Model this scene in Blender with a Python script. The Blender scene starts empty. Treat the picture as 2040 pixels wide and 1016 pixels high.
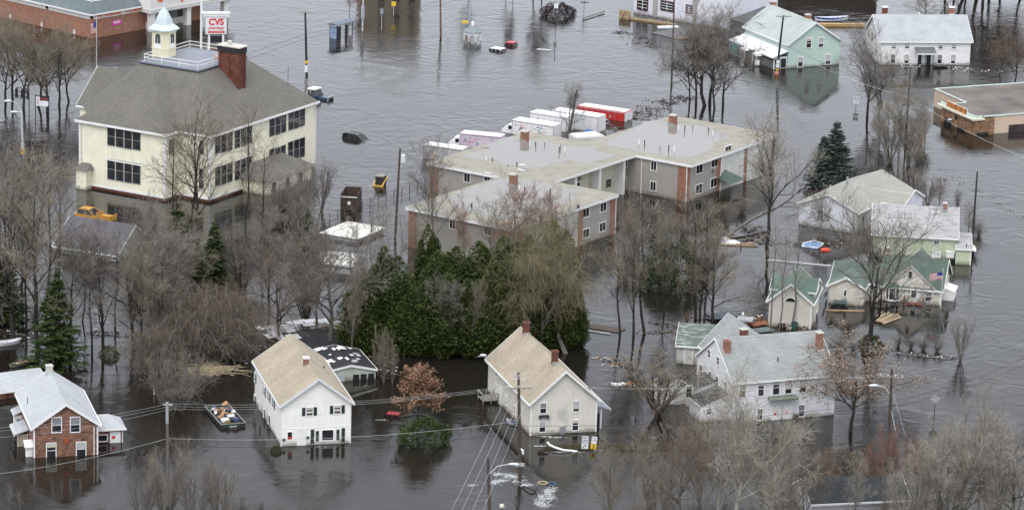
import bpy, math, random
import numpy as np
from mathutils import Vector, Matrix
RNG = random.Random(7)
SC = bpy.context.scene
COL = SC.collection

# ---------------------------------------------------------------- camera
F = 7500.0; TH = math.radians(15.1); RO = math.radians(1.6); CAMH = 135.0
cT, sT, cR, sR = math.cos(TH), math.sin(TH), math.cos(RO), math.sin(RO)
cam_d = bpy.data.cameras.new('camera'); cam = bpy.data.objects.new('camera', cam_d); COL.objects.link(cam)
cam_d.sensor_width = 36.0; cam_d.lens = 36.0 * F / 2040.0; cam_d.clip_start = 1.0; cam_d.clip_end = 20000.0
_f = Vector((0, cT, -sT)); _u = Vector((0, sT, cT)); _r = Vector((1, 0, 0))
_R = _r * cR + _u * sR; _U = -_r * sR + _u * cR
cam.matrix_world = Matrix(((_R.x, _U.x, -_f.x, 0), (_R.y, _U.y, -_f.y, 0), (_R.z, _U.z, -_f.z, CAMH), (0, 0, 0, 1)))
SC.camera = cam
SC.view_settings.view_transform = 'Standard'; SC.view_settings.look = 'None'
SC.view_settings.exposure = 0.38; SC.view_settings.gamma = 1.0

def ray(px, py):
    a, b = px - 1020, 508 - py
    a, b = a * cR - b * sR, a * sR + b * cR
    return Vector((a, F * cT + b * sT, -F * sT + b * cT))
def W(px, py, z=0.0):
    r = ray(px, py); t = (z - CAMH) / r.z
    return Vector((r.x * t, r.y * t, z))
def proj(p):
    x, y, z = p[0], p[1], p[2] - CAMH
    d = y * cT - z * sT; u = y * sT + z * cT
    X, U = F * x / d, F * u / d
    return 1020 + X * cR + U * sR, 508 - (-X * sR + U * cR)
def Zat(p, py):
    lo, hi = -30.0, 80.0
    for _ in range(40):
        m = (lo + hi) / 2
        if proj((p[0], p[1], m))[1] > py: lo = m
        else: hi = m
    return lo

# ---------------------------------------------------------------- world and sun (overcast)
SUN_EL, SUN_AZ = math.radians(52), math.radians(200)
world = bpy.data.worlds.new('World'); SC.world = world; world.use_nodes = True
nt = world.node_tree; nt.nodes.clear()
out = nt.nodes.new('ShaderNodeOutputWorld'); bg = nt.nodes.new('ShaderNodeBackground')
sky = nt.nodes.new('ShaderNodeTexSky'); sky.sky_type = 'NISHITA'; sky.sun_disc = False
sky.sun_elevation = SUN_EL; sky.sun_rotation = SUN_AZ; sky.air_density = 1.0; sky.dust_density = 3.0
tc = nt.nodes.new('ShaderNodeTexCoord'); sep = nt.nodes.new('ShaderNodeSeparateXYZ')
nt.links.new(tc.outputs['Generated'], sep.inputs[0])
rmp = nt.nodes.new('ShaderNodeValToRGB')            # overcast sky: low band brightened to lift the water, dimmer midway, bright overhead
rmp.color_ramp.elements[0].position = 0.0; rmp.color_ramp.elements[0].color = (14.0, 14.5, 15.9, 1); _e = rmp.color_ramp.elements.new(.33); _e.color = (6.4, 6.75, 7.6, 1)
rmp.color_ramp.elements[2].position = 1.0; rmp.color_ramp.elements[2].color = (14.5, 14.7, 15.0, 1)
nt.links.new(sep.outputs['Z'], rmp.inputs[0])
cl = nt.nodes.new('ShaderNodeTexNoise'); cl.inputs['Scale'].default_value = 2.6; cl.inputs['Detail'].default_value = 5
mp = nt.nodes.new('ShaderNodeMapping'); mp.inputs['Scale'].default_value = (1, 1, 3.5)
nt.links.new(tc.outputs['Generated'], mp.inputs[0]); nt.links.new(mp.outputs[0], cl.inputs['Vector'])
mr = nt.nodes.new('ShaderNodeMapRange'); mr.inputs[1].default_value = .3; mr.inputs[2].default_value = .7
mr.inputs[3].default_value = .78; mr.inputs[4].default_value = 1.22
nt.links.new(cl.outputs['Fac'], mr.inputs[0])
mul = nt.nodes.new('ShaderNodeVectorMath'); mul.operation = 'SCALE'
nt.links.new(rmp.outputs[0], mul.inputs[0]); nt.links.new(mr.outputs[0], mul.inputs['Scale'])
hs = nt.nodes.new('ShaderNodeHueSaturation'); hs.inputs['Saturation'].default_value = .45
nt.links.new(sky.outputs[0], hs.inputs['Color'])
mix = nt.nodes.new('ShaderNodeMix'); mix.data_type = 'RGBA'; mix.inputs[0].default_value = .86
nt.links.new(hs.outputs[0], mix.inputs[6]); nt.links.new(mul.outputs[0], mix.inputs[7])
nt.links.new(mix.outputs[2], bg.inputs['Color']); bg.inputs['Strength'].default_value = 0.125
nt.links.new(bg.outputs[0], out.inputs[0])
sl = bpy.data.lights.new('sun', 'SUN'); sl.energy = 0.9; sl.angle = math.radians(25); sl.color = (1, .97, .93)
sun = bpy.data.objects.new('sun', sl); COL.objects.link(sun)
sun.rotation_euler = Vector((math.sin(SUN_AZ) * math.cos(SUN_EL), math.cos(SUN_AZ) * math.cos(SUN_EL), math.sin(SUN_EL))).to_track_quat('Z', 'Y').to_euler()

# ---------------------------------------------------------------- materials
MATS = {}
def _new(name):
    m = bpy.data.materials.new(name); m.use_nodes = True; t = m.node_tree; t.nodes.clear()
    o = t.nodes.new('ShaderNodeOutputMaterial'); p = t.nodes.new('ShaderNodeBsdfPrincipled'); t.links.new(p.outputs[0], o.inputs[0])
    return m, t, p
def N(t, kind, **kw):
    n = t.nodes.new(kind)
    for k, v in kw.items():
        if k.startswith('i_'): n.inputs[k[2:].replace('_', ' ')].default_value = v
        else: setattr(n, k, v)
    return n
def c4(c): return (c[0], c[1], c[2], 1)
def mul3(c, k): return tuple(min(1, x * k) for x in c[:3])
def varied(t, vec, color_socket_or_rgb, amt, scale, detail=4):
    """multiply a colour with low noise"""
    n = N(t, 'ShaderNodeTexNoise'); n.inputs['Scale'].default_value = scale; n.inputs['Detail'].default_value = detail
    if vec: t.links.new(vec, n.inputs['Vector'])
    r = N(t, 'ShaderNodeMapRange'); r.inputs[1].default_value = .3; r.inputs[2].default_value = .7
    r.inputs[3].default_value = 1 - amt; r.inputs[4].default_value = 1 + amt
    t.links.new(n.outputs['Fac'], r.inputs[0])
    v = N(t, 'ShaderNodeVectorMath', operation='SCALE')
    if isinstance(color_socket_or_rgb, tuple): v.inputs[0].default_value = color_socket_or_rgb[:3]
    else: t.links.new(color_socket_or_rgb, v.inputs[0])
    t.links.new(r.outputs[0], v.inputs['Scale'])
    return v.outputs[0]
def mat(key, col=(.5, .5, .5), rough=.75, amt=.12, scale=1.5, metal=0.0, spec=.4, fine=.08):
    if key in MATS: return MATS[key]
    m, t, p = _new(key); tcn = N(t, 'ShaderNodeTexCoord')
    s = varied(t, tcn.outputs['Object'], tuple(col), amt, scale)
    if fine: s = varied(t, tcn.outputs['Object'], s, fine, scale * 9)
    t.links.new(s, p.inputs['Base Color']); p.inputs['Roughness'].default_value = rough
    p.inputs['Metallic'].default_value = metal; p.inputs['Specular IOR Level'].default_value = spec
    MATS[key] = m; return m
def _xy_z(t, k=1.0):
    """(x+y, z) coordinates for walls that run along local x or y"""
    tcn = N(t, 'ShaderNodeTexCoord'); s = N(t, 'ShaderNodeSeparateXYZ'); t.links.new(tcn.outputs['Object'], s.inputs[0])
    a = N(t, 'ShaderNodeMath', operation='ADD'); t.links.new(s.outputs[0], a.inputs[0]); t.links.new(s.outputs[1], a.inputs[1])
    c = N(t, 'ShaderNodeCombineXYZ'); t.links.new(a.outputs[0], c.inputs[0]); t.links.new(s.outputs[2], c.inputs[1])
    return tcn, s, c.outputs[0]
def siding(key, col, pitch=.2, dirt=.07, wear=0.0):
    if key in MATS: return MATS[key]
    m, t, p = _new(key); tcn, s, v = _xy_z(t)
    d = N(t, 'ShaderNodeMath', operation='DIVIDE'); t.links.new(s.outputs[2], d.inputs[0]); d.inputs[1].default_value = pitch
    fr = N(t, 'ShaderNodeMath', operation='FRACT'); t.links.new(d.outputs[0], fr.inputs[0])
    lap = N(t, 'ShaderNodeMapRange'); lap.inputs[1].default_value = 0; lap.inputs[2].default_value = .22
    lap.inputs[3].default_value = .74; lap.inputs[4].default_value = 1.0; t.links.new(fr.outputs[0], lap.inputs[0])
    c = varied(t, tcn.outputs['Object'], tuple(col), dirt, .6)
    mp_ = N(t, 'ShaderNodeMapping'); mp_.inputs['Scale'].default_value = (1.5, 1.5, .25); t.links.new(tcn.outputs['Object'], mp_.inputs[0])
    c = varied(t, mp_.outputs[0], c, dirt * .8, 2.0)
    if wear:
        n = N(t, 'ShaderNodeTexNoise'); n.inputs['Scale'].default_value = 1.3; n.inputs['Detail'].default_value = 8; n.inputs['Roughness'].default_value = .7
        t.links.new(tcn.outputs['Object'], n.inputs['Vector'])
        r = N(t, 'ShaderNodeMapRange'); r.inputs[1].default_value = .52; r.inputs[2].default_value = .7; r.inputs[3].default_value = 0; r.inputs[4].default_value = wear
        t.links.new(n.outputs['Fac'], r.inputs[0])
        mx = N(t, 'ShaderNodeMix', data_type='RGBA'); t.links.new(r.outputs[0], mx.inputs[0]); t.links.new(c, mx.inputs[6]); mx.inputs[7].default_value = (.16, .145, .12, 1)
        c = mx.outputs[2]
    wn = N(t, 'ShaderNodeTexNoise'); wn.inputs['Scale'].default_value = 1.2; wn.inputs['Detail'].default_value = 5; t.links.new(tcn.outputs['Object'], wn.inputs['Vector'])
    wa = N(t, 'ShaderNodeMath', operation='MULTIPLY_ADD'); t.links.new(wn.outputs['Fac'], wa.inputs[0]); wa.inputs[1].default_value = -.9; t.links.new(s.outputs[2], wa.inputs[2])
    wr = N(t, 'ShaderNodeMapRange'); wr.inputs[1].default_value = -.35; wr.inputs[2].default_value = .12; wr.inputs[3].default_value = .75; wr.inputs[4].default_value = 0; t.links.new(wa.outputs[0], wr.inputs[0])
    wm = N(t, 'ShaderNodeMix', data_type='RGBA'); t.links.new(wr.outputs[0], wm.inputs[0]); t.links.new(c, wm.inputs[6]); wm.inputs[7].default_value = (.17, .14, .1, 1); c = wm.outputs[2]
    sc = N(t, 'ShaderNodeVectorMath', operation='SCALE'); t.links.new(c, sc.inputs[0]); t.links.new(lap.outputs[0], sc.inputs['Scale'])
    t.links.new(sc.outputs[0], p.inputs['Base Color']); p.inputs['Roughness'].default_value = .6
    b = N(t, 'ShaderNodeBump'); b.inputs['Strength'].default_value = .6; b.inputs['Distance'].default_value = .03
    t.links.new(fr.outputs[0], b.inputs['Height']); b.invert = True; t.links.new(b.outputs[0], p.inputs['Normal'])
    MATS[key] = m; return m
def bricky(key, c1, c2, mortar, w, h, gap, rough=.85, amt=.2, along=None, zk=1.0, bump=.02, bias=0.0, patch=None):
    """courses of bricks or shingles; along = 'x', 'y' or None (walls)"""
    if key in MATS: return MATS[key]
    m, t, p = _new(key)
    tcn, s, v = _xy_z(t)
    if along:
        c = N(t, 'ShaderNodeCombineXYZ'); zz = N(t, 'ShaderNodeMath', operation='MULTIPLY'); zz.inputs[1].default_value = zk
        t.links.new(s.outputs[0 if along == 'x' else 1], c.inputs[0]); t.links.new(s.outputs[2], zz.inputs[0]); t.links.new(zz.outputs[0], c.inputs[1]); v = c.outputs[0]
    bt = N(t, 'ShaderNodeTexBrick'); bt.inputs['Scale'].default_value = 1.0
    bt.inputs['Color1'].default_value = c4(c1); bt.inputs['Color2'].default_value = c4(c2); bt.inputs['Mortar'].default_value = c4(mortar)
    bt.inputs['Mortar Size'].default_value = gap; bt.inputs['Mortar Smooth'].default_value = .3; bt.inputs['Bias'].default_value = bias
    bt.inputs['Brick Width'].default_value = w; bt.inputs['Row Height'].default_value = h; bt.offset = .5; bt.offset_frequency = 2
    t.links.new(v, bt.inputs['Vector'])
    c = varied(t, tcn.outputs['Object'], bt.outputs['Color'], amt, 1.1, 6)
    c = varied(t, tcn.outputs['Object'], c, amt * .5, .18, 3)
    if patch:
        n = N(t, 'ShaderNodeTexNoise'); n.inputs['Scale'].default_value = 1.4; n.inputs['Detail'].default_value = 5
        mpp = N(t, 'ShaderNodeMapping'); mpp.inputs['Scale'].default_value = (.7, .7, 2.2); t.links.new(tcn.outputs['Object'], mpp.inputs[0]); t.links.new(mpp.outputs[0], n.inputs['Vector'])
        r = N(t, 'ShaderNodeMapRange'); r.inputs[1].default_value = .55; r.inputs[2].default_value = .62; t.links.new(n.outputs['Fac'], r.inputs[0])
        mx = N(t, 'ShaderNodeMix', data_type='RGBA'); t.links.new(r.outputs[0], mx.inputs[0]); t.links.new(c, mx.inputs[6]); mx.inputs[7].default_value = c4(patch); c = mx.outputs[2]
    t.links.new(c, p.inputs['Base Color']); p.inputs['Roughness'].default_value = rough; p.inputs['Specular IOR Level'].default_value = .25
    b = N(t, 'ShaderNodeBump'); b.inputs['Strength'].default_value = .5; b.inputs['Distance'].default_value = bump; b.invert = True
    t.links.new(bt.outputs['Fac'], b.inputs['Height']); t.links.new(b.outputs[0], p.inputs['Normal'])
    MATS[key] = m; return m
def shingle(key, c1, c2, along='x', pitch=.55, streak=2.2, amt=.1, patch=None):
    """asphalt shingles: random tabs in courses, slope angle sin ~ pitch"""
    if key in MATS: return MATS[key]
    m, t, p = _new(key); tcn = N(t, 'ShaderNodeTexCoord'); s = N(t, 'ShaderNodeSeparateXYZ'); t.links.new(tcn.outputs['Object'], s.inputs[0])
    c = N(t, 'ShaderNodeCombineXYZ')
    if along == 'iso':
        a = N(t, 'ShaderNodeMath', operation='ADD'); t.links.new(s.outputs[0], a.inputs[0]); t.links.new(s.outputs[1], a.inputs[1]); t.links.new(a.outputs[0], c.inputs[0])
    else: t.links.new(s.outputs[0 if along == 'x' else 1], c.inputs[0])
    zz = N(t, 'ShaderNodeMath', operation='DIVIDE'); zz.inputs[1].default_value = pitch; t.links.new(s.outputs[2], zz.inputs[0]); t.links.new(zz.outputs[0], c.inputs[1])
    mids = tuple((a_ + b_) / 2 for a_, b_ in zip(c1, c2))
    bt = N(t, 'ShaderNodeTexBrick'); bt.inputs['Scale'].default_value = 1; bt.inputs['Color1'].default_value = c4(c1); bt.inputs['Color2'].default_value = c4(c2)
    bt.inputs['Mortar'].default_value = c4(mul3(mids, .55)); bt.inputs['Mortar Size'].default_value = .02; bt.inputs['Brick Width'].default_value = .18 * streak
    bt.inputs['Row Height'].default_value = .16; t.links.new(c.outputs[0], bt.inputs['Vector'])
    n = N(t, 'ShaderNodeTexNoise'); n.inputs['Scale'].default_value = 1; n.inputs['Detail'].default_value = 6; n.inputs['Roughness'].default_value = .75
    mpp = N(t, 'ShaderNodeMapping'); mpp.inputs['Scale'].default_value = (2.6 / streak, 6.0, 1); t.links.new(c.outputs[0], mpp.inputs[0]); t.links.new(mpp.outputs[0], n.inputs['Vector'])
    r = N(t, 'ShaderNodeMapRange'); r.inputs[1].default_value = .35; r.inputs[2].default_value = .65; t.links.new(n.outputs['Fac'], r.inputs[0])
    mx = N(t, 'ShaderNodeMix', data_type='RGBA'); t.links.new(r.outputs[0], mx.inputs[0]); mx.inputs[6].default_value = c4(mul3(c1, .9)); mx.inputs[7].default_value = c4(mul3(c2, 1.08))
    m2 = N(t, 'ShaderNodeMix', data_type='RGBA'); m2.inputs[0].default_value = .55; t.links.new(bt.outputs['Color'], m2.inputs[6]); t.links.new(mx.outputs[2], m2.inputs[7])
    cc = varied(t, tcn.outputs['Object'], m2.outputs[2], amt, .35, 5)
    if patch:
        n2 = N(t, 'ShaderNodeTexNoise'); n2.inputs['Scale'].default_value = 1.0; n2.inputs['Detail'].default_value = 5
        mp3 = N(t, 'ShaderNodeMapping'); mp3.inputs['Scale'].default_value = (.6, 2.4, 1); t.links.new(c.outputs[0], mp3.inputs[0]); t.links.new(mp3.outputs[0], n2.inputs['Vector'])
        r2 = N(t, 'ShaderNodeMapRange'); r2.inputs[1].default_value = .53; r2.inputs[2].default_value = .58; t.links.new(n2.outputs['Fac'], r2.inputs[0])
        m3 = N(t, 'ShaderNodeMix', data_type='RGBA'); t.links.new(r2.outputs[0], m3.inputs[0]); t.links.new(cc, m3.inputs[6]); m3.inputs[7].default_value = c4(patch); cc = m3.outputs[2]
    t.links.new(cc, p.inputs['Base Color']); p.inputs['Roughness'].default_value = .9; p.inputs['Specular IOR Level'].default_value = .2
    b = N(t, 'ShaderNodeBump'); b.inputs['Strength'].default_value = .5; b.inputs['Distance'].default_value = .015; t.links.new(n.outputs['Fac'], b.inputs['Height']); t.links.new(b.outputs[0], p.inputs['Normal'])
    MATS[key] = m; return m
def glass(key='window_glass', col=(.018, .02, .024), rough=.08):
    if key in MATS: return MATS[key]
    m, t, p = _new(key); tcn = N(t, 'ShaderNodeTexCoord')
    s = varied(t, tcn.outputs['Object'], tuple(col), .6, 1.2, 3)
    t.links.new(s, p.inputs['Base Color']); p.inputs['Roughness'].default_value = rough; p.inputs['IOR'].default_value = 1.5
    MATS[key] = m; return m

# ---------------------------------------------------------------- mesh builder
def tag(o, label=None, cat=None, group=None, kind=None):
    if label: o['label'] = label
    if cat: o['category'] = cat
    if group: o['group'] = group
    if kind: o['kind'] = kind
    return o
def empty(name, loc, rz=0.0, label=None, cat=None, group=None):
    o = bpy.data.objects.new(name, None); COL.objects.link(o); o.empty_display_size = .5
    o.location = loc; o.rotation_euler = (0, 0, rz); tag(o, label, cat, group); return o
def link(name, me, parent=None, loc=(0, 0, 0), rz=0.0):
    o = bpy.data.objects.new(name, me); COL.objects.link(o)
    if parent is not None: o.parent = parent
    o.location = loc; o.rotation_euler = (0, 0, rz); return o
class MB:
    def __init__(s): s.v = []; s.f = []; s.m = []; s.sm = False
    def add(s, pts, faces, mi=0):
        k = len(s.v); s.v += [tuple(p) for p in pts]; s.f += [tuple(i + k for i in f) for f in faces]; s.m += [mi] * len(faces); return s
    def box(s, x0, y0, z0, x1, y1, z1, mi=0):
        if x0 > x1: x0, x1 = x1, x0
        if y0 > y1: y0, y1 = y1, y0
        return s.add([(x0, y0, z0), (x1, y0, z0), (x1, y1, z0), (x0, y1, z0), (x0, y0, z1), (x1, y0, z1), (x1, y1, z1), (x0, y1, z1)],
                     [(0, 3, 2, 1), (4, 5, 6, 7), (0, 1, 5, 4), (1, 2, 6, 5), (2, 3, 7, 6), (3, 0, 4, 7)], mi)
    def prism(s, poly, z0, z1, mi=0, top=None):
        n = len(poly); pts = [(x, y, z0) for x, y in poly] + [(x, y, z1) for x, y in poly]
        return s.add(pts, [tuple(range(n - 1, -1, -1)), tuple(range(n, 2 * n))] + [(i, (i + 1) % n, n + (i + 1) % n, n + i) for i in range(n)], mi)
    def extr(s, prof, a, b, axis='y', mi=0):
        """profile of (h, z) points swept along axis from a to b; h runs along the other axis"""
        n = len(prof)
        P = (lambda h, z, t: (h, t, z)) if axis == 'y' else (lambda h, z, t: (t, h, z))
        pts = [P(h, z, a) for h, z in prof] + [P(h, z, b) for h, z in prof]
        return s.add(pts, [tuple(range(n)), tuple(range(2 * n - 1, n - 1, -1))] + [(i, n + i, n + (i + 1) % n, (i + 1) % n) for i in range(n)], mi)
    def tube(s, pts, r, n=6, mi=0, cap=True):
        pts = [Vector(p) for p in pts]; rs = r if isinstance(r, (list, tuple)) else [r] * len(pts); k = len(s.v)
        for i, p in enumerate(pts):
            d = (pts[min(i + 1, len(pts) - 1)] - pts[max(i - 1, 0)]).normalized()
            a = d.orthogonal().normalized() if i == 0 else (a - d * a.dot(d)).normalized()
            b = d.cross(a)
            for j in range(n):
                t = 2 * math.pi * j / n; q = p + (a * math.cos(t) + b * math.sin(t)) * rs[i]; s.v.append(tuple(q))
        for i in range(len(pts) - 1):
            for j in range(n):
                s.f.append((k + i * n + j, k + i * n + (j + 1) % n, k + (i + 1) * n + (j + 1) % n, k + (i + 1) * n + j)); s.m.append(mi)
        if cap:
            s.f.append(tuple(k + j for j in range(n - 1, -1, -1))); s.m.append(mi)
            e = k + (len(pts) - 1) * n; s.f.append(tuple(e + j for j in range(n))); s.m.append(mi)
        return s
    def lathe(s, prof, n=8, c=(0, 0), ph=0.0, mi=0):
        k = len(s.v)
        for r, z in prof:
            for j in range(n):
                t = ph + 2 * math.pi * j / n; s.v.append((c[0] + r * math.cos(t), c[1] + r * math.sin(t), z))
        for i in range(len(prof) - 1):
            for j in range(n):
                s.f.append((k + i * n + j, k + i * n + (j + 1) % n, k + (i + 1) * n + (j + 1) % n, k + (i + 1) * n + j)); s.m.append(mi)
        s.f.append(tuple(k + j for j in range(n - 1, -1, -1))); s.m.append(mi)
        e = k + (len(prof) - 1) * n; s.f.append(tuple(e + j for j in range(n))); s.m.append(mi); return s
    def mesh(s, name, mats, smooth=False):
        me = bpy.data.meshes.new(name); me.from_pydata(s.v, [], s.f)
        for m in (mats if isinstance(mats, (list, tuple)) else [mats]): me.materials.append(m)
        me.polygons.foreach_set('material_index', s.m)
        if smooth: me.polygons.foreach_set('use_smooth', [True] * len(s.f))
        me.update(); return me
    def build(s, name, mats, parent=None, loc=(0, 0, 0), rz=0.0, smooth=False):
        return link(name, s.mesh(name, mats, smooth), parent, loc, rz)
def arr_mesh(name, V, Q, mats, mi=None, smooth=False):
    """fast mesh from numpy: V (n,3), Q (m,3 or 4)"""
    me = bpy.data.meshes.new(name); k = Q.shape[1]
    me.vertices.add(len(V)); me.vertices.foreach_set('co', np.ascontiguousarray(V, dtype=np.float32).ravel())
    me.loops.add(Q.size); me.loops.foreach_set('vertex_index', np.ascontiguousarray(Q, dtype=np.int32).ravel())
    me.polygons.add(len(Q)); me.polygons.foreach_set('loop_start', np.arange(0, Q.size, k, dtype=np.int32))
    for m in (mats if isinstance(mats, (list, tuple)) else [mats]): me.materials.append(m)
    if mi is not None: me.polygons.foreach_set('material_index', mi.astype(np.int32))
    if smooth: me.polygons.foreach_set('use_smooth', np.ones(len(Q), dtype=bool))
    me.update(calc_edges=True); return me
def text_mesh(name, txt, size, m, parent, loc, rot, extrude=.02, squeeze=1.0, bold=0.0, spacing=1.0):
    cu = bpy.data.curves.new(name, 'FONT'); cu.body = txt; cu.size = size; cu.extrude = extrude; cu.align_x = 'CENTER'; cu.align_y = 'CENTER'; cu.offset = bold; cu.space_character = spacing
    tmp = bpy.data.objects.new(name, cu); COL.objects.link(tmp); bpy.context.view_layer.update()
    me = bpy.data.meshes.new_from_object(tmp.evaluated_get(bpy.context.evaluated_depsgraph_get())); bpy.data.objects.remove(tmp)
    me.materials.clear(); me.materials.append(m); me.transform(Matrix.Diagonal((squeeze, 1, 1, 1)))
    o = bpy.data.objects.new(name, me); COL.objects.link(o); o.parent = parent; o.location = loc; o.rotation_euler = rot; return o

# shared plain materials
M_WHITE = mat('white_paint', (.78, .78, .76), .55, .06, .7)
M_TRIM = mat('trim_paint', (.8, .8, .79), .5, .05, .9)
M_GLASS = glass()
M_BLIND = mat('window_blind', (.42, .43, .42), .7, .12, 1.5)
M_BLIND2 = mat('cream_curtain', (.52, .48, .38), .8, .2, 4); M_BLIND3 = mat('grey_curtain', (.2, .21, .22), .8, .2, 4)
M_DARK = mat('dark_metal', (.03, .03, .035), .5, .2, 2)
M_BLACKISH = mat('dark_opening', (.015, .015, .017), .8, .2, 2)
M_SHUT = mat('dark_green_shutter', (.02, .035, .032), .6, .2, 3)
M_BRICK = bricky('red_brick', (.24, .085, .05), (.33, .13, .075), (.3, .25, .21), .24, .08, .012)
M_BRICKD = bricky('dark_red_brick', (.13, .04, .025), (.2, .07, .045), (.12, .08, .06), .24, .08, .012)
M_CAP = mat('chimney_cap_mortar', (.5, .48, .44), .85, .15, 3)
M_POLE = mat('weathered_pole_wood', (.07, .054, .045), .9, .25, 2)
M_GALV = mat('galvanised_metal', (.42, .44, .46), .45, .1, 2, metal=.6)
M_STEEL = mat('painted_light_steel', (.55, .57, .58), .5, .1, 2)
M_WOOD = mat('weathered_timber', (.34, .25, .15), .85, .25, 2)
M_GREYWOOD = mat('grey_timber', (.25, .24, .22), .9, .2, 2)
M_REDW = mat('red_stained_wood', (.17, .045, .028), .8, .2, 2)

# ---------------------------------------------------------------- flood water
def water_material():
    m, t, p = _new('flood_water'); g = N(t, 'ShaderNodeNewGeometry')
    p.inputs['IOR'].default_value = 1.333
    def noise(scale, sx, sy, detail=4, rough=.55, rot=0.0, dist=0.0):
        a = N(t, 'ShaderNodeMapping'); a.inputs['Scale'].default_value = (sx, sy, 1); a.inputs['Rotation'].default_value = (0, 0, rot); t.links.new(g.outputs['Position'], a.inputs[0])
        n = N(t, 'ShaderNodeTexNoise'); n.inputs['Scale'].default_value = scale; n.inputs['Detail'].default_value = detail; n.inputs['Roughness'].default_value = rough; n.inputs['Distortion'].default_value = dist
        t.links.new(a.outputs[0], n.inputs['Vector']); return n.outputs['Fac']
    n1 = noise(1.0, .55, 1.0, 5, .6, .25); n2 = noise(3.2, .7, 1.0, 3, .6, -.2); n3 = noise(.22, 1, 1, 3, .5, 0, 1.5)
    ca = noise(.02, .7, 1, 4, .6, .5, 1.4); cb = noise(.075, .6, 1, 3, .6, -.4, 1.8)
    cm_ = N(t, 'ShaderNodeMath', operation='MULTIPLY_ADD'); t.links.new(cb, cm_.inputs[0]); cm_.inputs[1].default_value = .55; cm_2 = N(t, 'ShaderNodeMath', operation='MULTIPLY'); t.links.new(ca, cm_2.inputs[0]); cm_2.inputs[1].default_value = .5; t.links.new(cm_2.outputs[0], cm_.inputs[2]); calm = cm_.outputs[0]
    cr_ = N(t, 'ShaderNodeMapRange'); cr_.inputs[1].default_value = .44; cr_.inputs[2].default_value = .6; cr_.inputs[3].default_value = .15; cr_.inputs[4].default_value = 1.35
    t.links.new(calm, cr_.inputs[0])
    def madd(a, k, b=None):
        q = N(t, 'ShaderNodeMath', operation='MULTIPLY_ADD'); t.links.new(a, q.inputs[0]); q.inputs[1].default_value = k
        if b is None: q.inputs[2].default_value = 0
        else: t.links.new(b, q.inputs[2])
        return q.outputs[0]
    h = madd(n3, 1.6, madd(n2, .18, madd(n1, .8)))
    b = N(t, 'ShaderNodeBump'); b.inputs['Distance'].default_value = .036
    t.links.new(cr_.outputs[0], b.inputs['Strength']); t.links.new(h, b.inputs['Height']); t.links.new(b.outputs[0], p.inputs['Normal'])
    mud = noise(.03, 1, 1, 4, .6, 0, .6)
    mx = N(t, 'ShaderNodeMix', data_type='RGBA'); t.links.new(mud, mx.inputs[0]); mx.inputs[6].default_value = (.009, .008, .007, 1); mx.inputs[7].default_value = (.02, .0165, .0125, 1)
    t.links.new(mx.outputs[2], p.inputs['Base Color'])
    rr = N(t, 'ShaderNodeMapRange'); rr.inputs[3].default_value = .02; rr.inputs[4].default_value = .07; t.links.new(cr_.outputs[0], rr.inputs[0]); t.links.new(rr.outputs[0], p.inputs['Roughness'])
    return m
M_WATER = water_material()
wb = MB(); wb.add([(-3000, -400, 0), (3000, -400, 0), (3000, 7000, 0), (-3000, 7000, 0)], [(0, 1, 2, 3)])
tag(wb.build('flood_water', M_WATER), kind='structure')

# ---------------------------------------------------------------- building tools
WCACHE = {}
def window_meshes(w, h, style, v=0):
    key = (round(w, 1), round(h, 1), style, v)
    if key in WCACHE: return WCACHE[key]
    w, h = key[0] if key[0] > .2 else w, key[1] if key[1] > .2 else h
    t = .1 if style != 'dark' else .05
    a = MB()
    a.box(-w / 2 - t, -.07, -h / 2 - t, -w / 2, .02, h / 2 + t); a.box(w / 2, -.07, -h / 2 - t, w / 2 + t, .02, h / 2 + t)
    a.box(-w / 2, -.07, h / 2, w / 2, .02, h / 2 + t); a.box(-w / 2, -.1, -h / 2 - t, w / 2, .02, -h / 2)
    if style in ('dh', 'dark', 'twin_blind', 'mut'): a.box(-w / 2, -.05, -.03, w / 2, -.005, .03)
    if style == 'slide': a.box(-.025, -.05, -h / 2, .025, -.005, h / 2)
    if style == 'mut': a.box(-.02, -.045, -h / 2, .02, -.006, h / 2)
    fm = M_TRIM
    if style == 'dark': fm = mat('grey_sash', (.32, .32, .3), .6, .1, 2)
    fr = a.mesh('window_frame', fm)
    g = MB(); g.box(-w / 2, -.03, -h / 2, w / 2, .015, h / 2); gm = g.mesh('pane', M_GLASS)
    bm = None
    if style in ('dh', 'twin_blind'):
        bb = MB(); bb.box(-w / 2 + .04, -.04, (.04, h * .22, -h * .2, .04)[v], w / 2 - .04, -.0305, h / 2 - .03)
        if style == 'twin_blind': bb.box(-w / 2 + .04, -.04, -h / 4, w / 2 - .04, -.0305, -.04)  # second blind over part of the lower sash
        bm = bb.mesh('blind', (M_BLIND, M_BLIND2, M_BLIND, M_BLIND3)[v])
    WCACHE[key] = (fr, gm, bm); return WCACHE[key]
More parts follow.
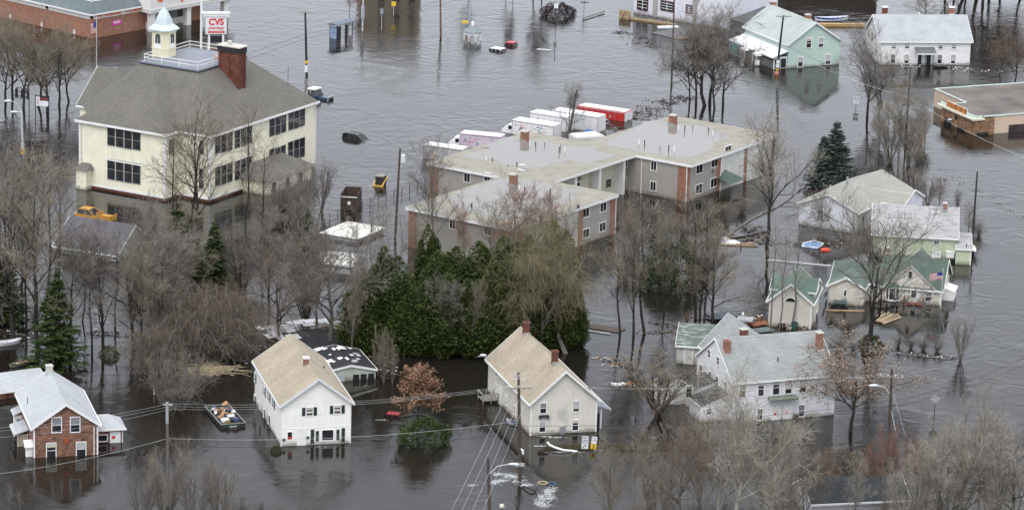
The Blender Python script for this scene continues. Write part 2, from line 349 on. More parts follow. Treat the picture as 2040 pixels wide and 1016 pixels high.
class House:
    def __init__(s, name, label, cat, C=None, A=None, o=None, yaw=None, z=0.0, group=None):
        if o is None:
            o = W(*C, z)
            if yaw is None: a = W(*A, z); yaw = math.atan2(a.y - o.y, a.x - o.x)
        s.o = Vector((o[0], o[1])); s.yaw = yaw; s.u = Vector((math.cos(yaw), math.sin(yaw))); s.w = Vector((-s.u.y, s.u.x))
        s.root = empty(name, (s.o.x, s.o.y, 0), yaw, label, cat, group); s.walls = {}
    def loc(s, px, py, z):
        p = W(px, py, z); d = Vector((p.x, p.y)) - s.o; return d.dot(s.u), d.dot(s.w)
    def world(s, x, y, z=0.0):
        p = s.o + s.u * x + s.w * y; return Vector((p.x, p.y, z))
    def rect_walls(s, x0, y0, x1, y1, pre=''):
        s.walls[pre + 'F'] = ((x0, y0), (1, 0)); s.walls[pre + 'L'] = ((x0, y1), (0, -1)); s.walls[pre + 'R'] = ((x1, y0), (0, 1))
    def hit(s, wall, px, py):
        (ox, oy), (dx, dy) = s.walls[wall]; nx, ny = dy, -dx
        r = ray(px, py); rl = (r.x * s.u.x + r.y * s.u.y, r.x * s.w.x + r.y * s.w.y)
        c = -s.o; cl_ = (c.dot(s.u), c.dot(s.w))
        t = ((ox - cl_[0]) * nx + (oy - cl_[1]) * ny) / (rl[0] * nx + rl[1] * ny)
        x, y, z = cl_[0] + rl[0] * t, cl_[1] + rl[1] * t, CAMH + r.z * t
        return (x - ox) * dx + (y - oy) * dy, z
    def put(s, name, me, wall, sa, z, off=0.0, parent=None):
        (ox, oy), (dx, dy) = s.walls[wall]; nx, ny = dy, -dx
        return link(name, me, parent or s.root, (ox + dx * sa + nx * off, oy + dy * sa + ny * off, z), math.atan2(dy, dx))
    def size(s, wall, px, py, wp, hp):
        a, _ = s.hit(wall, px - wp / 2, py); b, _ = s.hit(wall, px + wp / 2, py); c_, z = s.hit(wall, px, py)
        _, z1 = s.hit(wall, px, py - hp / 2); _, z0 = s.hit(wall, px, py + hp / 2)
        return c_, z, abs(b - a), abs(z1 - z0)
    def win(s, wall, px, py, wp, hp, style='dh', shut=False, label=None, name='window'):
        sa, z, w, h = s.size(wall, px, py, wp, hp)
        w = max(.3, w - .16); h = max(.3, h - .16)
        fr, gm, bm = window_meshes(w, h, style, int(px * 7 + py * 3) % 4); o = s.put(name, fr, wall, sa, z)
        if label: o['label'] = label
        link('pane', gm, o)
        if bm: link('blind', bm, o)
        if shut:
            key = ('sh', round(h, 1))
            if key not in WCACHE:
                q = MB(); q.box(-.19, -.05, -h / 2 - .05, .19, .01, h / 2 + .05)
                for k in range(int(h / .12)): q.box(-.15, -.065, -h / 2 + .12 * k, .15, -.05, -h / 2 + .12 * k + .07)
                WCACHE[key] = q.mesh('shutter', M_SHUT)
            for sg in (-1, 1): s.put('shutter', WCACHE[key], wall, sa + sg * (w / 2 + .32), z)
        return o
    def door(s, wall, px, py, wp, hp, m=None, zbot=None, glassy=False):
        sa, z, w, h = s.size(wall, px, py, wp, hp); z0, z1 = z - h / 2, z + h / 2
        if zbot is not None: z0 = zbot
        m = m or M_WHITE
        a = MB(); t = .1
        a.box(-w / 2 - t, -.06, z0, -w / 2, .01, z1 + t); a.box(w / 2, -.06, z0, w / 2 + t, .01, z1 + t); a.box(-w / 2, -.06, z1, w / 2, .01, z1 + t)
        fr = s.put('door_frame', a.mesh('door_frame', M_TRIM), wall, sa, 0)
        d = MB(); d.box(-w / 2, -.035, z0, w / 2, .012, z1)
        for k in (0, 1):
            zz = z0 + (z1 - z0) * (.08 + .46 * k); d.box(-w * .36, -.047, zz, w * .36, -.036, zz + (z1 - z0) * .36)
        o = s.put('door', d.mesh('door', m), wall, sa, 0)
        k = MB(); k.tube([(w * .4, -.036, (z0 + z1) / 2), (w * .4, -.1, (z0 + z1) / 2)], .035, 6); link('handle', k.mesh('handle', M_GALV), o)
        if glassy:
            g = MB(); g.box(-w * .3, -.06, z0 + (z1 - z0) * .45, w * .3, -.048, z1 - .12); link('pane', g.mesh('pane', M_GLASS), o)
        return o
    def part(s, mb, name, m, smooth=False): return mb.build(name, m, s.root, smooth=smooth)
    def gable(s, x0, y0, x1, y1, ze, zr, ridge, wallm, roofm, ovr=.3, ove=.3, th=.18, z0=-1.6, trim=M_TRIM, ends=(1, 1), body=True, names=('wall', 'roof'), rc=None):
        """gabled block; ridge = 'x' or 'y' is the direction the ridge runs in"""
        if ridge == 'y': a0, a1, b0, b1 = x0, x1, y0, y1
        else: a0, a1, b0, b1 = y0, y1, x0, x1
        mid = (a0 + a1) / 2 if rc is None else rc
        if body:
            m = MB(); m.extr([(a0, z0), (a1, z0), (a1, ze), (mid, zr), (a0, ze)], b0, b1, ridge); s.part(m, names[0], wallm)
        sl0 = (zr - ze) / (mid - a0); sl1 = (zr - ze) / (a1 - mid)
        e0, e1 = ze - sl0 * ove, ze - sl1 * ove
        eps = .012
        t0, t1 = th * math.hypot(1, sl0), th * math.hypot(1, sl1)
        zt = zr + max(t0, t1)
        r = MB()
        r.extr([(a0 - ove, e0 + eps), (mid, zr + eps), (a1 + ove, e1 + eps), (a1 + ove, e1 + t1), (mid, zt), (a0 - ove, e0 + t0)], b0 - ovr, b1 + ovr, ridge)
        s.part(r, names[1], roofm)
        for i, bb in enumerate((b0 - ovr, b1 + ovr)):
            if not ends[i]: continue
            q = MB(); d = -.05 if i == 0 else .05; k = .07
            q.extr([(a0 - ove - .02, e0 - k), (mid, zr - k), (a1 + ove + .02, e1 - k), (a1 + ove + .02, e1 + t1 + .02), (mid, zt + .025), (a0 - ove - .02, e0 + t0 + .02)], bb + (d if i == 0 else .002), bb + (-.002 if i == 0 else d), ridge)
            s.part(q, 'rake_board', trim)
        for sg, a, e, tt in ((-1, a0 - ove, e0, t0), (1, a1 + ove, e1, t1)):
            q = MB()
            h0, h1 = (a - .12, a - .003) if sg < 0 else (a + .003, a + .12)
            if ridge == 'y': q.box(h0, b0 - ovr, e - .04, h1, b1 + ovr, e + tt * .8)
            else: q.box(b0 - ovr, h0, e - .04, b1 + ovr, h1, e + tt * .8)
            s.part(q, 'gutter', trim)
    def shed(s, x0, y0, x1, y1, z_lo, z_hi, slope, wallm, roofm, ov=.25, th=.14, z0=-1.6, body=True):
        """single slope roof; slope = side ('x-','x+','y-','y+') where the low eave is"""
        if slope[0] == 'x': a0, a1, b0, b1, ax = x0, x1, y0, y1, 'y'
        else: a0, a1, b0, b1, ax = y0, y1, x0, x1, 'x'
        if slope[1] == '-': zl, zh = z_lo, z_hi
        else: zl, zh = z_hi, z_lo
        if body: s.part(MB().extr([(a0, z0), (a1, z0), (a1, zh), (a0, zl)], b0, b1, ax), 'annex_wall', wallm)
        k = (zh - zl) / (a1 - a0); o0, o1 = (ov, -.005) if slope[1] == '-' else (-.005, ov)
        za, zb = zl - k * o0, zh + k * o1
        s.part(MB().extr([(a0 - o0, za + .01), (a1 + o1, zb + .01), (a1 + o1, zb + th), (a0 - o0, za + th)], b0 - ov, b1 + ov, ax), 'annex_roof', roofm)
        e = MB(); lo = a0 - o0 if slope[1] == '-' else a1 + o1; ze_ = za if slope[1] == '-' else zb; d = -.06 if slope[1] == '-' else .06
        if ax == 'y': e.box(lo + d, b0 - ov, ze_ - .06, lo + (.002 if d < 0 else -.002) * 0 + (-.003 if d < 0 else .003), b1 + ov, ze_ + th - .01)
        else: e.box(b0 - ov, lo + d, ze_ - .06, b1 + ov, lo + (-.003 if d < 0 else .003), ze_ + th - .01)
        s.part(e, 'fascia', M_TRIM)
    def corners(s, pts, ze, m=M_TRIM, w=.13, z0=-.5):
        for x, y in pts:
            q = MB(); q.box(x - .03, y - .03, z0, x + w, y + w, ze); s.part(q, 'corner_board', m)
    def chimney(s, px, pyt, pyb, zb, wp, dep=.7, m=None, cap=True, crown=None, flash=True):
        """brick stack: base seen at (px, pyb) on the roof at height zb, top at pyt"""
        x, y = s.loc(px, pyb, zb); wx = wp / (F / (s.world(x, y).length)) if True else 0
        p = s.world(x, y); zt = Zat((p.x, p.y), pyt); w = wx
        a = MB(); a.box(-w / 2, 0, zb - 1.2, w / 2, dep, zt - .12)
        o = link('chimney', a.mesh('chimney', m or M_BRICK), s.root, (x, y, 0), 0)
        c_ = MB(); c_.box(-w / 2 - .06, -.06, zt - .12, w / 2 + .06, dep + .06, zt); c_.box(-w * .25, dep * .25, zt - .01, w * .25, dep * .75, zt + .1)
        link('chimney_cap', c_.mesh('chimney_cap', crown or M_CAP), o)
        if flash:
            f_ = MB(); f_.box(-w / 2 - .1, -.12, zb - .25, w / 2 + .1, -.012, zb + .22); link('flashing', f_.mesh('flashing', M_GALV if flash == 1 else M_WHITE), o)
        return o
    def pipe(s, px, pyb, pyt, zb, r=.07, m=None):
        x, y = s.loc(px, pyb, zb); p = s.world(x, y); zt = Zat((p.x, p.y), pyt)
        a = MB(); a.tube([(0, 0, zb - .1), (0, 0, zt)], r, 6); return link('vent_pipe', a.mesh('vent_pipe', m or M_DARK), s.root, (x, y, 0))
# ================================================================ BUILDINGS
# ---- brown shingled house, lower left
M_SHW = bricky('brown_wall_shingle', (.2, .105, .07), (.27, .155, .11), (.07, .035, .025), .42, .3, .016, amt=.28, patch=(.11, .055, .04))
M_RG = shingle('pale_grey_shingle_y', (.36, .38, .4), (.46, .48, .5), 'y', .58, 2.0, .08)
M_RGX = shingle('pale_grey_shingle_x', (.36, .38, .4), (.46, .48, .5), 'x', .45, 2.0, .08)
h = House('shingled_house', 'brown shingled house with pale grey roof at the lower left', 'house', (67.5, 912), (195.5, 905))
h.rect_walls(0, 0, 7.33, 13.2); h.gable(0, 0, 7.33, 13.2, 3.6, 6.12, 'y', M_SHW, M_RG)
h.corners([(-.01, -.01), (7.2, -.01)], 3.4, w=.14)
for px, py, hh in ((112.8, 846, 31), (149.6, 845.3, 31), (102, 897, 31), (161.5, 850 + 44, 30)): h.win('F', px, py, 20.5, hh)
q = MB(); q.tube([(6.85, -.1, 3.4), (6.85, -.1, 0)], .06, 6); h.part(q, 'downspout', M_TRIM)
for px, py, zz in ((95.9, 770, 5.0), (104, 788, 5.0), (117, 760, 5.3), (136.8, 797, 5.3)):
    x, y = h.loc(px, py, zz); q = MB(); q.box(-.3, -.2, -.3, .3, .2, .22); link('roof_vent', q.mesh('roof_vent', M_WHITE), h.root, (x, y, zz))
h.chimney(99, 729, 748, 5.9, 13, .8, M_CAP)
h.pipe(54.5, 801, 790, 4.2, .04)
q = MB()
for k in range(9): q.box(3.66 + RNG.uniform(-.2, .2), -.12 - .01 * k, 1.95 + RNG.uniform(-.45, .3), 3.76 + RNG.uniform(-.1, .2), -.05, 2.05 + RNG.uniform(-.2, .3))
h.part(q, 'orange_wreath', mat('orange_ribbon', (.4, .09, .025), .6, .3, 6))
# right wing
h.rect_walls(7.4, 4.0, 10.9, 8.0, 'w')
q = MB(); q.box(7.34, 4.0, -1.6, 10.8, 7.8, 1.75); h.part(q, 'wing_wall', M_SHW)
q = MB(); q.add([(7.2, 3.7, 1.75), (11.15, 3.7, 1.75), (11.15, 8.1, 1.75), (7.2, 8.1, 1.75), (7.2, 5.9, 2.9), (9.4, 5.9, 2.9), (7.2, 3.7, 1.6), (11.15, 3.7, 1.6), (11.15, 8.1, 1.6), (7.2, 8.1, 1.6)],
                [(0, 1, 5, 4), (1, 2, 5), (2, 3, 4, 5), (6, 7, 1, 0), (7, 8, 2, 1), (8, 9, 3, 2), (9, 8, 7, 6), (0, 4, 3), (0, 3, 9, 6)]); h.part(q, 'wing_roof', M_RGX)
q = MB(); q.box(7.36, 3.62, 1.55, 11.2, 3.695, 1.76); h.part(q, 'wing_gutter', M_TRIM)
h.win('wF', 204.5, 872, 20, 15, 'pic'); h.door('wF', 229.4, 871, 18, 20, zbot=-.3)
q = MB(); q.box(0, 0, 0, .35, .03, .35); h.put('red_notice', q.mesh('red_notice', mat('red_notice', (.6, .03, .03), .6)), 'wF', 2.15, .5, .06)
q = MB(); q.tube([(10.75, 3.93, 1.55), (10.75, 3.93, 0)], .06, 6); h.part(q, 'downspout', M_TRIM)
# left porch with lattice, entry bump, rear bump
h.shed(-1.4, 4.4, -.02, 7.9, 1.5, 1.95, 'x-', M_WHITE, M_RGX, body=False)
q = MB()
for x in (-1.3, -.2): q.box(x, 4.45, -.8, x + .14, 4.6, 1.6)
for k in range(6): q.box(-1.2 + .2 * k, 4.5, -.8, -1.12 + .2 * k, 4.54, 1.45)
for k in range(9): q.box(-1.25, 4.48, -.4 + .21 * k, -.1, 4.52, -.31 + .21 * k)
h.part(q, 'porch_lattice', mat('cream_lattice', (.55, .5, .38), .7))
q = MB(); q.box(-1.2, 4.7, -1, -.05, 7.7, 1.4); h.part(q, 'painted_porch_shade', M_BLACKISH)  # near-black box paints the shade behind the porch lattice
h.gable(-.85, .55, -.05, 1.9, 1.25, 1.75, 'x', M_WHITE, M_WHITE, .1, .12, .08)
q = MB(); q.box(-.9, .85, -.5, -.84, 1.6, 1.1); h.part(q, 'side_door', M_BLACKISH)
q = MB(); q.box(-.75, 10.2, -1, -.01, 12.2, 1.9); h.part(q, 'side_bay', M_WHITE)
q = MB(); q.box(-.6, 10.16, .2, -.15, 10.195, 1.5); h.part(q, 'bay_pane', mat('grey_blue_glass', (.2, .25, .3), .2))
h.shed(-.85, 10.1, -.02, 12.3, 1.95, 2.3, 'x-', M_WHITE, M_RGX, body=False, ov=.1)

# ---- low flat brown house behind it
h = House('low_house', 'low brown house with wide grey roof behind the brown shingled house', 'house', (-120, 812), (40, 790))
h.gable(0, 0, 13.9, 6.6, .95, 1.95, 'x', M_SHW, M_RGX, .3, .35)

# ---- white house with tan roof, lower centre left
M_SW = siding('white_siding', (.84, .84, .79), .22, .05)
M_TAN = shingle('tan_shingle_y', (.29, .25, .19), (.42, .365, .285), 'y', .62, 2.6, .12)
h = House('white_clapboard_house', 'white house with tan roof and dark green shutters', 'house', (559.7, 888.5), (698.5, 881.7))
h.rect_walls(0, 0, 8.18, 17.6); h.gable(0, 0, 8.18, 17.6, 4.9, 7.85, 'y', M_SW, M_TAN, .4, .25, trim=mat('grey_white_trim', (.66, .68, .7), .5, .05, 1), rc=4.3)
h.corners([(-.01, -.01), (8.07, -.01)], 4.8, w=.12)
for px, py in ((616.5, 819.4), (672, 815.3)): h.win('F', px, py, 15, 17.5, 'twin_blind', True)
q = MB(); q.box(0.05, -.03, 2.02, 8.1, .005, 2.1); h.part(q, 'belt_board', M_TRIM)
h.win('F', 577.3, 867.6, 12, 17, 'pic'); h.door('F', 600.7, 869, 15, 27, zbot=-.3)
q = MB(); q.box(0, 0, 0, .35, .02, .3); h.put('red_notice', q.mesh('red_notice', MATS['red_notice']), 'F', .85, .8, .08)
h.win('F', 652.7, 866, 24, 22.5, 'pic'); h.win('F', 632, 868, 7.5, 22.5, 'dark'); h.win('F', 673, 865.5, 7.5, 22.5, 'dark')
for px, py in ((622.3, 868.8), (683.6, 866)):
    sa, z = h.hit('F', px, py); q = MB(); q.box(-.2, -.06, -.85, .2, .01, .85); h.put('shutter', q.mesh('shutter', M_SHUT), 'F', sa, z)
for px, py in ((565.4, 875), (613, 871)):
    sa, z = h.hit('F', px, py); q = MB(); q.box(-.15, -.18, -.15, .15, -.01, .15); h.put('mailbox', q.mesh('mailbox', M_DARK), 'F', sa, z)
for px, py, k in ((508.3, 751.5, 1), (526.9, 778.7, 1), (536.3, 790, 1), (545.3, 803.6, 1), (507.8, 795.6, 1), (517.2, 809, 0), (525.9, 821.7, 1), (535.2, 834, 1)):
    h.win('L', px, py, 2.6 if k else 2, 19, 'dh' if k else 'pic', bool(k))
q = MB(); q.tube([(-.07, 11.3, 4.5), (-.07, 11.3, 0)], .05, 6); h.part(q, 'downspout', M_TRIM)
h.chimney(610.9, 713, 731, 7.6, 11, .7, M_BRICK, crown=M_WHITE); h.pipe(645, 736, 728, 6.0, .07)

# ---- beige house with tan roof
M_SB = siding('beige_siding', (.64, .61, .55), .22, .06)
h = House('beige_house', 'beige house with tan roof and two chimneys behind the crossing power pole', 'house', (1055.8, 867.5), (1188, 859))
h.rect_walls(0, 0, 8.14, 18.0); h.gable(0, 0, 8.14, 18.0, 4.0, 7.55, 'y', M_SB, M_TAN, .4, .28)
h.corners([(-.01, -.01), (8.02, -.01)], 3.9, w=.13)
for px, py, b in ((1082, 812.6, 'dh'), (1147.6, 809.2, 'twin_blind'), (1080.4, 849.8, 'dh'), (1146, 846.6, 'dh')): h.win('F', px, py, 14, 22, b)
sa, z = h.hit('F', 1083, 828); q = MB(); q.box(-.6, -.4, -.08, .6, -.01, .1); q.box(-.55, -.35, -.35, -.45, -.05, -.1); q.box(.45, -.35, -.35, .55, -.05, -.1); h.put('window_box', q.mesh('window_box', M_DARK), 'F', sa, z)
sa, z = h.hit('F', 1120, 857); q = MB(); q.box(-.3, -.2, -.5, .3, -.01, .5); h.put('meter_box', q.mesh('meter_box', M_GALV), 'F', sa, z)
for px in (1125, 1129.5):
    sa, z = h.hit('F', px, 800); q = MB(); q.tube([(0, -.05, .2), (0, -.05, 3.6 if px < 1127 else 3.0)], .035, 5); h.put('conduit', q.mesh('conduit', M_STEEL), 'F', sa, 0)
q = MB(); q.tube([(3.4, -.08, 1.9), (3.4, -.08, 3.2)], .02, 4); q.tube([(3.95, -.08, 1.6), (3.95, -.08, 3.2)], .02, 4)
for k in range(6): q.tube([(3.4, -.08, 1.9 + .22 * k), (3.95, -.08, 1.9 + .22 * k)], .02, 4)
h.part(q, 'wall_ladder', M_STEEL)
for px, py, hh in ((990, 745, 12), (988.8, 772, 16), (1009, 797, 20), (1025.6, 816, 20), (1050, 812, 12)): h.win('L', px, py, 3.0, hh, 'dh')
h.door('L', 997, 781, 3.4, 22, M_WHITE, -.2)
for px, pb, pt, zz in ((1049.4, 666, 643, 7.6), (1107, 724, 700, 7.6)): h.chimney(px, pt, pb, zz, 11.5, .75, M_BRICKD, crown=M_BRICKD)
h.pipe(1174, 777, 770, 5.2, .08)
q = MB(); x, y = -.3, 17.6
q.tube([(x, y, 3.9), (x - .3, y, 4.6)], .04, 5); q.lathe([(.02, 4.5), (.3, 4.6), (.42, 4.72)], 10, (x - .5, y)); q.tube([(x - .4, y, 4.5), (x - 1.2, y - .1, 4.6)], .04, 5); h.part(q, 'satellite_dish', M_STEEL)
# side deck on the left
q = MB()
for k in range(7): q.box(-2.1, 12.9 + k * .3, .35, -.05, 13.12 + k * .3, .42)
for x in (-2.1, -1.1, -.2):
    q.box(x, 12.85, -.6, x + .1, 12.95, 1.15); q.box(x, 15.0, -.6, x + .1, 15.1, 1.15)
q.box(-2.12, 12.86, 1.1, -.05, 13.0, 1.2); q.box(-2.14, 12.9, 1.1, -2.0, 15.1, 1.2)
h.part(q, 'side_deck', M_GREYWOOD)
# right hand lean-to porch
h.shed(8.16, .9, 9.9, 4.6, 2.3, 2.75, 'x+', M_SB, mat('lead_grey_roofing', (.2, .22, .25), .5, .15, 2), ov=.15, body=False)
q = MB()
for y in (.95, 2.6, 4.3): q.box(8.9, y, -1, 9.05, y + .15, 2.5)
h.part(q, 'porch_post', M_WHITE)
q = MB(); q.box(8.2, 1.2, -.9, 8.85, 4.3, 1.7); h.part(q, 'porch_dark_block', M_BLACKISH)  # near-black block below the lean-to roof

# ---- large white house with green-grey roof
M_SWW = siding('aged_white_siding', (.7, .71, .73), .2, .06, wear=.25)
M_RGG = shingle('green_grey_shingle_x', (.215, .235, .232), (.335, .345, .342), 'x', .62, 4.0, .1)
M_RGGY = shingle('green_grey_shingle_y', (.215, .235, .232), (.335, .345, .342), 'y', .62, 4.0, .1)
M_WORN = shingle('worn_green_shingle_x', (.1, .125, .11), (.16, .18, .165), 'x', .4, 3.0, .15, patch=(.27, .31, .29))
M_DKR = shingle('dark_roofing', (.05, .055, .055), (.09, .09, .085), 'y', .4, 2, .25)
h = House('white_double_house', 'large white house with streaky green grey roof and three chimneys at lower right', 'house', (1457, 843), (1602, 831))
h.rect_walls(0, 0, 13.3, 11.3); h.gable(0, 0, 13.3, 11.3, 5.05, 8.8, 'x', M_SWW, M_RGG, .2, .25, th=.16)
for px, py in ((1479, 776.9), (1515.8, 774.3), (1546, 771.7), (1570.6, 769.5), (1599, 767)): h.win('F', px, py, 14, 29, 'dh')
h.win('F', 1476.8, 828.4, 13, 26, 'twin_blind'); h.win('F', 1513.6, 825, 12, 24, 'mut'); h.win('F', 1596.4, 817.6, 13, 24, 'twin_blind')
h.door('F', 1545.5, 825, 14, 29, zbot=-.2); h.door('F', 1569.3, 821.5, 14, 29, zbot=-.2)
for px, py, cc in ((1543.5, 824, 'red_notice'), (1567, 820.5, 'pink')):
    sa, z = h.hit('F', px, py); q = MB(); q.box(-.15, -.07, -.15, .15, -.05, .15); h.put('door_notice', q.mesh('door_notice', MATS['red_notice'] if cc == 'red_notice' else mat('pink_paper', (.8, .4, .4), .7)), 'F', sa, z)
q = MB(); q.extr([(-.95, 2.62), (-.02, 2.75), (-.02, 3.0), (-.95, 2.78)], 4.55, 8.15, 'x'); h.part(q, 'door_awning', mat('mossy_board', (.16, .18, .15), .9, .3, 3))
q = MB()
for x in (4.7, 8.0): q.tube([(x, -.05, 2.2), (x, -.8, 2.62)], .04, 4)
h.part(q, 'awning_bracket', M_WHITE)
sa, z = h.hit('F', 1584, 828); q = MB(); q.box(-.3, -.3, -.25, .3, -.02, .25); h.put('mailbox', q.mesh('mailbox', M_DARK), 'F', sa, z)
for px, py, wp, hp in ((1413.2, 704.7, 6, 17), (1431, 718.7, 6, 17), (1396.8, 738.4, 6, 26), (1415, 751.5, 6, 26), (1428.7, 760.8, 6, 26), (1446.3, 773, 6, 26)): h.win('L', px, py, wp, hp, 'mut')
h.chimney(1449.7, 680, 718, 6.7, 12, .8, M_BRICK, flash=2, crown=M_BRICK)
h.chimney(1634, 663, 700, 7.1, 12, .8, M_BRICK, flash=2)
h.chimney(1484.4, 656, 670, 8.6, 14, .8, M_BRICKD, flash=0); h.pipe(1549.6, 719, 711, 6.9, .08)
# rear ell
h.gable(2.0, 5.7, 9.2, 15.2, 5.05, 8.78, 'y', M_SWW, M_RGGY, .15, .2, th=.16, ends=(0, 1))
h.pipe(1411, 666, 661, 6.3, .06)
# lean-tos on the gable side
h.shed(-3.5, 1.3, -.02, 4.7, 2.05, 3.2, 'x-', M_SWW, M_DKR, ov=.15); h.walls['l1'] = ((-3.5, 1.3), (1, 0)); h.win('l1', 1412, 819, 12, 14, 'dh')
h.shed(-2.7, 5.2, -.02, 8.6, 2.9, 3.7, 'x-', M_SWW, M_DKR, ov=.15); h.walls['l2'] = ((-2.7, 5.2), (1, 0)); h.door('l2', 1372.5, 780, 11, 22, M_BLACKISH)
h.gable(-5.2, 8.7, -2.0, 12.0, 1.9, 3.0, 'y', M_WHITE, M_DKR, .1, .15)

# ---- worn green shed behind it
h = House('old_shed', 'weathered shed with flaking dark green shingles behind the large white house', 'shed', (1347, 723), (1404, 727))
h.rect_walls(0, 0, 4.6, 6); h.gable(0, 0, 4.6, 6.4, 2.3, 4.2, 'x', siding('grey_white_board', (.45, .45, .43), .25, .12, wear=.5), M_WORN, .15, .2)
h.door('F', 1371.5, 706, 15, 26, mat('aged_door', (.5, .49, .46), .7, .2, 2), -.2)

# ---- house with the flag: green roof
M_GRN = shingle('green_shingle_x', (.075, .11, .09), (.115, .15, .128), 'x', .7, 2.6, .2)
M_GRNY = shingle('green_shingle_y', (.075, .11, .09), (.115, .15, .128), 'y', .6, 2.6, .2)
M_GRNI = shingle('green_shingle_light', (.1, .15, .125), (.145, .2, .168), 'iso', .6, 2.6, .16)
M_CRM = siding('cream_siding', (.62, .59, .52), .18, .06)
h = House('green_roof_house', 'cream house with green roof, bay window and a flag in front', 'house', (1751, 597), (1872.5, 608))
h.rect_walls(0, 0, 8.2, 6.6); h.gable(0, 0, 8.2, 8.6, 2.05, 5.0, 'x', M_CRM, M_GRN, .35, .3)
h.gable(.75, -.12, 7.35, 4.2, 2.15, 5.05, 'y', M_CRM, M_GRN, .2, .2, trim=mat('grey_trim', (.42, .42, .4), .7, .15, 3), ends=(1, 0), th=.15)
h.gable(2.6, 5.0, 6.0, 8.9, 3.3, 5.0, 'y', M_CRM, M_GRN, .1, .1, ends=(0, 0))
h.walls['G'] = ((0, -.12), (1, 0))
h.corners([(8.08, -.02)], 2.0)
h.win('G', 1813.5, 547.3, 9, 14, 'dark'); h.door('G', 1820, 589.5, 15, 27, M_WHITE, -.2, True); h.win('G', 1850, 591, 14, 20, 'dh')
sa, z = h.hit('G', 1778.6, 584); a = MB(); b_ = MB()
for sg in (-1, 0, 1):
    x0, x1 = ((-.9, -.45), (-.45, .45), (.45, .9))[sg + 1]; y0, y1 = ((-.05, -.5), (-.5, -.5), (-.5, -.05))[sg + 1]
    b_.add([(x0 + (.04), y0, -.75), (x1 - .04, y1, -.75), (x1 - .04, y1, .75), (x0 + .04, y0, .75)], [(0, 1, 2, 3)])
for x, y in ((-.9, -.04), (-.45, -.5), (.45, -.5), (.9, -.04)): a.box(x - .06, y - .06, -.95, x + .06, y + .05, .8)
a.prism([(-1.0, 0), (-.5, -.6), (.5, -.6), (1.0, 0)], -1.0, -.74); a.prism([(-.97, 0), (-.48, -.57), (.48, -.57), (.97, 0)], .74, .9)
o = h.put('bay_window', a.mesh('bay_window', M_WHITE), 'G', sa, z); link('pane', b_.mesh('pane', M_GLASS), o)
q = MB(); q.add([(-1.1, .02, .9), (-.55, -.7, .9), (.55, -.7, .9), (1.1, .02, .9), (-.5, .02, 1.45), (.5, .02, 1.45)], [(0, 1, 4), (1, 2, 5, 4), (2, 3, 5), (3, 2, 1, 0)]); h.put('bay_roof', q.mesh('bay_roof', M_GRNY), 'G', sa, z)
q = MB(); q.box(3.4, -1.3, .05, 6.0, -.14, .14)
for x in (3.4, 5.9): q.box(x, -1.3, -.4, x + .1, -1.2, 1.0); q.box(x, -.3, 0, x + .1, -.2, 1.0); q.box(x, -1.3, .85, x + .1, -.2, .95); q.box(x, -1.3, .45, x + .1, -.2, .52)
h.part(q, 'red_step_rail', M_REDW)
sa, z = h.hit('R', 1884, 568); h.win('R', 1883, 570, 3, 14, 'dark')
h.chimney(1768.5, 494, 507, 4.6, 7.5, .6, M_BRICK, flash=2)
h.shed(8.22, 2.6, 9.6, 5.6, 1.2, 1.6, 'x+', M_WHITE, M_WHITE, ov=.1)
# connected garage wing on its left
h.gable(-6.3, -1.2, -.02, 5.2, 2.45, 4.1, 'x', M_CRM, M_GRN, .2, .25, ends=(1, 0))
h.gable(-6.2, -3.9, -1.6, 1.8, 2.45, 3.65, 'y', M_CRM, M_GRNI, .3, .3, ends=(1, 0))
h.walls['W'] = ((-6.2, -3.9), (1, 0)); h.win('W', 1683.9, 584, 6.5, 14, 'pic')
sa, z = h.hit('W', 1682, 600); q = MB()
ring = [(math.cos(k * math.pi / 8) * .42, -.06, math.sin(k * math.pi / 8) * .42) for k in range(17)]; q.tube(ring, .025, 4, cap=False)
for k in range(4): q.tube([ring[k * 2], ring[k * 2 + 8]], .015, 4)
h.put('wheel_ornament', q.mesh('wheel_ornament', M_GREYWOOD), 'W', sa, z)
# flag pole and flag, on the water before it
def stripes_mesh(w, hgt, wave=.12, nx=16):
    V = []; Fc = []; mi = []
    for i in range(nx + 1):
        for j in range(14):
            x = w * i / nx; V.append((x, math.sin(i * .8) * wave * i / nx, -hgt * j / 13 - .25 * w * (i / nx) ** 1.3))
    for i in range(nx):
        for j in range(13):
            a_ = i * 14 + j; Fc.append((a_, a_ + 1, a_ + 15, a_ + 14)); mi.append(2 if (i < nx * .42 and j < 7) else (j % 2))
    me = bpy.data.meshes.new('flag_cloth'); me.from_pydata(V, [], Fc)
    for m_ in (mat('flag_red', (.42, .05, .06), .8), mat('flag_white', (.7, .68, .66), .8), mat('flag_blue', (.04, .06, .22), .8)): me.materials.append(m_)
    me.polygons.foreach_set('material_index', mi); me.update(); return me
p = W(1874.5, 614); t = empty('flag_pole', p, 0, 'thin grey flag pole in front of the green roofed house, flag on it', 'flag pole')
zt = Zat(p, 537); q = MB(); q.tube([(0, 0, -1), (0, 0, zt)], [.06, .035], 6); q.lathe([(.01, zt), (.09, zt + .06), (.01, zt + .16)], 6); q.build('pole', M_STEEL, t)
fl = link('flag', stripes_mesh(1.7, .95), None, (p.x - .02, p.y, zt - .35), math.radians(168)); tag(fl, 'striped flag flying from the pole before the green roofed house', 'flag')

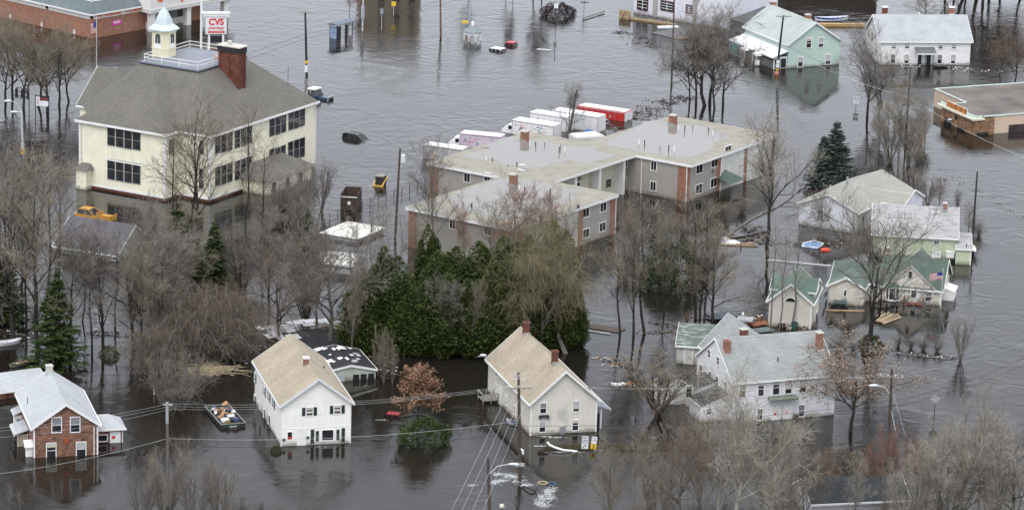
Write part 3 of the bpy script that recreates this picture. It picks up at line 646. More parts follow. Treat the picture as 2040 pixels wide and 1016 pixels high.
# ---- small two storey outbuilding with half round window
h = House('green_roof_garage', 'tall cream outbuilding with green roof, dormers and half round window', 'garage', (1530, 649), (1615, 656))
GL = 5.55
h.rect_walls(0, 0, GL, 8.2); h.gable(0, 0, GL, 8.2, 3.45, 5.75, 'y', M_CRM, M_GRNI, .3, .3)
h.corners([(GL - .11, -.02)], 3.4)
sa, z = h.hit('F', 1575, 597); a = MB(); b_ = MB(); arc = [(math.cos(math.pi * k / 10), math.sin(math.pi * k / 10)) for k in range(11)]
a.extr([(x * .75, y_ * .62) for x, y_ in arc], -.05, .02, 'y'); b_.extr([(x * .62, .04 + y_ * .5) for x, y_ in arc], -.065, -.052, 'y')
o = h.put('half_round_window', a.mesh('half_round_window', M_WHITE), 'F', sa, z - .3); link('pane', b_.mesh('pane', M_GLASS), o)
h.gable(GL / 2, 2.2, GL + .12, 7.0, 4.35, 5.5, 'x', M_CRM, M_GRNI, .2, .25, ends=(0, 1), names=('dormer_wall', 'dormer_roof'))
h.gable(-.12, 2.6, GL / 2, 7.2, 4.3, 5.4, 'x', M_CRM, M_GRNI, .2, .25, ends=(1, 0), names=('dormer_wall', 'dormer_roof'))
h.walls['D'] = ((GL + .12, 0), (0, 1))
for px, py in ((1641.5, 587.5), (1646, 583.5)): h.win('D', px, py, 3, 13, 'dark')
for px, py, hp in ((1626, 633, 22), (1635.5, 627, 14)): h.win('D', px, py, 3.4, hp, 'pic')

# ---- white house with grey hip-like roof, right
M_RGR = shingle('warm_grey_shingle_y', (.27, .265, .24), (.35, .34, .31), 'y', .45, 2.2, .08)
M_SW2 = siding('pale_blue_white_siding', (.68, .7, .74), .22, .06)
h = House('grey_roof_house', 'white house with large plain grey roof beyond the blue debris', 'house', (1591, 447), (1706, 466.4))
h.rect_walls(0, 0, 9.13, 17.5); h.gable(0, 0, 9.13, 17.3, 3.15, 5.05, 'y', M_SW2, M_RGR, .3, .35)
h.win('F', 1634.7, 427.4, 12, 20, 'mut')
h.pipe(1687.8, 366, 353, 4.9, .16, M_GALV); h.pipe(1654, 378, 369, 4.4, .08, M_WHITE)
h.gable(7.0, 8.0, 12.6, 14.5, 3.1, 4.6, 'x', M_SW2, M_RGR, .25, .3, ends=(0, 1))
h.walls['X'] = ((8.0, 8.0), (1, 0)); h.win('R', 1718.8, 440, 6, 20, 'pic'); h.win('X', 1768.4, 408, 5, 9, 'pic')

# ---- pale green house with grey roof
M_SG = siding('pale_green_siding', (.5, .56, .4), .2, .05)
M_RGV = shingle('lilac_grey_shingle_x', (.3, .3, .3), (.42, .41, .41), 'x', .5, 3.4, .12, patch=(.26, .26, .27))
pe = W(1911.6, 479, 3.0)
h = House('pale_green_house', 'pale green house with streaked grey roof behind the green roofed house', 'house', o=pe, yaw=math.radians(-5))
h.rect_walls(-11.8, .3, -.5, 14.8); h.gable(-11.8, .3, -.45, 14.8, 3.15, 5.6, 'x', M_SG, M_RGV, .35, .3)
h.win('F', 1865.9, 483.6, 13, 9, 'mut')
h.chimney(1882.3, 405, 421, 5.5, 7.5, .6, M_BRICK, flash=1)
sa, z = h.hit('F', 1893, 506); q = MB(); q.box(-.55, -.9, -.35, .55, -.02, .4); q.box(-.6, -.95, .4, .6, .0, .46); h.put('white_tank', q.mesh('white_tank', M_WHITE), 'F', sa, z)
for k in range(3):
    sa, z = h.hit('F', 1859.5 + 6 * k, 501); q = MB(); q.box(-.17, -.5, -.8, .17, -.36, .25); q.box(-.17, -.36, -.25, .17, -.05, -.15); h.put('white_board', q.mesh('white_board', M_WHITE), 'F', sa, z)
h.shed(-.45, -1.6, 1.65, 4.0, 2.15, 2.95, 'y-', M_SG, M_RGV, ov=.2); h.corners([(1.55, -1.62)], 2.1); h.pipe(1925, 492, 486, 2.4, .08)
for (x, y) in ((.3, 6.5), (1.95, -.3)):
    q = MB(); q.lathe([(.05, 0), (.42, .05), (.5, .14)], 10); c_ = q.build('satellite_dish', M_WHITE, h.root, (x, y, 2.0)); c_.rotation_euler = (math.radians(60), 0, math.radians(60))

# ---- white house top right
M_RPG = shingle('light_grey_shingle_x', (.33, .35, .37), (.43, .45, .47), 'x', .66, 4.0, .09)
h = House('white_farmhouse', 'white two chimney house with pale grey roof at the top right', 'house', (1751, 130), (1931, 130.4))
h.rect_walls(0, 0, 15.85, 11.0); h.gable(0, 0, 15.85, 11.0, 4.15, 7.5, 'x', siding('bright_white_siding', (.8, .8, .79), .25, .02), M_RPG, .35, .3)
for px, py in ((1780.3, 93.4), (1807, 93), (1873.7, 94), (1900.3, 93.4)): h.win('F', px, py, 9.5, 9, 'dh')
for px, py in ((1779, 118), (1805.8, 118), (1872, 118.5), (1898.7, 118.5)): h.win('F', px, py, 9.5, 18.5, 'dh')
for px, py, hp in ((1731, 67, 16), (1738, 73, 16), (1725, 98.4, 18), (1738, 107, 10)): h.win('L', px, py, 2.2, hp, 'dark')
q = MB(); q.box(6.8, -.05, -.5, 7.35, .01, 1.9); q.box(8.25, -.05, -.5, 9.0, .01, 1.9); h.part(q, 'dark_door', mat('dark_blue_door', (.02, .025, .045), .4))
h.shed(6.3, -1.7, 9.3, -.02, 2.35, 3.0, 'y-', M_WHITE, mat('dark_porch_roof', (.12, .125, .14), .7, .1, 2), body=False, ov=.2)
q = MB()
for x in (6.45, 7.7, 9.05): q.tube([(x, -1.6, -1), (x, -1.6, 2.4)], .06, 5)
h.part(q, 'porch_post', M_DARK)
h.chimney(1763.5, 15, 31, 7.4, 10, .9, M_BRICKD, flash=2, crown=M_WHITE); h.chimney(1896.4, 15.4, 31, 7.4, 10, .9, M_BRICK, flash=2, crown=M_WHITE); h.pipe(1830.7, 33, 25, 7.3, .09, M_WHITE)

# ---- mint green house
M_SM = siding('mint_siding', (.47, .6, .54), .45, .05)
M_RMG = shingle('pale_green_grey_shingle_y', (.34, .385, .37), (.43, .465, .45), 'y', .6, 2.5, .08)
h = House('mint_house', 'mint green house with pale roof and white porch at the top right', 'house', (1569, 136.7), (1671.8, 129))
h.rect_walls(0, 0, 10.08, 15.6); h.gable(0, 0, 10.08, 15.6, 4.2, 7.55, 'y', M_SM, M_RMG, .35, .35)
for px, py in ((1611.2, 86.3), (1635.3, 85)): h.win('F', px, py, 11, 20)
for px, py in ((1594.3, 124), (1649.4, 119)): h.win('F', px, py, 11, 20)
for px, py in ((1498.6, 71.7), (1529, 83), (1549, 91)): h.win('L', px, py, 3.5, 9)
h.chimney(1542.4, 4, 14, 7.4, 11, .8, M_BRICK); h.chimney(1611.7, 30, 41, 7.4, 11, .8, M_BRICK)
h.shed(-2.8, .1, -.02, 15.4, 2.0, 2.9, 'x-', M_SM, mat('white_porch_roof', (.72, .73, .74), .5, .05, 1), body=False, ov=.2)
q = MB(); q.box(-2.6, .25, -1.2, -.03, .35, 2.0); h.part(q, 'porch_front', M_WHITE)
q = MB(); q.box(-2.4, .18, .1, -1.35, .245, 1.7); q.box(-1.2, .18, .1, -.25, .245, 1.7); h.part(q, 'porch_pane', M_GLASS)
q = MB(); q.box(-2.6, .4, -1.2, -2.5, 11, 1.3); h.part(q, 'porch_side', mat('painted_shade_grey', (.12, .12, .12), .8, .3, 3))  # grey darkened to paint the shade under the porch roof
for y in (4.8, 9.2):
    q = MB(); q.extr([(y - .9, 1.55), (y + .9, 1.55), (y + .7, 1.9), (y, 2.0), (y - .7, 1.9)], -4.0, -2.8, 'x'); h.part(q, 'white_door_hood', M_WHITE)
    q = MB(); q.box(-3.9, y - .8, -1, -3.8, y - .7, 1.55); h.part(q, 'hood_post', M_WHITE); q = MB(); q.box(-3.9, y + .7, -1, -3.8, y + .8, 1.55); h.part(q, 'hood_post', M_WHITE)
q = MB(); q.box(-3.6, 11.5, .5, -2.8, 15.2, 1.8); h.part(q, 'green_awning', mat('teal_awning', (.08, .22, .2), .7))

# ---- tan commercial building with brick front, right edge
M_TANW = mat('tan_stucco', (.56, .45, .35), .8, .05, .6)
M_MIXB = bricky('mixed_brown_brick', (.17, .085, .05), (.36, .22, .13), (.16, .11, .08), .5, .16, .012, amt=.3)
M_ROOFT = mat('dark_felt_roof', (.13, .115, .105), .85, .35, .25)
M_VERD = mat('pale_verdigris_coping', (.5, .6, .56), .5, .15, 1.2)
h = House('store_building', 'tan flat roofed shop with brown brick corner at the right edge', 'shop', (1939, 270.5), (1977, 268), yaw=math.radians(23))
h.walls['F'] = ((0, 0), (1, 0)); h.walls['L'] = ((0, 10.5), (0, -1))
q = MB(); q.prism([(3.6, .25), (24, .25), (24, 20.3), (4.05, 20.3), (4.05, 9.9), (.4, 9.9), (.4, 1), (3.6, 1)], -1.5, 2.85); h.part(q, 'wall', M_TANW)
q = MB(); q.prism([(3.8, .45), (23.8, .45), (23.8, 20.1), (4.25, 20.1), (4.25, 9.8), (.6, 9.8), (.6, .45)], 2.855, 2.9); h.part(q, 'flat_roof', M_ROOFT)
q = MB(); q.box(0, 0, -1.5, 3.58, 1.0, 2.6); q.box(0, 1.0, -1.5, .39, 10.5, 2.6); q.box(.39, 9.95, -1.5, 4.0, 10.5, 2.6)
for k in range(9): q.box(3.58, .02, -.3 + k * .34, 3.75 if k % 2 else 3.66, .24, -.3 + k * .34 + .3)
h.part(q, 'brick_front', M_MIXB)
q = MB(); q.box(3.5, .12, 2.86, 24.1, .4, 3.02); q.box(3.92, 9.9, 2.86, 4.2, 20.45, 3.02); q.box(3.9, 20.2, 2.86, 24.1, 20.45, 3.02); q.box(.4, 9.7, 2.905, 3.9, 9.88, 3.0); q.box(1.8, -.05, 2.905, 3.45, .3, 3.02); h.part(q, 'coping', M_VERD)
q = MB(); q.box(-.45, -.3, 2.45, 1.8, .6, 2.72); q.box(-.45, .6, 2.45, .5, 11.4, 2.72); h.part(q, 'canopy', mat('cream_canopy', (.6, .58, .48), .6, .1, 1))
q = MB(); q.box(.1, 3.0, 2.73, .28, 9.2, 3.55); h.part(q, 'rusted_sign_panel', mat('rusted_panel', (.38, .15, .045), .8, .4, 1.2))
q = MB(); q.box(.3, 2.9, 2.73, .42, 9.3, 3.62); q.box(.15, .1, 2.73, .35, 2.8, 3.1); q.box(.15, 9.3, 2.73, .35, 11.2, 3.05); q.box(.35, .1, 2.73, 1.6, .25, 3.1); h.part(q, 'parapet_strip', M_VERD)
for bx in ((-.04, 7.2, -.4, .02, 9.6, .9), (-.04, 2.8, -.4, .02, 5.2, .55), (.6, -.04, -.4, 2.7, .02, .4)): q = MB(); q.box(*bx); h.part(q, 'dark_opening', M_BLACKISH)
q = MB(); q.box(-.05, 5.3, 1.35, .0, 6.2, 1.9); h.part(q, 'high_window', M_BLACKISH)
q = MB(); q.box(6.5, .2, -.4, 12, .245, 1.25); h.part(q, 'shop_window', mat('brown_glass', (.05, .035, .035), .15, .3, 1))
q = MB(); q.lathe([(.05, 1.0), (.35, 1.1), (.4, 1.2)], 10, (-.6, 6.6)); q.tube([(0, 6.6, 1.1), (-.6, 6.6, 1.1)], .04, 4); h.part(q, 'wall_lamp', M_WHITE)

# ---- apartment block
M_TAUPE = siding('taupe_siding', (.34, .32, .29), .25, .05)
M_CREAMP = mat('cream_panel', (.56, .54, .42), .7, .06, .8)
M_OFFW = mat('off_white_render', (.6, .6, .56), .7, .08, .6)
M_ROOFA = mat('sandy_flat_roof', (.27, .255, .215), .9, .14, .5)
h = House('apartment_block', 'long flat roofed apartment block with ponds of rain on its roof', 'apartment block', o=(25.89, 531.89), yaw=math.radians(-34.55))
poly = [(-.2, 0), (-.7, 25.2), (-19.7, 25.2), (-19.7, 1.6), (-30.3, 1.6), (-30.3, -24.1), (-17.2, -24.1), (-17.2, -47), (1.3, -47), (1.3, -21.5), (-9.9, -21.5), (-9.9, 0)]
q = MB(); q.box(-19.3, .35, -1.6, -1.0, 24.8, 5.3); h.part(q, 'wall', M_TAUPE)
q = MB(); q.box(-29.9, -23.7, -1.6, -12.0, .34, 5.3); h.part(q, 'wall', M_TAUPE)
q = MB(); q.box(-16.8, -46.6, -1.6, .9, -23.71, 5.3); h.part(q, 'wall', M_TAUPE)
q = MB(); q.box(-12.0, -23.7, -1.6, .9, -22.0, 5.3); h.part(q, 'wall', M_TAUPE)
h.walls.update(AF=((-12, .35), (1, 0)), AR=((-1.0, .35), (0, 1)), BF=((-29.9, -23.7), (1, 0)), BR=((-11.94, -22), (0, 1)), CF=((-16.8, -46.6), (1, 0)), CR=((.9, -46.6), (0, 1)))
q = MB(); q.prism(poly, 5.3, 5.74); h.part(q, 'roof_fascia', M_TRIM)
q = MB()
cx, cy = -10, -10
ins = [(x + (.12 if x < -9.8 else -.12), y) for x, y in poly]
q.prism(poly, 5.741, 5.765); h.part(q, 'flat_roof', M_ROOFA)
q = MB(); q.box(-11.99, -21.9, -1.5, -11.94, .3, 5.25); h.part(q, 'cream_panel_wall', M_CREAMP)
q = MB(); q.box(-.98, 8.9, -1.5, -.93, 24.7, 5.25); h.part(q, 'pale_wall_panel', M_OFFW)
q = MB(); q.box(.91, -46.5, -1.5, .95, -30, 5.25); h.part(q, 'pale_wall_panel', M_OFFW)
for k, v_ in enumerate((-2.1, -8.5, -14.8, -21)):
    q = MB(); q.box(-11.93, v_ - .25, -1.5, -10.4, v_ + .25, 5.29); h.part(q, 'white_fin', M_WHITE)
for wl, s0, wd in (('AF', 9.35, 1.55), ('AR', .0, .55), ('AR', 8.0, .9), ('AR', 15.6, .9), ('AR', 23.4, 1.0), ('BF', 0, 1.5), ('CF', 0, 1.3), ('CR', 23.6, 1.2), ('CR', 15.5, 1.2), ('CR', 9.0, 1.2), ('CR', 1.0, 1.2)):
    q = MB(); q.box(0, -.09, -1.5, wd, -.001, 5.28); h.put('brick_pier', q.mesh('brick_pier', M_BRICK), wl, s0, 0)
for wl, s0 in (('AF', 3.1), ('AF', 10.93), ('AR', 8.95), ('AR', 24.45), ('CR', 24.85)):
    q = MB(); q.tube([(0, -.16, 5.2), (0, -.16, -.5)], .07, 6); h.put('downspout', q.mesh('downspout', M_TRIM), wl, s0, 0)
for px, py in ((1302.7, 330.6), (1301.4, 371), (1244, 324.5), (1242, 360.7)): h.win('AF', px, py, 12.5, 19, 'slide')
for px, py in ((1393, 336.4), (1423, 323.8), (1392, 376.4), (1421.6, 363.9), (1450.9, 332.5), (1479.7, 301.7), (1478.6, 338.5), (1505, 293), (1450, 300)): h.win('AR', px, py, 13, 19, 'slide')
for px, py in ((930.9, 354.6), (971, 353)): h.win('BF', px, py, 13, 19, 'slide')
for px, py in ((901.7, 447), (972.3, 459.7)): h.win('CF', px, py, 13, 19, 'slide')
for px, py in ((1201.5, 412.8), (1167, 423.7), (1135, 458.8), (1200, 452), (1167, 465)): h.win('CR', px, py, 13, 18, 'slide')
for px, py in ((1149, 373), (1180.5, 370), (1212, 365)): h.win('BR', px, py, 11, 16, 'dark')
for wl, px, py in (('AR', 1421, 340), ('BR', 1185, 350), ('BR', 1152, 356)):
    sa, z = h.hit(wl, px, py); q = MB(); q.box(-.35, -.4, -.22, .35, -.01, .22)
    for k in range(4): q.box(-.3, -.415, -.17 + k * .1, .3, -.4, -.12 + k * .1)
    h.put('air_conditioner', q.mesh('air_conditioner', M_GREYWOOD), wl, sa, z)
q = MB(); q.add([(-1.0, 8.6, 2.0), (1.4, 8.6, 1.5), (1.4, 12.6, 1.5), (-1.0, 12.6, 2.0), (-1, 10.6, 3.0)], [(0, 1, 4), (1, 2, 4), (2, 3, 4), (3, 2, 1, 0)]); h.part(q, 'green_entrance_canopy', M_GRNY)
for (px, pb, pt) in ((1337, 248.7, 230), (1041.6, 281.6, 262), (1018.8, 369.5, 348)): h.chimney(px, pt, pb, 5.77, 13, .95, M_BRICK, flash=1)
for (px, pb, pt, r, w_) in ((1352, 259, 250, .07, 1), (1364, 262, 250, .08, 0), (1380, 258, 250, .05, 0), (1411, 264, 255, .07, 0), (1420, 271, 261, .1, 1), (1273, 288, 279, .1, 1), (1284, 291, 280, .08, 0), (1315, 300, 292, .05, 0),
                            (1332, 302, 289, .08, 0), (1343, 303, 291, .1, 1), (1056, 291, 283, .08, 1), (1067, 293, 283, .08, 0), (1085, 292, 284, .05, 0), (1114, 305, 293, .08, 0), (1117, 298, 289, .05, 0), (1125, 304, 294, .1, 1),
                            (969, 320, 313, .1, 1), (981, 322, 315, .08, 0), (1012, 332, 328, .05, 0), (1029.5, 332, 323, .08, 0), (1034, 379, 370, .1, 1), (1045, 381, 372, .07, 0), (1062, 378, 370, .05, 0), (1096, 391, 376, .08, 0), (939.5, 413, 405, .12, 0), (1106, 393, 381, .1, 1), (1152, 414, 408, .15, 0)):
    h.pipe(px, pb, pt, 5.77, r, M_WHITE if w_ else M_DARK)
x, y = h.loc(1040, 340, 5.77); q = MB(); q.box(-.7, -.35, 5.77, .5, .35, 5.9); q.tube([(0, 0, 5.8), (0, 0, 6.5)], .04, 5); q.lathe([(.05, 6.45), (.4, 6.5), (.5, 6.62)], 10); link('roof_dish', q.mesh('roof_dish', M_STEEL), h.root, (x, y, 0))
M_POND = _new('roof_pond'); _m, _t, _p = M_POND; _p.inputs['Base Color'].default_value = (.2, .19, .17, 1); _p.inputs['Roughness'].default_value = .03; _p.inputs['IOR'].default_value = 1.33
_g = N(_t, 'ShaderNodeNewGeometry'); _n = N(_t, 'ShaderNodeTexNoise'); _n.inputs['Scale'].default_value = 2.0; _t.links.new(_g.outputs['Position'], _n.inputs['Vector'])
_b = N(_t, 'ShaderNodeBump'); _b.inputs['Distance'].default_value = .006; _b.inputs['Strength'].default_value = .5; _t.links.new(_n.outputs['Fac'], _b.inputs['Height']); _t.links.new(_b.outputs[0], _p.inputs['Normal']); M_POND = _m
for pts in (((921, 309), (944, 302), (968, 303), (975, 295), (962, 292), (980, 284), (998, 276), (1020, 272), (1035, 276), (1060, 276), (1085, 280), (1117, 290), (1160, 293), (1184, 294), (1203, 304), (1226, 309), (1212, 316), (1190, 320), (1172, 331), (1150, 322), (1128, 321), (1105, 327), (1082, 334), (1060, 336), (1035, 333), (1005, 330), (985, 320), (960, 318), (942, 317)),
            ((1202, 284.5), (1221, 274), (1254, 261), (1281, 244), (1311, 239), (1341, 246), (1381, 248), (1398, 251), (1438, 264), (1452, 278), (1421, 284), (1415, 301), (1381, 312), (1355, 314), (1304, 308), (1254, 299), (1221, 291)),
            ((893, 394), (925, 380), (955, 369), (981, 361), (996, 355), (1026, 353), (1040, 357), (1090, 365), (1115, 372), (1147, 378), (1162, 385), (1140, 386), (1150, 396), (1133, 405), (1105, 414), (1062, 430), (1000, 438), (940, 424), (900, 412))):
    v_ = []; n_ = len(pts)
    for i in range(n_):
        (ax, ay), (bx, by) = pts[i], pts[(i + 1) % n_]
        for k in range(5):
            t_ = k / 5; j = 0 if k == 0 else 1
            X, Y = h.loc(ax + (bx - ax) * t_, ay + (by - ay) * t_, 5.775); v_.append((X + j * RNG.gauss(0, .16), Y + j * RNG.gauss(0, .3), 5.776))
    q = MB(); q.add(v_, [tuple(range(len(v_)))]); h.part(q, 'rain_pond', M_POND)

# ---- yellow school building
M_YEL = siding('pale_yellow_siding', (.79, .76, .6), .16, .06)
M_RSC = shingle('brown_grey_shingle', (.105, .1, .09), (.19, .18, .16), 'iso', .64, 1.6, .09)
h = House('schoolhouse', 'large pale yellow schoolhouse with hipped brown grey roof and cupola', 'schoolhouse', o=(-43.64, 524.36), yaw=math.radians(60.08))
ze = 9.95
q = MB(); q.prism([(0, 0), (27.3, 0), (27.3, 25.9), (5.2, 25.9), (5.2, 20.8), (-3.2, 20.8), (-3.2, 5.6), (0, 5.6)], .55, ze); h.part(q, 'wall', M_YEL)
q = MB(); q.prism([(.1, .1), (27.2, .1), (27.2, 25.8), (5.3, 25.8), (5.3, 20.7), (-3.1, 20.7), (-3.1, 5.7), (.1, 5.7)], -1.6, .54); h.part(q, 'brick_foundation', M_BRICKD)
q = MB(); q.prism([(-.06, -.06), (27.36, -.06), (27.36, 26), (5.14, 26), (5.14, 20.86), (-3.26, 20.86), (-3.26, 5.54), (-.06, 5.54)], .4, .72); h.part(q, 'water_table', M_WHITE)
h.walls.update(F=((0, 5.6), (0, -1)), P=((-3.2, 20.8), (0, -1)), R=((0, 0), (1, 0)), N=((-3.2, 5.6), (1, 0)))
def hip(x0, y0, x1, y1, ze, a0, b0, a1, b1, zr, ov=.45):
    q = MB(); E0 = [(x0 - ov, y0 - ov), (x1 + ov, y0 - ov), (x1 + ov, y1 + ov), (x0 - ov, y1 + ov)]
    D = [(a0, b0), (a1, b0), (a1, b1), (a0, b1)]
    V = [(x, y, ze - .12) for x, y in E0] + [(x, y, ze + .03) for x, y in E0] + [(x, y, zr) for x, y in D]
    q.add(V, [(3, 2, 1, 0)] + [(i, (i + 1) % 4, 4 + (i + 1) % 4, 4 + i) for i in range(4)] + [(4 + i, 4 + (i + 1) % 4, 8 + (i + 1) % 4, 8 + i) for i in range(4)] + [(8, 9, 10, 11)]); return q
q = MB(); E_ = [(-.45, -.45), (27.75, -.45), (27.75, 26.35), (5.0, 26.35), (-.45, 20.9)]; Dk = [(8.4, 8.1, 16.9), (20.2, 8.1, 16.9), (20.2, 17.8, 16.9), (8.4, 17.8, 16.9)]
q.add([(x, y, ze - .12) for x, y in E_] + [(x, y, ze + .03) for x, y in E_] + Dk, [(4, 3, 2, 1, 0)] + [(i, (i + 1) % 5, 5 + (i + 1) % 5, 5 + i) for i in range(5)] + [(5, 6, 11, 10), (6, 7, 12, 11), (7, 8, 13, 12), (8, 9, 13), (9, 5, 10, 13), (10, 11, 12, 13)])
h.part(q, 'roof', M_RSC)
h.part(hip(-3.2, 5.6, 6, 20.8, ze + .004, 4.1, 13.1, 9.5, 13.3, 16.3), 'roof', M_RSC)
h.gable(5.25, 20, 15.2, 27.0, 9.9, 14.5, 'y', M_YEL, M_RSC, .4, .4, ends=(0, 1))
q = MB(); t_ = .12
for (xa, ya, xb, yb) in ((-.46, -.56, 27.8, -.46), (-.56, -.56, -.46, 5.1), (-3.66, 5.05, -.5, 5.15), (-3.76, 5.05, -3.66, 21.3), (-3.66, 21.25, -.5, 21.35), (27.75, -.56, 27.85, 26.3)): q.box(xa, ya, ze - .26, xb, yb, ze + .05)
h.part(q, 'eaves_gutter', M_TRIM)
q = MB()
for x, y in ((-3.26, 20.6), (-3.26, 5.55), (-.06, -.07), (27.15, -.07), (-3.22, 5.54)): q.box(x, y, .73, x + .3, y + .3, ze - .2)
h.part(q, 'corner_board', M_TRIM)
q = MB(); q.tube([(-3.35, 20.55, 9.6), (-3.35, 20.55, 3)], .08, 6); q.tube([(27.3, -.5, 9.6), (27.3, -.15, 9.1), (27.3, -.15, 0)], .08, 6); h.part(q, 'downspout', M_TRIM)
for px, py in ((221.9, 272), (238.8, 275), (255.6, 278.3), (272.4, 280.5)): h.win('P', px, py, 16, 38, 'dark')
for px, py in ((221.9, 337.6), (238.8, 340.5), (255.6, 343.5), (272.2, 346)): h.win('P', px, py, 16, 42, 'dark')
q = MB(); q.box(-3.3, 9.7, 6.2 - 1.55, -3.21, 16.2, 6.2 - 1.35); h.part(q, 'window_head', M_TRIM)
h.win('F', 402, 294, 10, 29, 'dark'); h.win('F', 401, 356, 10, 41, 'dark'); h.win('N', 341, 291.7, 11, 29, 'dark')
cv = lambda x, y: (380 + x / 4.84, 200 + y / 4.84)
for xs, ys in (((258, 317, 375), (425, 410, 393)), ((448, 508, 563), (368, 350, 325)), ((782, 838, 893), (255, 240, 220)), ((965, 1018, 1073), (195, 182, 160)),
               ((258, 317, 375), (735, 718, 695)), ((448, 505, 560), (675, 655, 632)), ((778, 835, 888), (560, 545, 525)), ((960, 1018, 1072), (490, 470, 455))):
    for x, y in zip(xs, ys): px, py = cv(x, y); h.win('R', px, py, 11.2, 39, 'dark')
# side porch
q = MB(); q.add([(7.6, -4.9, 2.2), (20.6, -4.9, 2.2), (20.6, -.02, 2.2), (7.6, -.02, 2.2), (9.8, -.02, 3.9), (18.4, -.02, 3.9)], [(0, 1, 5, 4), (1, 2, 5), (3, 0, 4), (3, 2, 1, 0), (2, 3, 4, 5)]); h.part(q, 'porch_roof', M_RSC)
q = MB(); q.box(8.2, -4.4, -1.2, 20, -.1, 2.1); h.part(q, 'porch_wall', M_YEL)
for x in (9.4, 13.0, 16.5):
    q = MB(); q.box(x, -4.46, -.5, x + 1.0, -4.41, 1.7); h.part(q, 'porch_door', mat('dark_red_door', (.07, .03, .03), .6, .2, 2))
q = MB(); q.box(-4.6, 18.6, -1, -3.22, 20.4, 3.0); h.part(q, 'side_entry', M_YEL)
q = MB(); q.add([(-5.0, 18.2, 3.0), (-3.2, 18.2, 3.0), (-3.2, 20.8, 3.0), (-5.0, 20.8, 3.0), (-3.25, 18.8, 3.7), (-3.25, 20.2, 3.7)], [(0, 1, 4), (0, 4, 5, 3), (3, 5, 2), (3, 2, 1, 0)]); h.part(q, 'side_entry_roof', M_RSC)
# roof deck with rail
M_DECK = mat('slate_grey_deck', (.2, .215, .25), .7, .12, .5)
q = MB(); q.box(8.0, 7.7, 16.86, 20.6, 18.2, 17.02); h.part(q, 'roof_deck', M_DECK)
q = MB(); q.box(7.95, 7.65, 16.72, 20.65, 18.25, 16.85); h.part(q, 'deck_edge', mat('dark_slate_trim', (.05, .05, .075), .6))
q = MB(); rx = (8.5, 20.1); ry = (8.2, 17.7)
for x in (8.5, 12.4, 16.3, 20.1):
    for y in ry: q.tube([(x, y, 17.02), (x, y, 18.1)], .045, 5)
for y in (11.4, 14.6):
    for x in rx: q.tube([(x, y, 17.02), (x, y, 18.1)], .045, 5)
for z in (17.55, 18.08):
    q.tube([(8.5, 8.2, z), (20.1, 8.2, z)], .05, 5); q.tube([(8.5, 17.7, z), (20.1, 17.7, z)], .05, 5); q.tube([(8.5, 8.2, z), (8.5, 17.7, z)], .05, 5); q.tube([(20.1, 8.2, z), (20.1, 17.7, z)], .05, 5)
h.part(q, 'deck_rail', M_WHITE)
q = MB(); q.box(16.3, 9.6, 17.03, 17.9, 10.8, 17.4); h.part(q, 'roof_hatch', mat('pinkish_hatch', (.4, .27, .22), .7))
# brick stack
q = MB(); q.box(13.3, 4.2, 12.5, 15.0, 7.8, 19.0)
for y in (4.2, 5.85, 7.4): q.box(13.2, y, 12.5, 13.3, y + .4, 19.0)
for x in (13.3, 14.6): q.box(x, 4.1, 12.5, x + .4, 4.2, 19.0)
o = h.part(q, 'chimney', bricky('stack_brick', (.11, .036, .024), (.17, .06, .04), (.1, .05, .04), .24, .08, .01, amt=.3))
q = MB(); q.box(13.15, 4.05, 19.0, 15.15, 7.95, 19.85); link('sooty_band', q.mesh('sooty_band', mat('soot', (.025, .022, .025), .8, .4, 2)), o)
q = MB(); q.box(13.0, 3.9, 19.85, 15.3, 8.1, 20.0); q.tube([(14.1, 6.4, 20.0), (14.1, 6.4, 20.6)], .35, 8); link('chimney_cap', q.mesh('chimney_cap', M_CAP), o)
q = MB(); q.tube([(24.2, 2.8, 12.2), (24.2, 2.8, 15.4)], .04, 5); h.part(q, 'aerial', M_DARK)
# cupola
CY, CX = 17.7, 13.4; M_CU = mat('cupola_cream', (.7, .66, .48), .6, .04, 1); M_CUR = mat('pale_blue_lead', (.5, .57, .6), .5, .1, 1.5)
def oct_(r, k=.62): return [(CX + sx * a, CY + sy * b) for sx, sy, a, b in ((-1, -1, r, r * k), (-1, -1, r * k, r), (1, -1, r * k, r), (1, -1, r, r * k), (1, 1, r, r * k), (1, 1, r * k, r), (-1, 1, r * k, r), (-1, 1, r, r * k))]
q = MB(); q.prism(oct_(1.5), 15.0, 21.0); o = h.part(q, 'cupola', M_CU)
q = MB(); q.prism(oct_(1.56), 18.2, 18.32); link('belt_course', q.mesh('belt_course', M_CU), o); q = MB(); q.prism(oct_(1.58), 20.6, 20.99); link('cornice', q.mesh('cornice', M_CU), o)
q = MB()
def ring(r, z, k=.62): return [(x, y, z) for x, y in oct_(r, k)]
lv = [ring(1.95, 21.0), ring(1.95, 21.15), ring(1.25, 21.75), ring(1.15, 21.8), ring(.95, 22.6), ring(.62, 23.4), ring(.28, 24.0), ring(.12, 24.3), ring(.08, 25.2), ring(.01, 25.7)]
V = [p_ for l in lv for p_ in l]; Fc = [tuple(range(7, -1, -1))] + [(i * 8 + j, i * 8 + (j + 1) % 8, (i + 1) * 8 + (j + 1) % 8, (i + 1) * 8 + j) for i in range(len(lv) - 1) for j in range(8)]
q.add(V, Fc); q.lathe([(.01, 24.5), (.2, 24.65), (.01, 24.8)], 8, (CX, CY)); link('cupola_roof', q.mesh('cupola_roof', M_CUR), o)
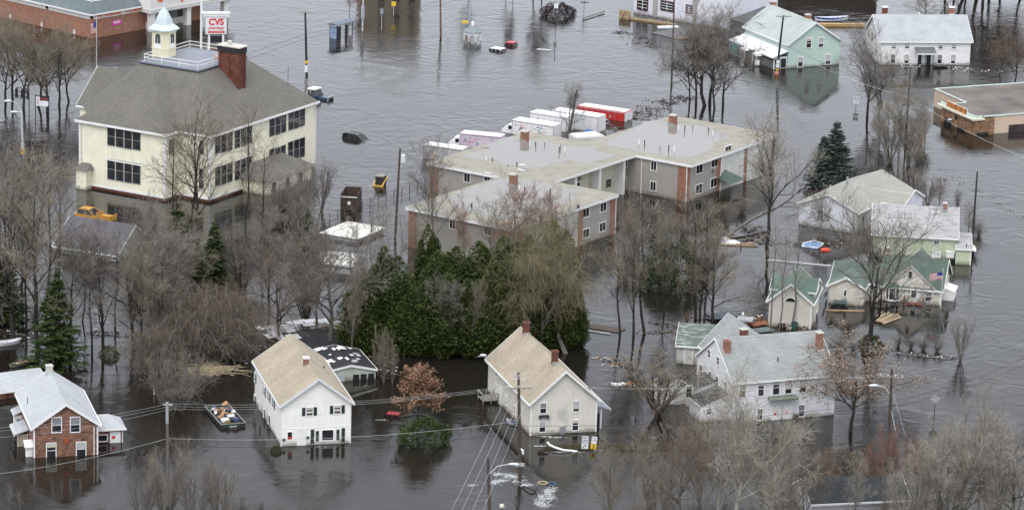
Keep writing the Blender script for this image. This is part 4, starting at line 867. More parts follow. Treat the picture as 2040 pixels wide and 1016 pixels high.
for nx, ny in ((-1, 0), (0, -1), (1, 0), (0, 1)):
    arc = [(-.5, 18.5), (.5, 18.5)] + [(.5 * math.cos(math.pi * k / 8), 20.0 + .5 * math.sin(math.pi * k / 8)) for k in range(9)]
    q = MB(); q.extr(arc, -.02, .012, 'y'); a_ = math.atan2(nx, -ny)
    ob = link('dark_arch_panel', q.mesh('dark_arch_panel', mat('painted_belfry_shade', (.07, .075, .07), .8, .4, 2)), o, (CX + nx * 1.5, CY + ny * 1.5, 0), a_)  # dark panel, the shade inside the arch put into its colour
    q = MB(); q.extr([(-.5, 18.5), (.5, 18.5), (.5, 19.05), (-.5, 19.05)], -.05, -.021, 'y'); q.box(-.62, -.06, 18.4, -.5, .0, 20.1); q.box(.5, -.06, 18.4, .62, 0, 20.1); q.box(-.66, -.08, 18.35, .66, .0, 18.5)
    link('balustrade', q.mesh('balustrade', M_WHITE), o, (CX + nx * 1.5, CY + ny * 1.5, 0), a_)
    q = MB(); q.box(-.12, -.03, 19.1, .05, -.021, 19.9); link('painted_glint', q.mesh('painted_glint', mat('painted_glint_grey', (.3, .33, .3), .6)), o, (CX + nx * 1.5, CY + ny * 1.5, 0), a_)  # pale strip painted as a glint in the dark arch, no lamp

# ---- pharmacy, top left
M_BR2 = bricky('orange_brown_brick', (.27, .12, .08), (.36, .18, .12), (.28, .2, .16), .5, .18, .015, amt=.12)
M_SLATE = shingle('slate_blue_shingle', (.11, .14, .15), (.17, .2, .21), 'iso', .7, 2.0, .12)
M_SOFW = mat('white_fascia', (.7, .69, .66), .6, .04, .8)
h = House('pharmacy_building', 'brick drive through pharmacy with white portico at the top left', 'pharmacy', (183, 77.6), (295, 57.6))
h.walls.update(F=((0, 0), (1, 0)), L=((0, 40), (0, -1)))
q = MB(); q.box(0, 0, -1.5, 26, 44, 3.5); h.part(q, 'wall', M_BR2)
q = MB(); q.box(.35, -.1, 3.3, 12, -.01, 4.15); h.part(q, 'sign_fascia', M_SOFW)
for y0, y1 in ((.35, 11.2), (11.9, 24), (24.7, 43)):
    q = MB(); q.box(-.1, y0, 3.3, -.01, y1, 4.15); h.part(q, 'white_fascia_panel', M_SOFW)
q = MB(); ov = .5; q.add([(-ov, -ov, 4.16), (12, -ov, 4.16), (12, 44, 4.16), (-ov, 44, 4.16), (-ov, -ov, 4.3), (12, -ov, 4.3), (12, 44, 4.3), (-ov, 44, 4.3), (1.6, 1.6, 6.0), (12, 1.6, 6.0), (12, 44, 6.0), (1.6, 44, 6.0)],
    [(3, 2, 1, 0), (0, 1, 5, 4), (1, 2, 6, 5), (2, 3, 7, 6), (3, 0, 4, 7), (4, 5, 9, 8), (5, 6, 10, 9), (6, 7, 11, 10), (7, 4, 8, 11), (8, 9, 10, 11)]); h.part(q, 'mansard_roof', M_SLATE)
q = MB(); q.box(1.55, 1.5, 6.0, 12, 1.65, 6.15); q.box(1.5, 1.5, 6.0, 1.65, 44, 6.15); h.part(q, 'roof_coping', M_WHITE)
q = MB(); q.box(-.62, -.62, 4.1, 12, -.51, 4.32); q.box(-.62, -.51, 4.1, -.51, 44, 4.32); h.part(q, 'gutter', M_TRIM)
for px, py in ((21.5, 34), (84, 49), (148.5, 64)):
    sa, z = h.hit('L', px, py); q = MB(); q.box(-.2, -.15, -.35, .2, -.01, .35); h.put('wall_light', q.mesh('wall_light', M_WHITE), 'L', sa, z)
sa, z = h.hit('F', 232, 45.5); q = MB(); q.box(-1.1, -.05, -.45, 1.1, -.01, .45); o = h.put('magenta_banner', q.mesh('magenta_banner', mat('magenta', (.6, .04, .32), .6)), 'F', sa, z)
q = MB(); q.box(-.9, -.07, .2, .9, -.051, .3); q.box(-.7, -.07, -.1, .7, -.051, .08); link('banner_lettering', q.mesh('banner_lettering', M_WHITE), o)
M_RED = mat('sign_red', (.62, .04, .02), .5, .05, 1); M_ORR = mat('sign_orange_red', (.75, .13, .03), .5, .05, 1)
R90 = math.radians(90)
text_mesh('sign_lettering', 'DRIVE-THRU/pharmacy', .78, M_ORR, h.root, (3.75, -.12, 3.73), (R90, 0, 0), .02, .78, .012)
text_mesh('sign_lettering', 'FOODMART', .85, M_ORR, h.root, (9.6, -.12, 3.74), (R90, 0, 0), .02, .84, .02)
# portico
q = MB(); q.box(11.3, -2.6, 3.5, 31, 6, 9.2); h.part(q, 'portico', M_SOFW)
q = MB(); q.box(11.0, -2.9, 3.3, 31.3, 6.2, 3.5); q.box(11.1, -2.8, 3.5, 31.2, 6.1, 3.9); h.part(q, 'portico_cornice', mat('grey_white_cornice', (.5, .5, .48), .6))
for x in (12.0, 20.5, 29.5):
    q = MB(); q.box(x - .5, -2.5, -1.5, x + .5, -1.5, 3.3); q.box(x - .62, -2.62, 2.9, x + .62, -1.4, 3.29); h.part(q, 'portico_column', M_SOFW)
q = MB(); q.box(12.5, -.06, -1, 22, -.01, 1.1); h.part(q, 'white_dado', M_SOFW)
for k in range(6):
    q = MB(); q.box(13.2 + k * 1.7, -.08, 1.2, 14.75 + k * 1.7, -.062, 2.9); h.part(q, 'shop_pane', mat('grey_green_pane', (.2, .24, .22), .25, .3, 1) if k < 4 else M_GLASS)
text_mesh('sign_lettering', 'CVS/pharmacy', 3.0, M_ORR, h.root, (21.0, -2.66, 6.1), (R90, 0, 0), .06, .95, .05)
# ================================================================ VEGETATION
NR = np.random.default_rng(11)
def unit(v): return v / np.maximum(np.linalg.norm(v, axis=-1, keepdims=True), 1e-9)
def grow(P, R, M, t0, t1, L, ang, K=4, up=0.0, wob=.12, rr=.55, rtip=.35, sag=0.0, lt=.45, rmin=.006):
    """P (N,k,3) parent polylines, R (N,k) radii -> child polylines"""
    Np, k = R.shape; idx = np.repeat(np.arange(Np), M); n = len(idx)
    t = t0 + (t1 - t0) * ((np.tile(np.arange(M), Np) + NR.uniform(0, 1, n)) / M)
    f = t * (k - 1); i = np.minimum(f.astype(int), k - 2); fr = (f - i)[:, None]
    base = P[idx, i] * (1 - fr) + P[idx, i + 1] * fr; d = unit(P[idx, i + 1] - P[idx, i])
    r0 = (R[idx, i] * (1 - fr[:, 0]) + R[idx, i + 1] * fr[:, 0]) * rr
    rv = unit(np.cross(d, NR.normal(size=(n, 3)))); a = np.radians(NR.uniform(ang[0], ang[1], n))[:, None]
    dr = unit(d * np.cos(a) + rv * np.sin(a) + np.array([0, 0, up]))
    ln = L * (1 - lt * t) * NR.uniform(.65, 1.25, n)
    out = np.zeros((n, K, 3)); out[:, 0] = base; rad = np.zeros((n, K))
    for j in range(K): rad[:, j] = np.maximum(r0 * (1 - (1 - rtip) * j / (K - 1)), rmin)
    st = (ln / (K - 1))[:, None]
    for j in range(1, K):
        dr = unit(dr + NR.normal(size=(n, 3)) * wob + np.array([0, 0, up * .35 - sag * j / K])); out[:, j] = out[:, j - 1] + dr * st
    return out, rad
def tubes(P, R, S):
    n, k, _ = P.shape
    d = np.empty_like(P); d[:, 1:-1] = P[:, 2:] - P[:, :-2]; d[:, 0] = P[:, 1] - P[:, 0]; d[:, -1] = P[:, -1] - P[:, -2]; d = unit(d)
    ref = np.where(np.abs(d[..., 2:3]) > .9, np.array([1., 0, 0]), np.array([0, 0, 1.]))
    a = unit(np.cross(d, ref)); b = np.cross(d, a)
    th = np.arange(S) * 2 * np.pi / S
    V = P[:, :, None, :] + R[:, :, None, None] * (a[:, :, None, :] * np.cos(th)[None, None, :, None] + b[:, :, None, :] * np.sin(th)[None, None, :, None])
    V = V.reshape(-1, 3)
    bi = (np.arange(n)[:, None, None] * k + np.arange(k - 1)[None, :, None]) * S; j = np.arange(S)[None, None, :]; j2 = (j + 1) % S
    Q = np.stack([bi + j, bi + j2, bi + S + j2, bi + S + j], -1).reshape(-1, 4)
    return V, Q
def join(parts):
    V = []; Q = []; k = 0
    for v, q in parts: V.append(v); Q.append(q + k); k += len(v)
    return np.concatenate(V), np.concatenate(Q)
def quads_at(C, D, Nn, w, l):
    """leaf quads centred at C, long axis D, width dir Nn"""
    D = unit(D); Wd = unit(np.cross(D, Nn)); w = w[:, None] / 2; l = l[:, None] / 2
    V = np.stack([C - D * l, C + Wd * w - D * l * .1, C + D * l, C - Wd * w - D * l * .1], 1).reshape(-1, 3)
    return V, np.arange(len(C) * 4).reshape(-1, 4)
def bark(key, col, tip=None):
    return mat(key, col, .9, .3, .8, fine=.25, spec=.2)
def leafmat(key, c1, c2, c3=None, rough=.7):
    if key in MATS: return MATS[key]
    m, t, p = _new(key); g = N(t, 'ShaderNodeNewGeometry'); r = N(t, 'ShaderNodeValToRGB')
    r.color_ramp.elements[0].color = c4(c1); r.color_ramp.elements[1].color = c4(c2)
    if c3: e = r.color_ramp.elements.new(.93); e.color = c4(c2); r.color_ramp.elements[-1].color = c4(c3)
    t.links.new(g.outputs['Random Per Island'], r.inputs[0]); tcn = N(t, 'ShaderNodeTexCoord')
    s = varied(t, tcn.outputs['Object'], r.outputs[0], .35, .7, 3); t.links.new(s, p.inputs['Base Color']); p.inputs['Roughness'].default_value = rough; p.inputs['Specular IOR Level'].default_value = .25
    MATS[key] = m; return m
B_DARK = bark('dark_bark', (.04, .036, .032)); B_GREY = bark('grey_bark', (.15, .138, .12)); B_PALE = bark('pale_sycamore_bark', (.36, .34, .29))
TW = {'grey': bark('grey_twigs', (.22, .2, .178)), 'brown': bark('brown_twigs', (.19, .145, .11)), 'red': bark('reddish_twigs', (.27, .15, .11)),
      'olive': bark('olive_twigs', (.2, .175, .105)), 'pale': bark('pale_twigs', (.33, .3, .25)), 'purple': bark('purplish_twigs', (.2, .175, .165)), 'tan': bark('tan_twigs', (.25, .215, .165))}
def trunk_line(H, k=7, lean=.05, r=.2, z0=-1.5, top=.8):
    z = np.linspace(z0, H * top, k); xy = np.cumsum(NR.normal(size=(k, 2)) * lean * H / k, 0); xy -= xy[0]
    P = np.concatenate([xy, z[:, None]], 1)[None]; R = (r * (1 - .78 * np.linspace(0, 1, k) ** .9))[None]; R[0, 0] *= 1.35
    return P, R
def make_bare(kind):
    H = 12.0
    if kind == 'spread':
        P0, R0 = trunk_line(H, 7, .12, .24, top=.62)
        A = grow(P0, R0, 12, .38, 1, 6.2, (30, 66), 6, .1, .15, .6, lt=.1); lv = [(7, 3.2, (25, 60)), (6, 1.6, (25, 65)), (5, .9, (20, 65))]
    elif kind == 'upright':
        P0, R0 = trunk_line(H, 8, .07, .2, top=.86)
        A = grow(P0, R0, 15, .28, 1, 5.6, (28, 58), 6, .2, .13, .5, lt=.45); lv = [(6, 2.8, (20, 55)), (6, 1.4, (20, 60)), (5, .8, (20, 65))]
    elif kind == 'slim':
        P0, R0 = trunk_line(H, 9, .09, .13, top=.95)
        A = grow(P0, R0, 15, .4, 1, 3.2, (25, 55), 5, .22, .14, .45, lt=.3); lv = [(5, 1.6, (20, 55)), (5, .8, (20, 60))]
    elif kind == 'willow':
        P0, R0 = trunk_line(H, 6, .14, .3, top=.5)
        A = grow(P0, R0, 12, .4, 1, 6.2, (25, 60), 7, .22, .12, .6, lt=.1); lv = [(6, 3.2, (25, 60)), (6, 2.3, (30, 80), .55), (5, 1.5, (20, 70), .9)]
    elif kind == 'multi':
        n = 9; k = 7; a = NR.uniform(0, 6.28, n); sp = NR.uniform(.15, .42, n); z = np.linspace(-1, H * .85, k)
        P0 = np.zeros((n, k, 3)); R0 = np.zeros((n, k))
        for i in range(n):
            q = np.linspace(0, 1, k) ** 1.15 * sp[i] * H * .8; P0[i, :, 0] = np.cos(a[i]) * q + np.cumsum(NR.normal(size=k)) * .1; P0[i, :, 1] = np.sin(a[i]) * q + np.cumsum(NR.normal(size=k)) * .1; P0[i, :, 2] = z * NR.uniform(.75, 1); R0[i] = np.linspace(.12, .03, k)
        A = grow(P0, R0, 11, .3, 1, 3.0, (20, 50), 5, .2, .12, .55); lv = [(5, 1.5, (20, 55)), (5, .85, (20, 60))]
    elif kind == 'shrub':
        n = 42; k = 5; a = NR.uniform(0, 6.28, n); sp = NR.uniform(.1, .75, n); P0 = np.zeros((n, k, 3)); R0 = np.zeros((n, k))
        for i in range(n):
            s_ = np.linspace(0, 1, k); hh = H * NR.uniform(.45, .95) * (1 - .25 * sp[i]); q = s_ ** 1.2 * sp[i] * H * .75; P0[i, :, 0] = np.cos(a[i]) * q + NR.normal() * .6; P0[i, :, 1] = np.sin(a[i]) * q + NR.normal() * .6
            P0[i, :, 2] = -.6 + (s_ - .25 * sp[i] * s_ ** 3) * hh; R0[i] = np.linspace(.07, .02, k)
        A = grow(P0, R0, 7, .2, 1, 2.6, (20, 65), 4, .05, .2, .6, sag=.2); lv = [(6, 1.4, (25, 70)), ]
    elif kind == 'vine':
        n = 70; k = 6; a = NR.uniform(0, 6.28, n); sp = NR.uniform(.1, 1.0, n); P0 = np.zeros((n, k, 3)); R0 = np.zeros((n, k))
        for i in range(n):
            s_ = np.linspace(0, 1, k); hh = H * NR.uniform(.5, .9) * math.sqrt(max(.15, 1 - .7 * sp[i] ** 2)); q = s_ * sp[i] * H * .8; P0[i, :, 0] = np.cos(a[i]) * q + NR.normal() * .9; P0[i, :, 1] = np.sin(a[i]) * q + NR.normal() * .9
            P0[i, :, 2] = -.6 + np.sin(s_ * 2.3) * hh; R0[i] = np.linspace(.06, .02, k)
        A = grow(P0, R0, 8, .1, 1, 3.0, (30, 90), 5, -.02, .35, .6, sag=.5); lv = [(6, 1.5, (30, 90)), ]
    trunk = tubes(P0, R0, 7 if P0.shape[0] == 1 else 4); limbs = tubes(*A, 5 if len(A[0]) < 60 else 3); cur = A; tw = []
    big = [trunk, limbs]
    for q, l in enumerate(lv):
        cur = grow(cur[0], cur[1], l[0], .15, 1, l[1], l[2], 4 if q < len(lv) - 1 else 3, .12 if kind not in ('willow', 'vine') else 0.0, .14, .6, sag=l[3] if len(l) > 3 else 0.0, rmin=.0085 if q == len(lv) - 1 else .012)
        (big if q == 0 and kind in ('spread', 'willow', 'upright') else tw).append(tubes(*cur, 3))
    return join(big), join(tw), cur
BARE = {}
def bare_meshes(kind, var, barkm, twm):
    g = ('g', kind, var)
    if g not in BARE: BARE[g] = make_bare(kind)
    key = (kind, var, barkm.name, twm.name)
    if key not in BARE:
        (v1, q1), (v2, q2), _ = BARE[g]
        BARE[key] = (arr_mesh('trunk', v1, q1, barkm, smooth=True), arr_mesh('crown', v2, q2, twm))
    return BARE[key]
def make_spruce(H=12.0, wid=.25, dens=1.35, droop=.35):
    P0, R0 = trunk_line(H, 8, .01, .17, top=1.0)
    nb = int(190 * dens); z = H * (1 - NR.uniform(.02, .96, nb) ** .8) ; z = np.clip(z, .3, H * .98); a = NR.uniform(0, 6.28, nb)
    L = (H - z) / H * wid * H * 1.15 * NR.uniform(.7, 1.12, nb) + .25; K = 5; P = np.zeros((nb, K, 3))
    s_ = np.linspace(0, 1, K)[None]; r = s_ * L[:, None]
    P[..., 0] = np.cos(a)[:, None] * r; P[..., 1] = np.sin(a)[:, None] * r; P[..., 2] = z[:, None] + r * (.12 - droop * s_ + .2 * s_ ** 3)
    R = np.linspace(1, .25, K)[None] * (.015 + .012 * L[:, None])
    M = 62; idx = np.repeat(np.arange(nb), M); n = len(idx); t = NR.uniform(.08, 1, n) ** .8; f = t * (K - 1); i = np.minimum(f.astype(int), K - 2); fr = (f - i)[:, None]
    C = P[idx, i] * (1 - fr) + P[idx, i + 1] * fr; d = unit(P[idx, i + 1] - P[idx, i]); side = unit(np.cross(d, np.array([0, 0, 1.]))) * NR.choice([-1, 1], n)[:, None]
    spread = (L[idx] * .3 * (1 - t) + .12)[:, None] * NR.uniform(.1, 1, (n, 1)); C = C + side * spread + np.array([0, 0, -1.]) * spread * NR.uniform(0, .45, (n, 1))
    D = unit(d + side * .9 + NR.normal(size=(n, 3)) * .25 + np.array([0, 0, -.25])); Nn = unit(np.array([0, 0, 1.]) + NR.normal(size=(n, 3)) * .45)
    return join([tubes(P0, R0, 6), tubes(P, R, 3)]), quads_at(C, D, Nn, NR.uniform(.1, .2, n), NR.uniform(.3, .55, n))
def make_cedar(H=12.0, wid=.2):
    P0, R0 = trunk_line(H, 6, .01, .16, top=.8); C = []; O = []
    nl = 10; m = 2000
    for k in range(nl):
        a0 = NR.uniform(0, 6.28); rr_ = 0 if k == 0 else NR.uniform(.35, .95) * wid * H * .55; cx, cy = math.cos(a0) * rr_, math.sin(a0) * rr_
        hh = H * (1 if k == 0 else NR.uniform(.55, .93)); w_ = wid * H * (.72 if k == 0 else NR.uniform(.4, .6)); z = NR.beta(1.1, 1.15, m); a = NR.uniform(0, 6.28, m)
        pr = np.minimum(1, (z + .15) * 2.6) * (1 - z ** 2.6) ** .75 + .03; bp = 1 + .18 * np.sin(a * 3 + z * 11 + k) + .15 * np.sin(a * 5 - z * 19)
        r = w_ * pr * bp * NR.uniform(.3, 1, m) ** .4; C.append(np.stack([cx + np.cos(a) * r, cy + np.sin(a) * r, z * hh], 1)); O.append(np.stack([np.cos(a), np.sin(a), np.zeros(m)], 1))
    C = np.concatenate(C); out = np.concatenate(O); n = len(C)
    D = unit(out * .7 + np.array([0, 0, .7]) + NR.normal(size=(n, 3)) * .45); Nn = unit(out + NR.normal(size=(n, 3)) * .8)
    return tubes(P0, R0, 6), quads_at(C, D, Nn, NR.uniform(.09, .18, n), NR.uniform(.2, .45, n))
def make_bush(n=5200):
    d = unit(NR.normal(size=(n, 3))); d[:, 2] = np.abs(d[:, 2]) * 1.0; a = np.arctan2(d[:, 1], d[:, 0])
    r = (1 + .13 * np.sin(a * 4 + d[:, 2] * 6) + .1 * np.sin(a * 9)) * NR.uniform(.5, 1, n) ** .3
    C = d * r[:, None] * np.array([3.0, 3.0, 2.6]); D = unit(d + NR.normal(size=(n, 3)) * .6)
    P0, R0 = trunk_line(2.0, 4, .02, .12); return tubes(P0, R0, 5), quads_at(C, D, unit(NR.normal(size=(n, 3))), NR.uniform(.08, .16, n), NR.uniform(.16, .32, n))
def make_leafy(kind, var, n, sz):
    """bare tree with dead leaves kept at the twig ends"""
    g = ('g', kind, var)
    if g not in BARE: BARE[g] = make_bare(kind)
    (v1, q1), (v2, q2), cur = BARE[g]; i = NR.integers(0, len(cur[0]), n); C = cur[0][i, -1] + NR.normal(size=(n, 3)) * .18
    return (v1, q1), (v2, q2), quads_at(C, NR.normal(size=(n, 3)), unit(NR.normal(size=(n, 3))), NR.uniform(.6, 1, n) * sz, NR.uniform(.8, 1.3, n) * sz * 1.3)
L_SPR = leafmat('spruce_needles', (.02, .036, .01), (.06, .09, .024)); L_BLU = leafmat('blue_spruce_needles', (.035, .055, .045), (.095, .13, .11))
L_CED = leafmat('arborvitae_foliage', (.02, .034, .009), (.08, .11, .026), (.16, .17, .055)); L_BUSH = leafmat('yew_foliage', (.018, .032, .01), (.06, .085, .02))
L_OAK = leafmat('dead_oak_leaves', (.17, .085, .05), (.36, .22, .14)); L_RUST = leafmat('rusty_leaves', (.18, .13, .1), (.3, .225, .175)); L_RHO = leafmat('dull_green_leaves', (.025, .04, .02), (.06, .085, .04))
FOL = {}
def fol(key, fn, barkm, lm, names=('trunk', 'foliage')):
    if key not in FOL:
        a_, b_ = fn(); FOL[key] = (arr_mesh(names[0], *a_, barkm, smooth=True), arr_mesh(names[1], *b_, lm))
    return FOL[key]
ORD = ['leftmost', 'second', 'third', 'fourth', 'fifth', 'sixth', 'seventh', 'eighth', 'ninth', 'tenth', 'eleventh', 'twelfth', 'thirteenth', 'fourteenth', 'fifteenth', 'sixteenth', 'seventeenth', 'eighteenth', 'nineteenth', 'twentieth',
       'twenty first', 'twenty second', 'twenty third', 'twenty fourth', 'twenty fifth', 'twenty sixth', 'twenty seventh', 'twenty eighth', 'twenty ninth', 'thirtieth']
def place(name, meshes, partnames, px, py, pt, H0, label, cat, group=None, wx=1.0, seed=0, sink=0.0, z=0.0):
    p = W(px, py, z); zt = Zat(p, pt); sc = (zt - z) / H0; rr = random.Random(int(px * 13 + py * 7 + seed))
    e = empty(name, (p.x, p.y, z), rr.uniform(0, 6.28), label, cat, group); e.scale = (sc * wx, sc * wx * rr.uniform(.92, 1.08), sc)
    for nm, me in zip(partnames, meshes): link(nm, me, e)
    return e
def bare(kind, tw, items, fmt, cat='tree', group=None, barkm=None, name='bare_tree', nv=3, wx=1.0):
    items = sorted(items); n = len(items)
    for i, it in enumerate(items):
        px, py, pt = it[:3]; w_ = it[3] if len(it) > 3 else 1.0
        o_ = ('rightmost' if i == n - 1 else (ORD[i] + ('' if i == 0 else ' from the left'))) if n > 1 else ''
        k_ = kind[i % len(kind)] if isinstance(kind, (list, tuple)) else kind; t_ = tw[i % len(tw)] if isinstance(tw, (list, tuple)) else tw
        ms = bare_meshes(k_, (i * 7 + int(px)) % nv, barkm or B_GREY, TW[t_]); H0 = 12.0
        place(name, ms, ('trunk', 'crown'), px, py, pt, H0 * {'spread': .97, 'upright': 1.1, 'slim': 1.05, 'willow': .95, 'multi': 1.05, 'shrub': .95, 'vine': .85}[k_], fmt.format(o=o_).strip().replace('  ', ' '), cat, group, wx * w_)
def evergreen(key, fn, lm, items, fmt, group=None, name='spruce_tree', cat='tree', wx=1.0, H0=12.0, names=('trunk', 'foliage')):
    items = sorted(items); n = len(items)
    for i, it in enumerate(items):
        px, py, pt = it[:3]; w_ = it[3] if len(it) > 3 else 1.0
        o_ = ('rightmost' if i == n - 1 else (ORD[i] + ('' if i == 0 else ' from the left'))) if n > 1 else ''
        place(name, fol(key + str(i % 2), fn, B_DARK, lm), names, px, py, pt, H0, fmt.format(o=o_).strip().replace('  ', ' '), cat, group, wx * w_)
# top left, in front of the pharmacy
bare('spread', 'tan', [(22, 195, 42), (45, 215, 62), (102, 222, 50), (135, 203, 72), (8, 205, 58), (78, 210, 55), (120, 212, 66)], 'dense olive brown bare tree before the brick pharmacy, {o}', group='bare trees in front of the pharmacy', barkm=B_DARK)
# top right
bare('spread', 'grey', [(1402, 212, 15, 1.1), (1437, 213, 35, .8), (1376, 205, 70, .8), (1390, 208, 60, 1.0), (1422, 216, 80, 1.0), (1408, 205, 45, 1.2)], 'broad dark limbed bare tree between apartment block and mint house, {o}', group='tall trees left of the mint house', barkm=B_DARK)
bare('spread', 'grey', [(1724, 232, 62, .95), (1752, 238, 105, .7)], 'dark trunked bare tree in front of the white farmhouse, {o}', group='trees before the farmhouse', barkm=B_DARK)
bare(['upright', 'multi'], ['tan', 'grey'], [(1790, 335, 178, 1.1), (1752, 300, 200, .9), (1843, 278, 196, 1.2), (1820, 352, 250, 1.0), (1772, 325, 200, 1.1), (1808, 330, 205, 1.1), (1836, 285, 215, 1.3)], 'pale brown bare tree left of the tan shop, {o}', group='bushy bare trees left of the tan shop', barkm=B_GREY)
bare(['multi', 'upright'], ['purple', 'brown'], [(1790, 408, 320), (1826, 405, 335), (1872, 418, 352), (1905, 425, 372, .8), (1847, 412, 345)], 'purplish bare shrub tree behind the pale green house, {o}', group='shrubby trees behind the pale green house')
bare('spread', 'brown', [(2025, 172, 62), (1992, 150, 78, .8)], 'brown bare tree by the top right edge, {o}', group='trees at the top right edge', barkm=B_DARK)
bare('spread', 'tan', [(1845, 48, -30, 1.1)], 'bare tree rising behind the white farmhouse roof at the frame top')
bare(['spread', 'upright'], 'grey', [(1915, 0, -175, 1.2), (1958, 8, -180, 1.2), (1990, -20, -200, 1.2), (1876, -28, -190, 1.1), (2032, -5, -170), (1938, -12, -200, 1.3), (1968, -30, -215, 1.3), (1902, -35, -200, 1.2), (1925, -6, -150, 1.2)], 'tall tree above the top right corner, shown by its dark reflection, {o}', group='tall trees beyond the top right', barkm=B_DARK)
bare('upright', 'grey', [(1008, -8, -110, .5), (1022, -3, -100, .5), (1062, -5, -150, .8), (1078, -8, -130, .8), (935, -20, -150, .5)], 'narrow tree beyond the top edge, seen by its wavering reflection, {o}', group='trees beyond the top edge', barkm=B_DARK)
bare('spread', 'red', [(695, 28, -20, .8), (722, 22, -30, .8)], 'reddish bare tree behind the bus shelter, {o}', group='reddish trees behind the bus shelter')
bare('upright', 'grey', [(1132, 273, 172, 1.1)], 'grey bare tree beside the leaning pole at the parked trucks')
# right middle
bare('spread', 'pale', [(1529, 490, 245, .95)], 'tall bare tree with pale upper limbs right of the apartment block', barkm=B_DARK)
bare('upright', 'grey', [(1634, 482, 380, .9)], 'small bare tree before the white gable with one window')
bare('spread', 'grey', [(1724, 705, 375, 1.08)], 'large dark bare tree in front of the green roofed house', barkm=B_DARK, nv=1)
bare('slim', 'pale', [(1534, 662, 430, .9), (1548, 664, 455, .9), (1571, 655, 440, 1.0)], 'slender bare tree before the half round window outbuilding, {o}', group='slender trees by the outbuilding', barkm=B_GREY)
bare('upright', 'tan', [(1928, 468, 405, 1.0)], 'lopped bare tree at the utility pole beyond the pale green house')
bare('shrub', 'brown', [(1950, 470, 425), (1938, 505, 470)], 'twiggy shrub by the annex of the pale green house, {o}')
bare('multi', 'tan', [(1912, 718, 622, .8)], 'many stemmed bare shrub standing alone in the open flood')
bare(['shrub', 'shrub'], ['grey', 'tan', 'brown'], [(1690, 655, 622), (1672, 694, 655), (1700, 697, 668), (1790, 690, 655), (1815, 694, 660), (1840, 697, 655), (1866, 700, 664), (1655, 640, 615)], 'low bare shrub in the water before the green roofed house, {o}', cat='shrub', group='low shrubs before the green roofed house', name='bare_shrub')
bare(['slim', 'upright'], ['grey', 'tan'], [(1232, 668, 455, 1.2), (1262, 668, 420, .8), (1292, 665, 395, 1.3), (1322, 625, 430, .7)], 'bare tree in open water right of the willows, {o}', group='bare trees right of the willows', barkm=B_DARK)
bare(['slim', 'upright'], 'tan', [(1382, 633, 390, 1.5), (1402, 640, 400, 1.1), (1394, 636, 470, 1.2), (1418, 640, 455, 1.3)], 'tall forked bare tree behind the worn green shed, {o}', group='tall trees behind the worn shed', barkm=B_DARK)
bare('multi', 'tan', [(1308, 828, 690, 2.1)], 'wide low bare tree left of the large white house', barkm=B_DARK)
bare(['shrub', 'vine'], ['grey', 'brown'], [(1250, 442, 395), (1300, 455, 405), (1270, 500, 430), (1360, 470, 415), (1440, 440, 398), (1478, 425, 378), (1240, 560, 490)], 'tangled bare thicket along the apartment block wall, {o}', cat='thicket', group='thickets along the apartment block', name='bare_thicket')
bare('shrub', 'red', [(1368, 640, 612)], 'rusty leafed sapling at the foot of the forked trees', cat='shrub', name='rusty_shrub')
# willows and trees around the cedars
bare('willow', 'olive', [(1135, 705, 462, .95), (1075, 708, 470, .85), (1008, 700, 480, .7)], 'drooping bare willow with yellowish twigs among the cedars, {o}', group='bare willows among the cedars', name='willow_tree')
bare(['upright', 'spread'], ['red', 'tan'], [(1018, 560, 378, .9), (1060, 565, 385, .9), (1100, 560, 385, .8), (975, 545, 400, .8), (925, 540, 410, .7), (1130, 545, 400, .6)], 'pinkish crowned bare tree against the apartment roof, {o}', group='pinkish crowned trees before the apartments')
bare('upright', 'grey', [(862, 525, 292, .85)], 'slim bare tree rising before the front wing of the apartments', barkm=B_GREY)
bare('slim', 'grey', [(735, 500, 385), (760, 515, 400, 1.2), (715, 520, 420, 1.2), (800, 560, 430)], 'thin bare tree near the white tent roof, {o}', group='thin trees near the white tent')
bare(['upright', 'spread'], ['tan', 'grey'], [(700, 712, 540, .6), (876, 712, 540, .6), (948, 714, 570, .6), (735, 655, 470, .7), (830, 620, 440, .6)], 'sparse bare tree growing through the arborvitae screen, {o}', group='bare trees in the arborvitae screen')
# woodland, left
bare(['slim', 'slim', 'upright'], ['grey', 'tan', 'grey', 'purple'], [(8, 650, 330), (30, 680, 300), (52, 660, 345), (75, 700, 320), (95, 640, 300), (118, 655, 340), (142, 700, 460), (160, 640, 455), (185, 705, 470), (206, 700, 455), (228, 660, 450), (15, 600, 290), (40, 590, 320)],
     'tall thin bare tree in the flooded wood at left, {o}', group='tall thin trees of the left wood', barkm=B_DARK, wx=1.05)
bare(['spread', 'upright'], ['grey', 'tan', 'purple'], [(264, 690, 440), (300, 650, 415), (282, 720, 490), (330, 610, 430), (318, 700, 470)], 'bare tree left of the dark spruces, {o}', group='bare trees left of the spruces', barkm=B_DARK)
bare(['slim', 'slim', 'upright'], 'tan', [(382, 470, 195, 1.3), (396, 480, 235, 1.2), (340, 480, 260, 1.2), (486, 505, 205, 1.0), (520, 500, 280, 1.2)], 'bare tree standing before the yellow schoolhouse walls, {o}', group='bare trees before the schoolhouse', barkm=B_DARK)
bare(['multi', 'shrub'], ['purple', 'grey'], [(560, 440, 320), (600, 430, 285), (640, 420, 310), (590, 470, 345), (530, 470, 370)], 'purplish bare thicket tree at the schoolhouse porch, {o}', group='thicket by the schoolhouse porch')
bare(['multi', 'upright', 'spread'], ['purple', 'grey', 'brown'], [(482, 600, 430), (535, 620, 420), (560, 690, 490), (610, 640, 450)], 'bare tree in the wood between spruces and cedars, {o}', group='bare trees between spruces and cedars', barkm=B_DARK)
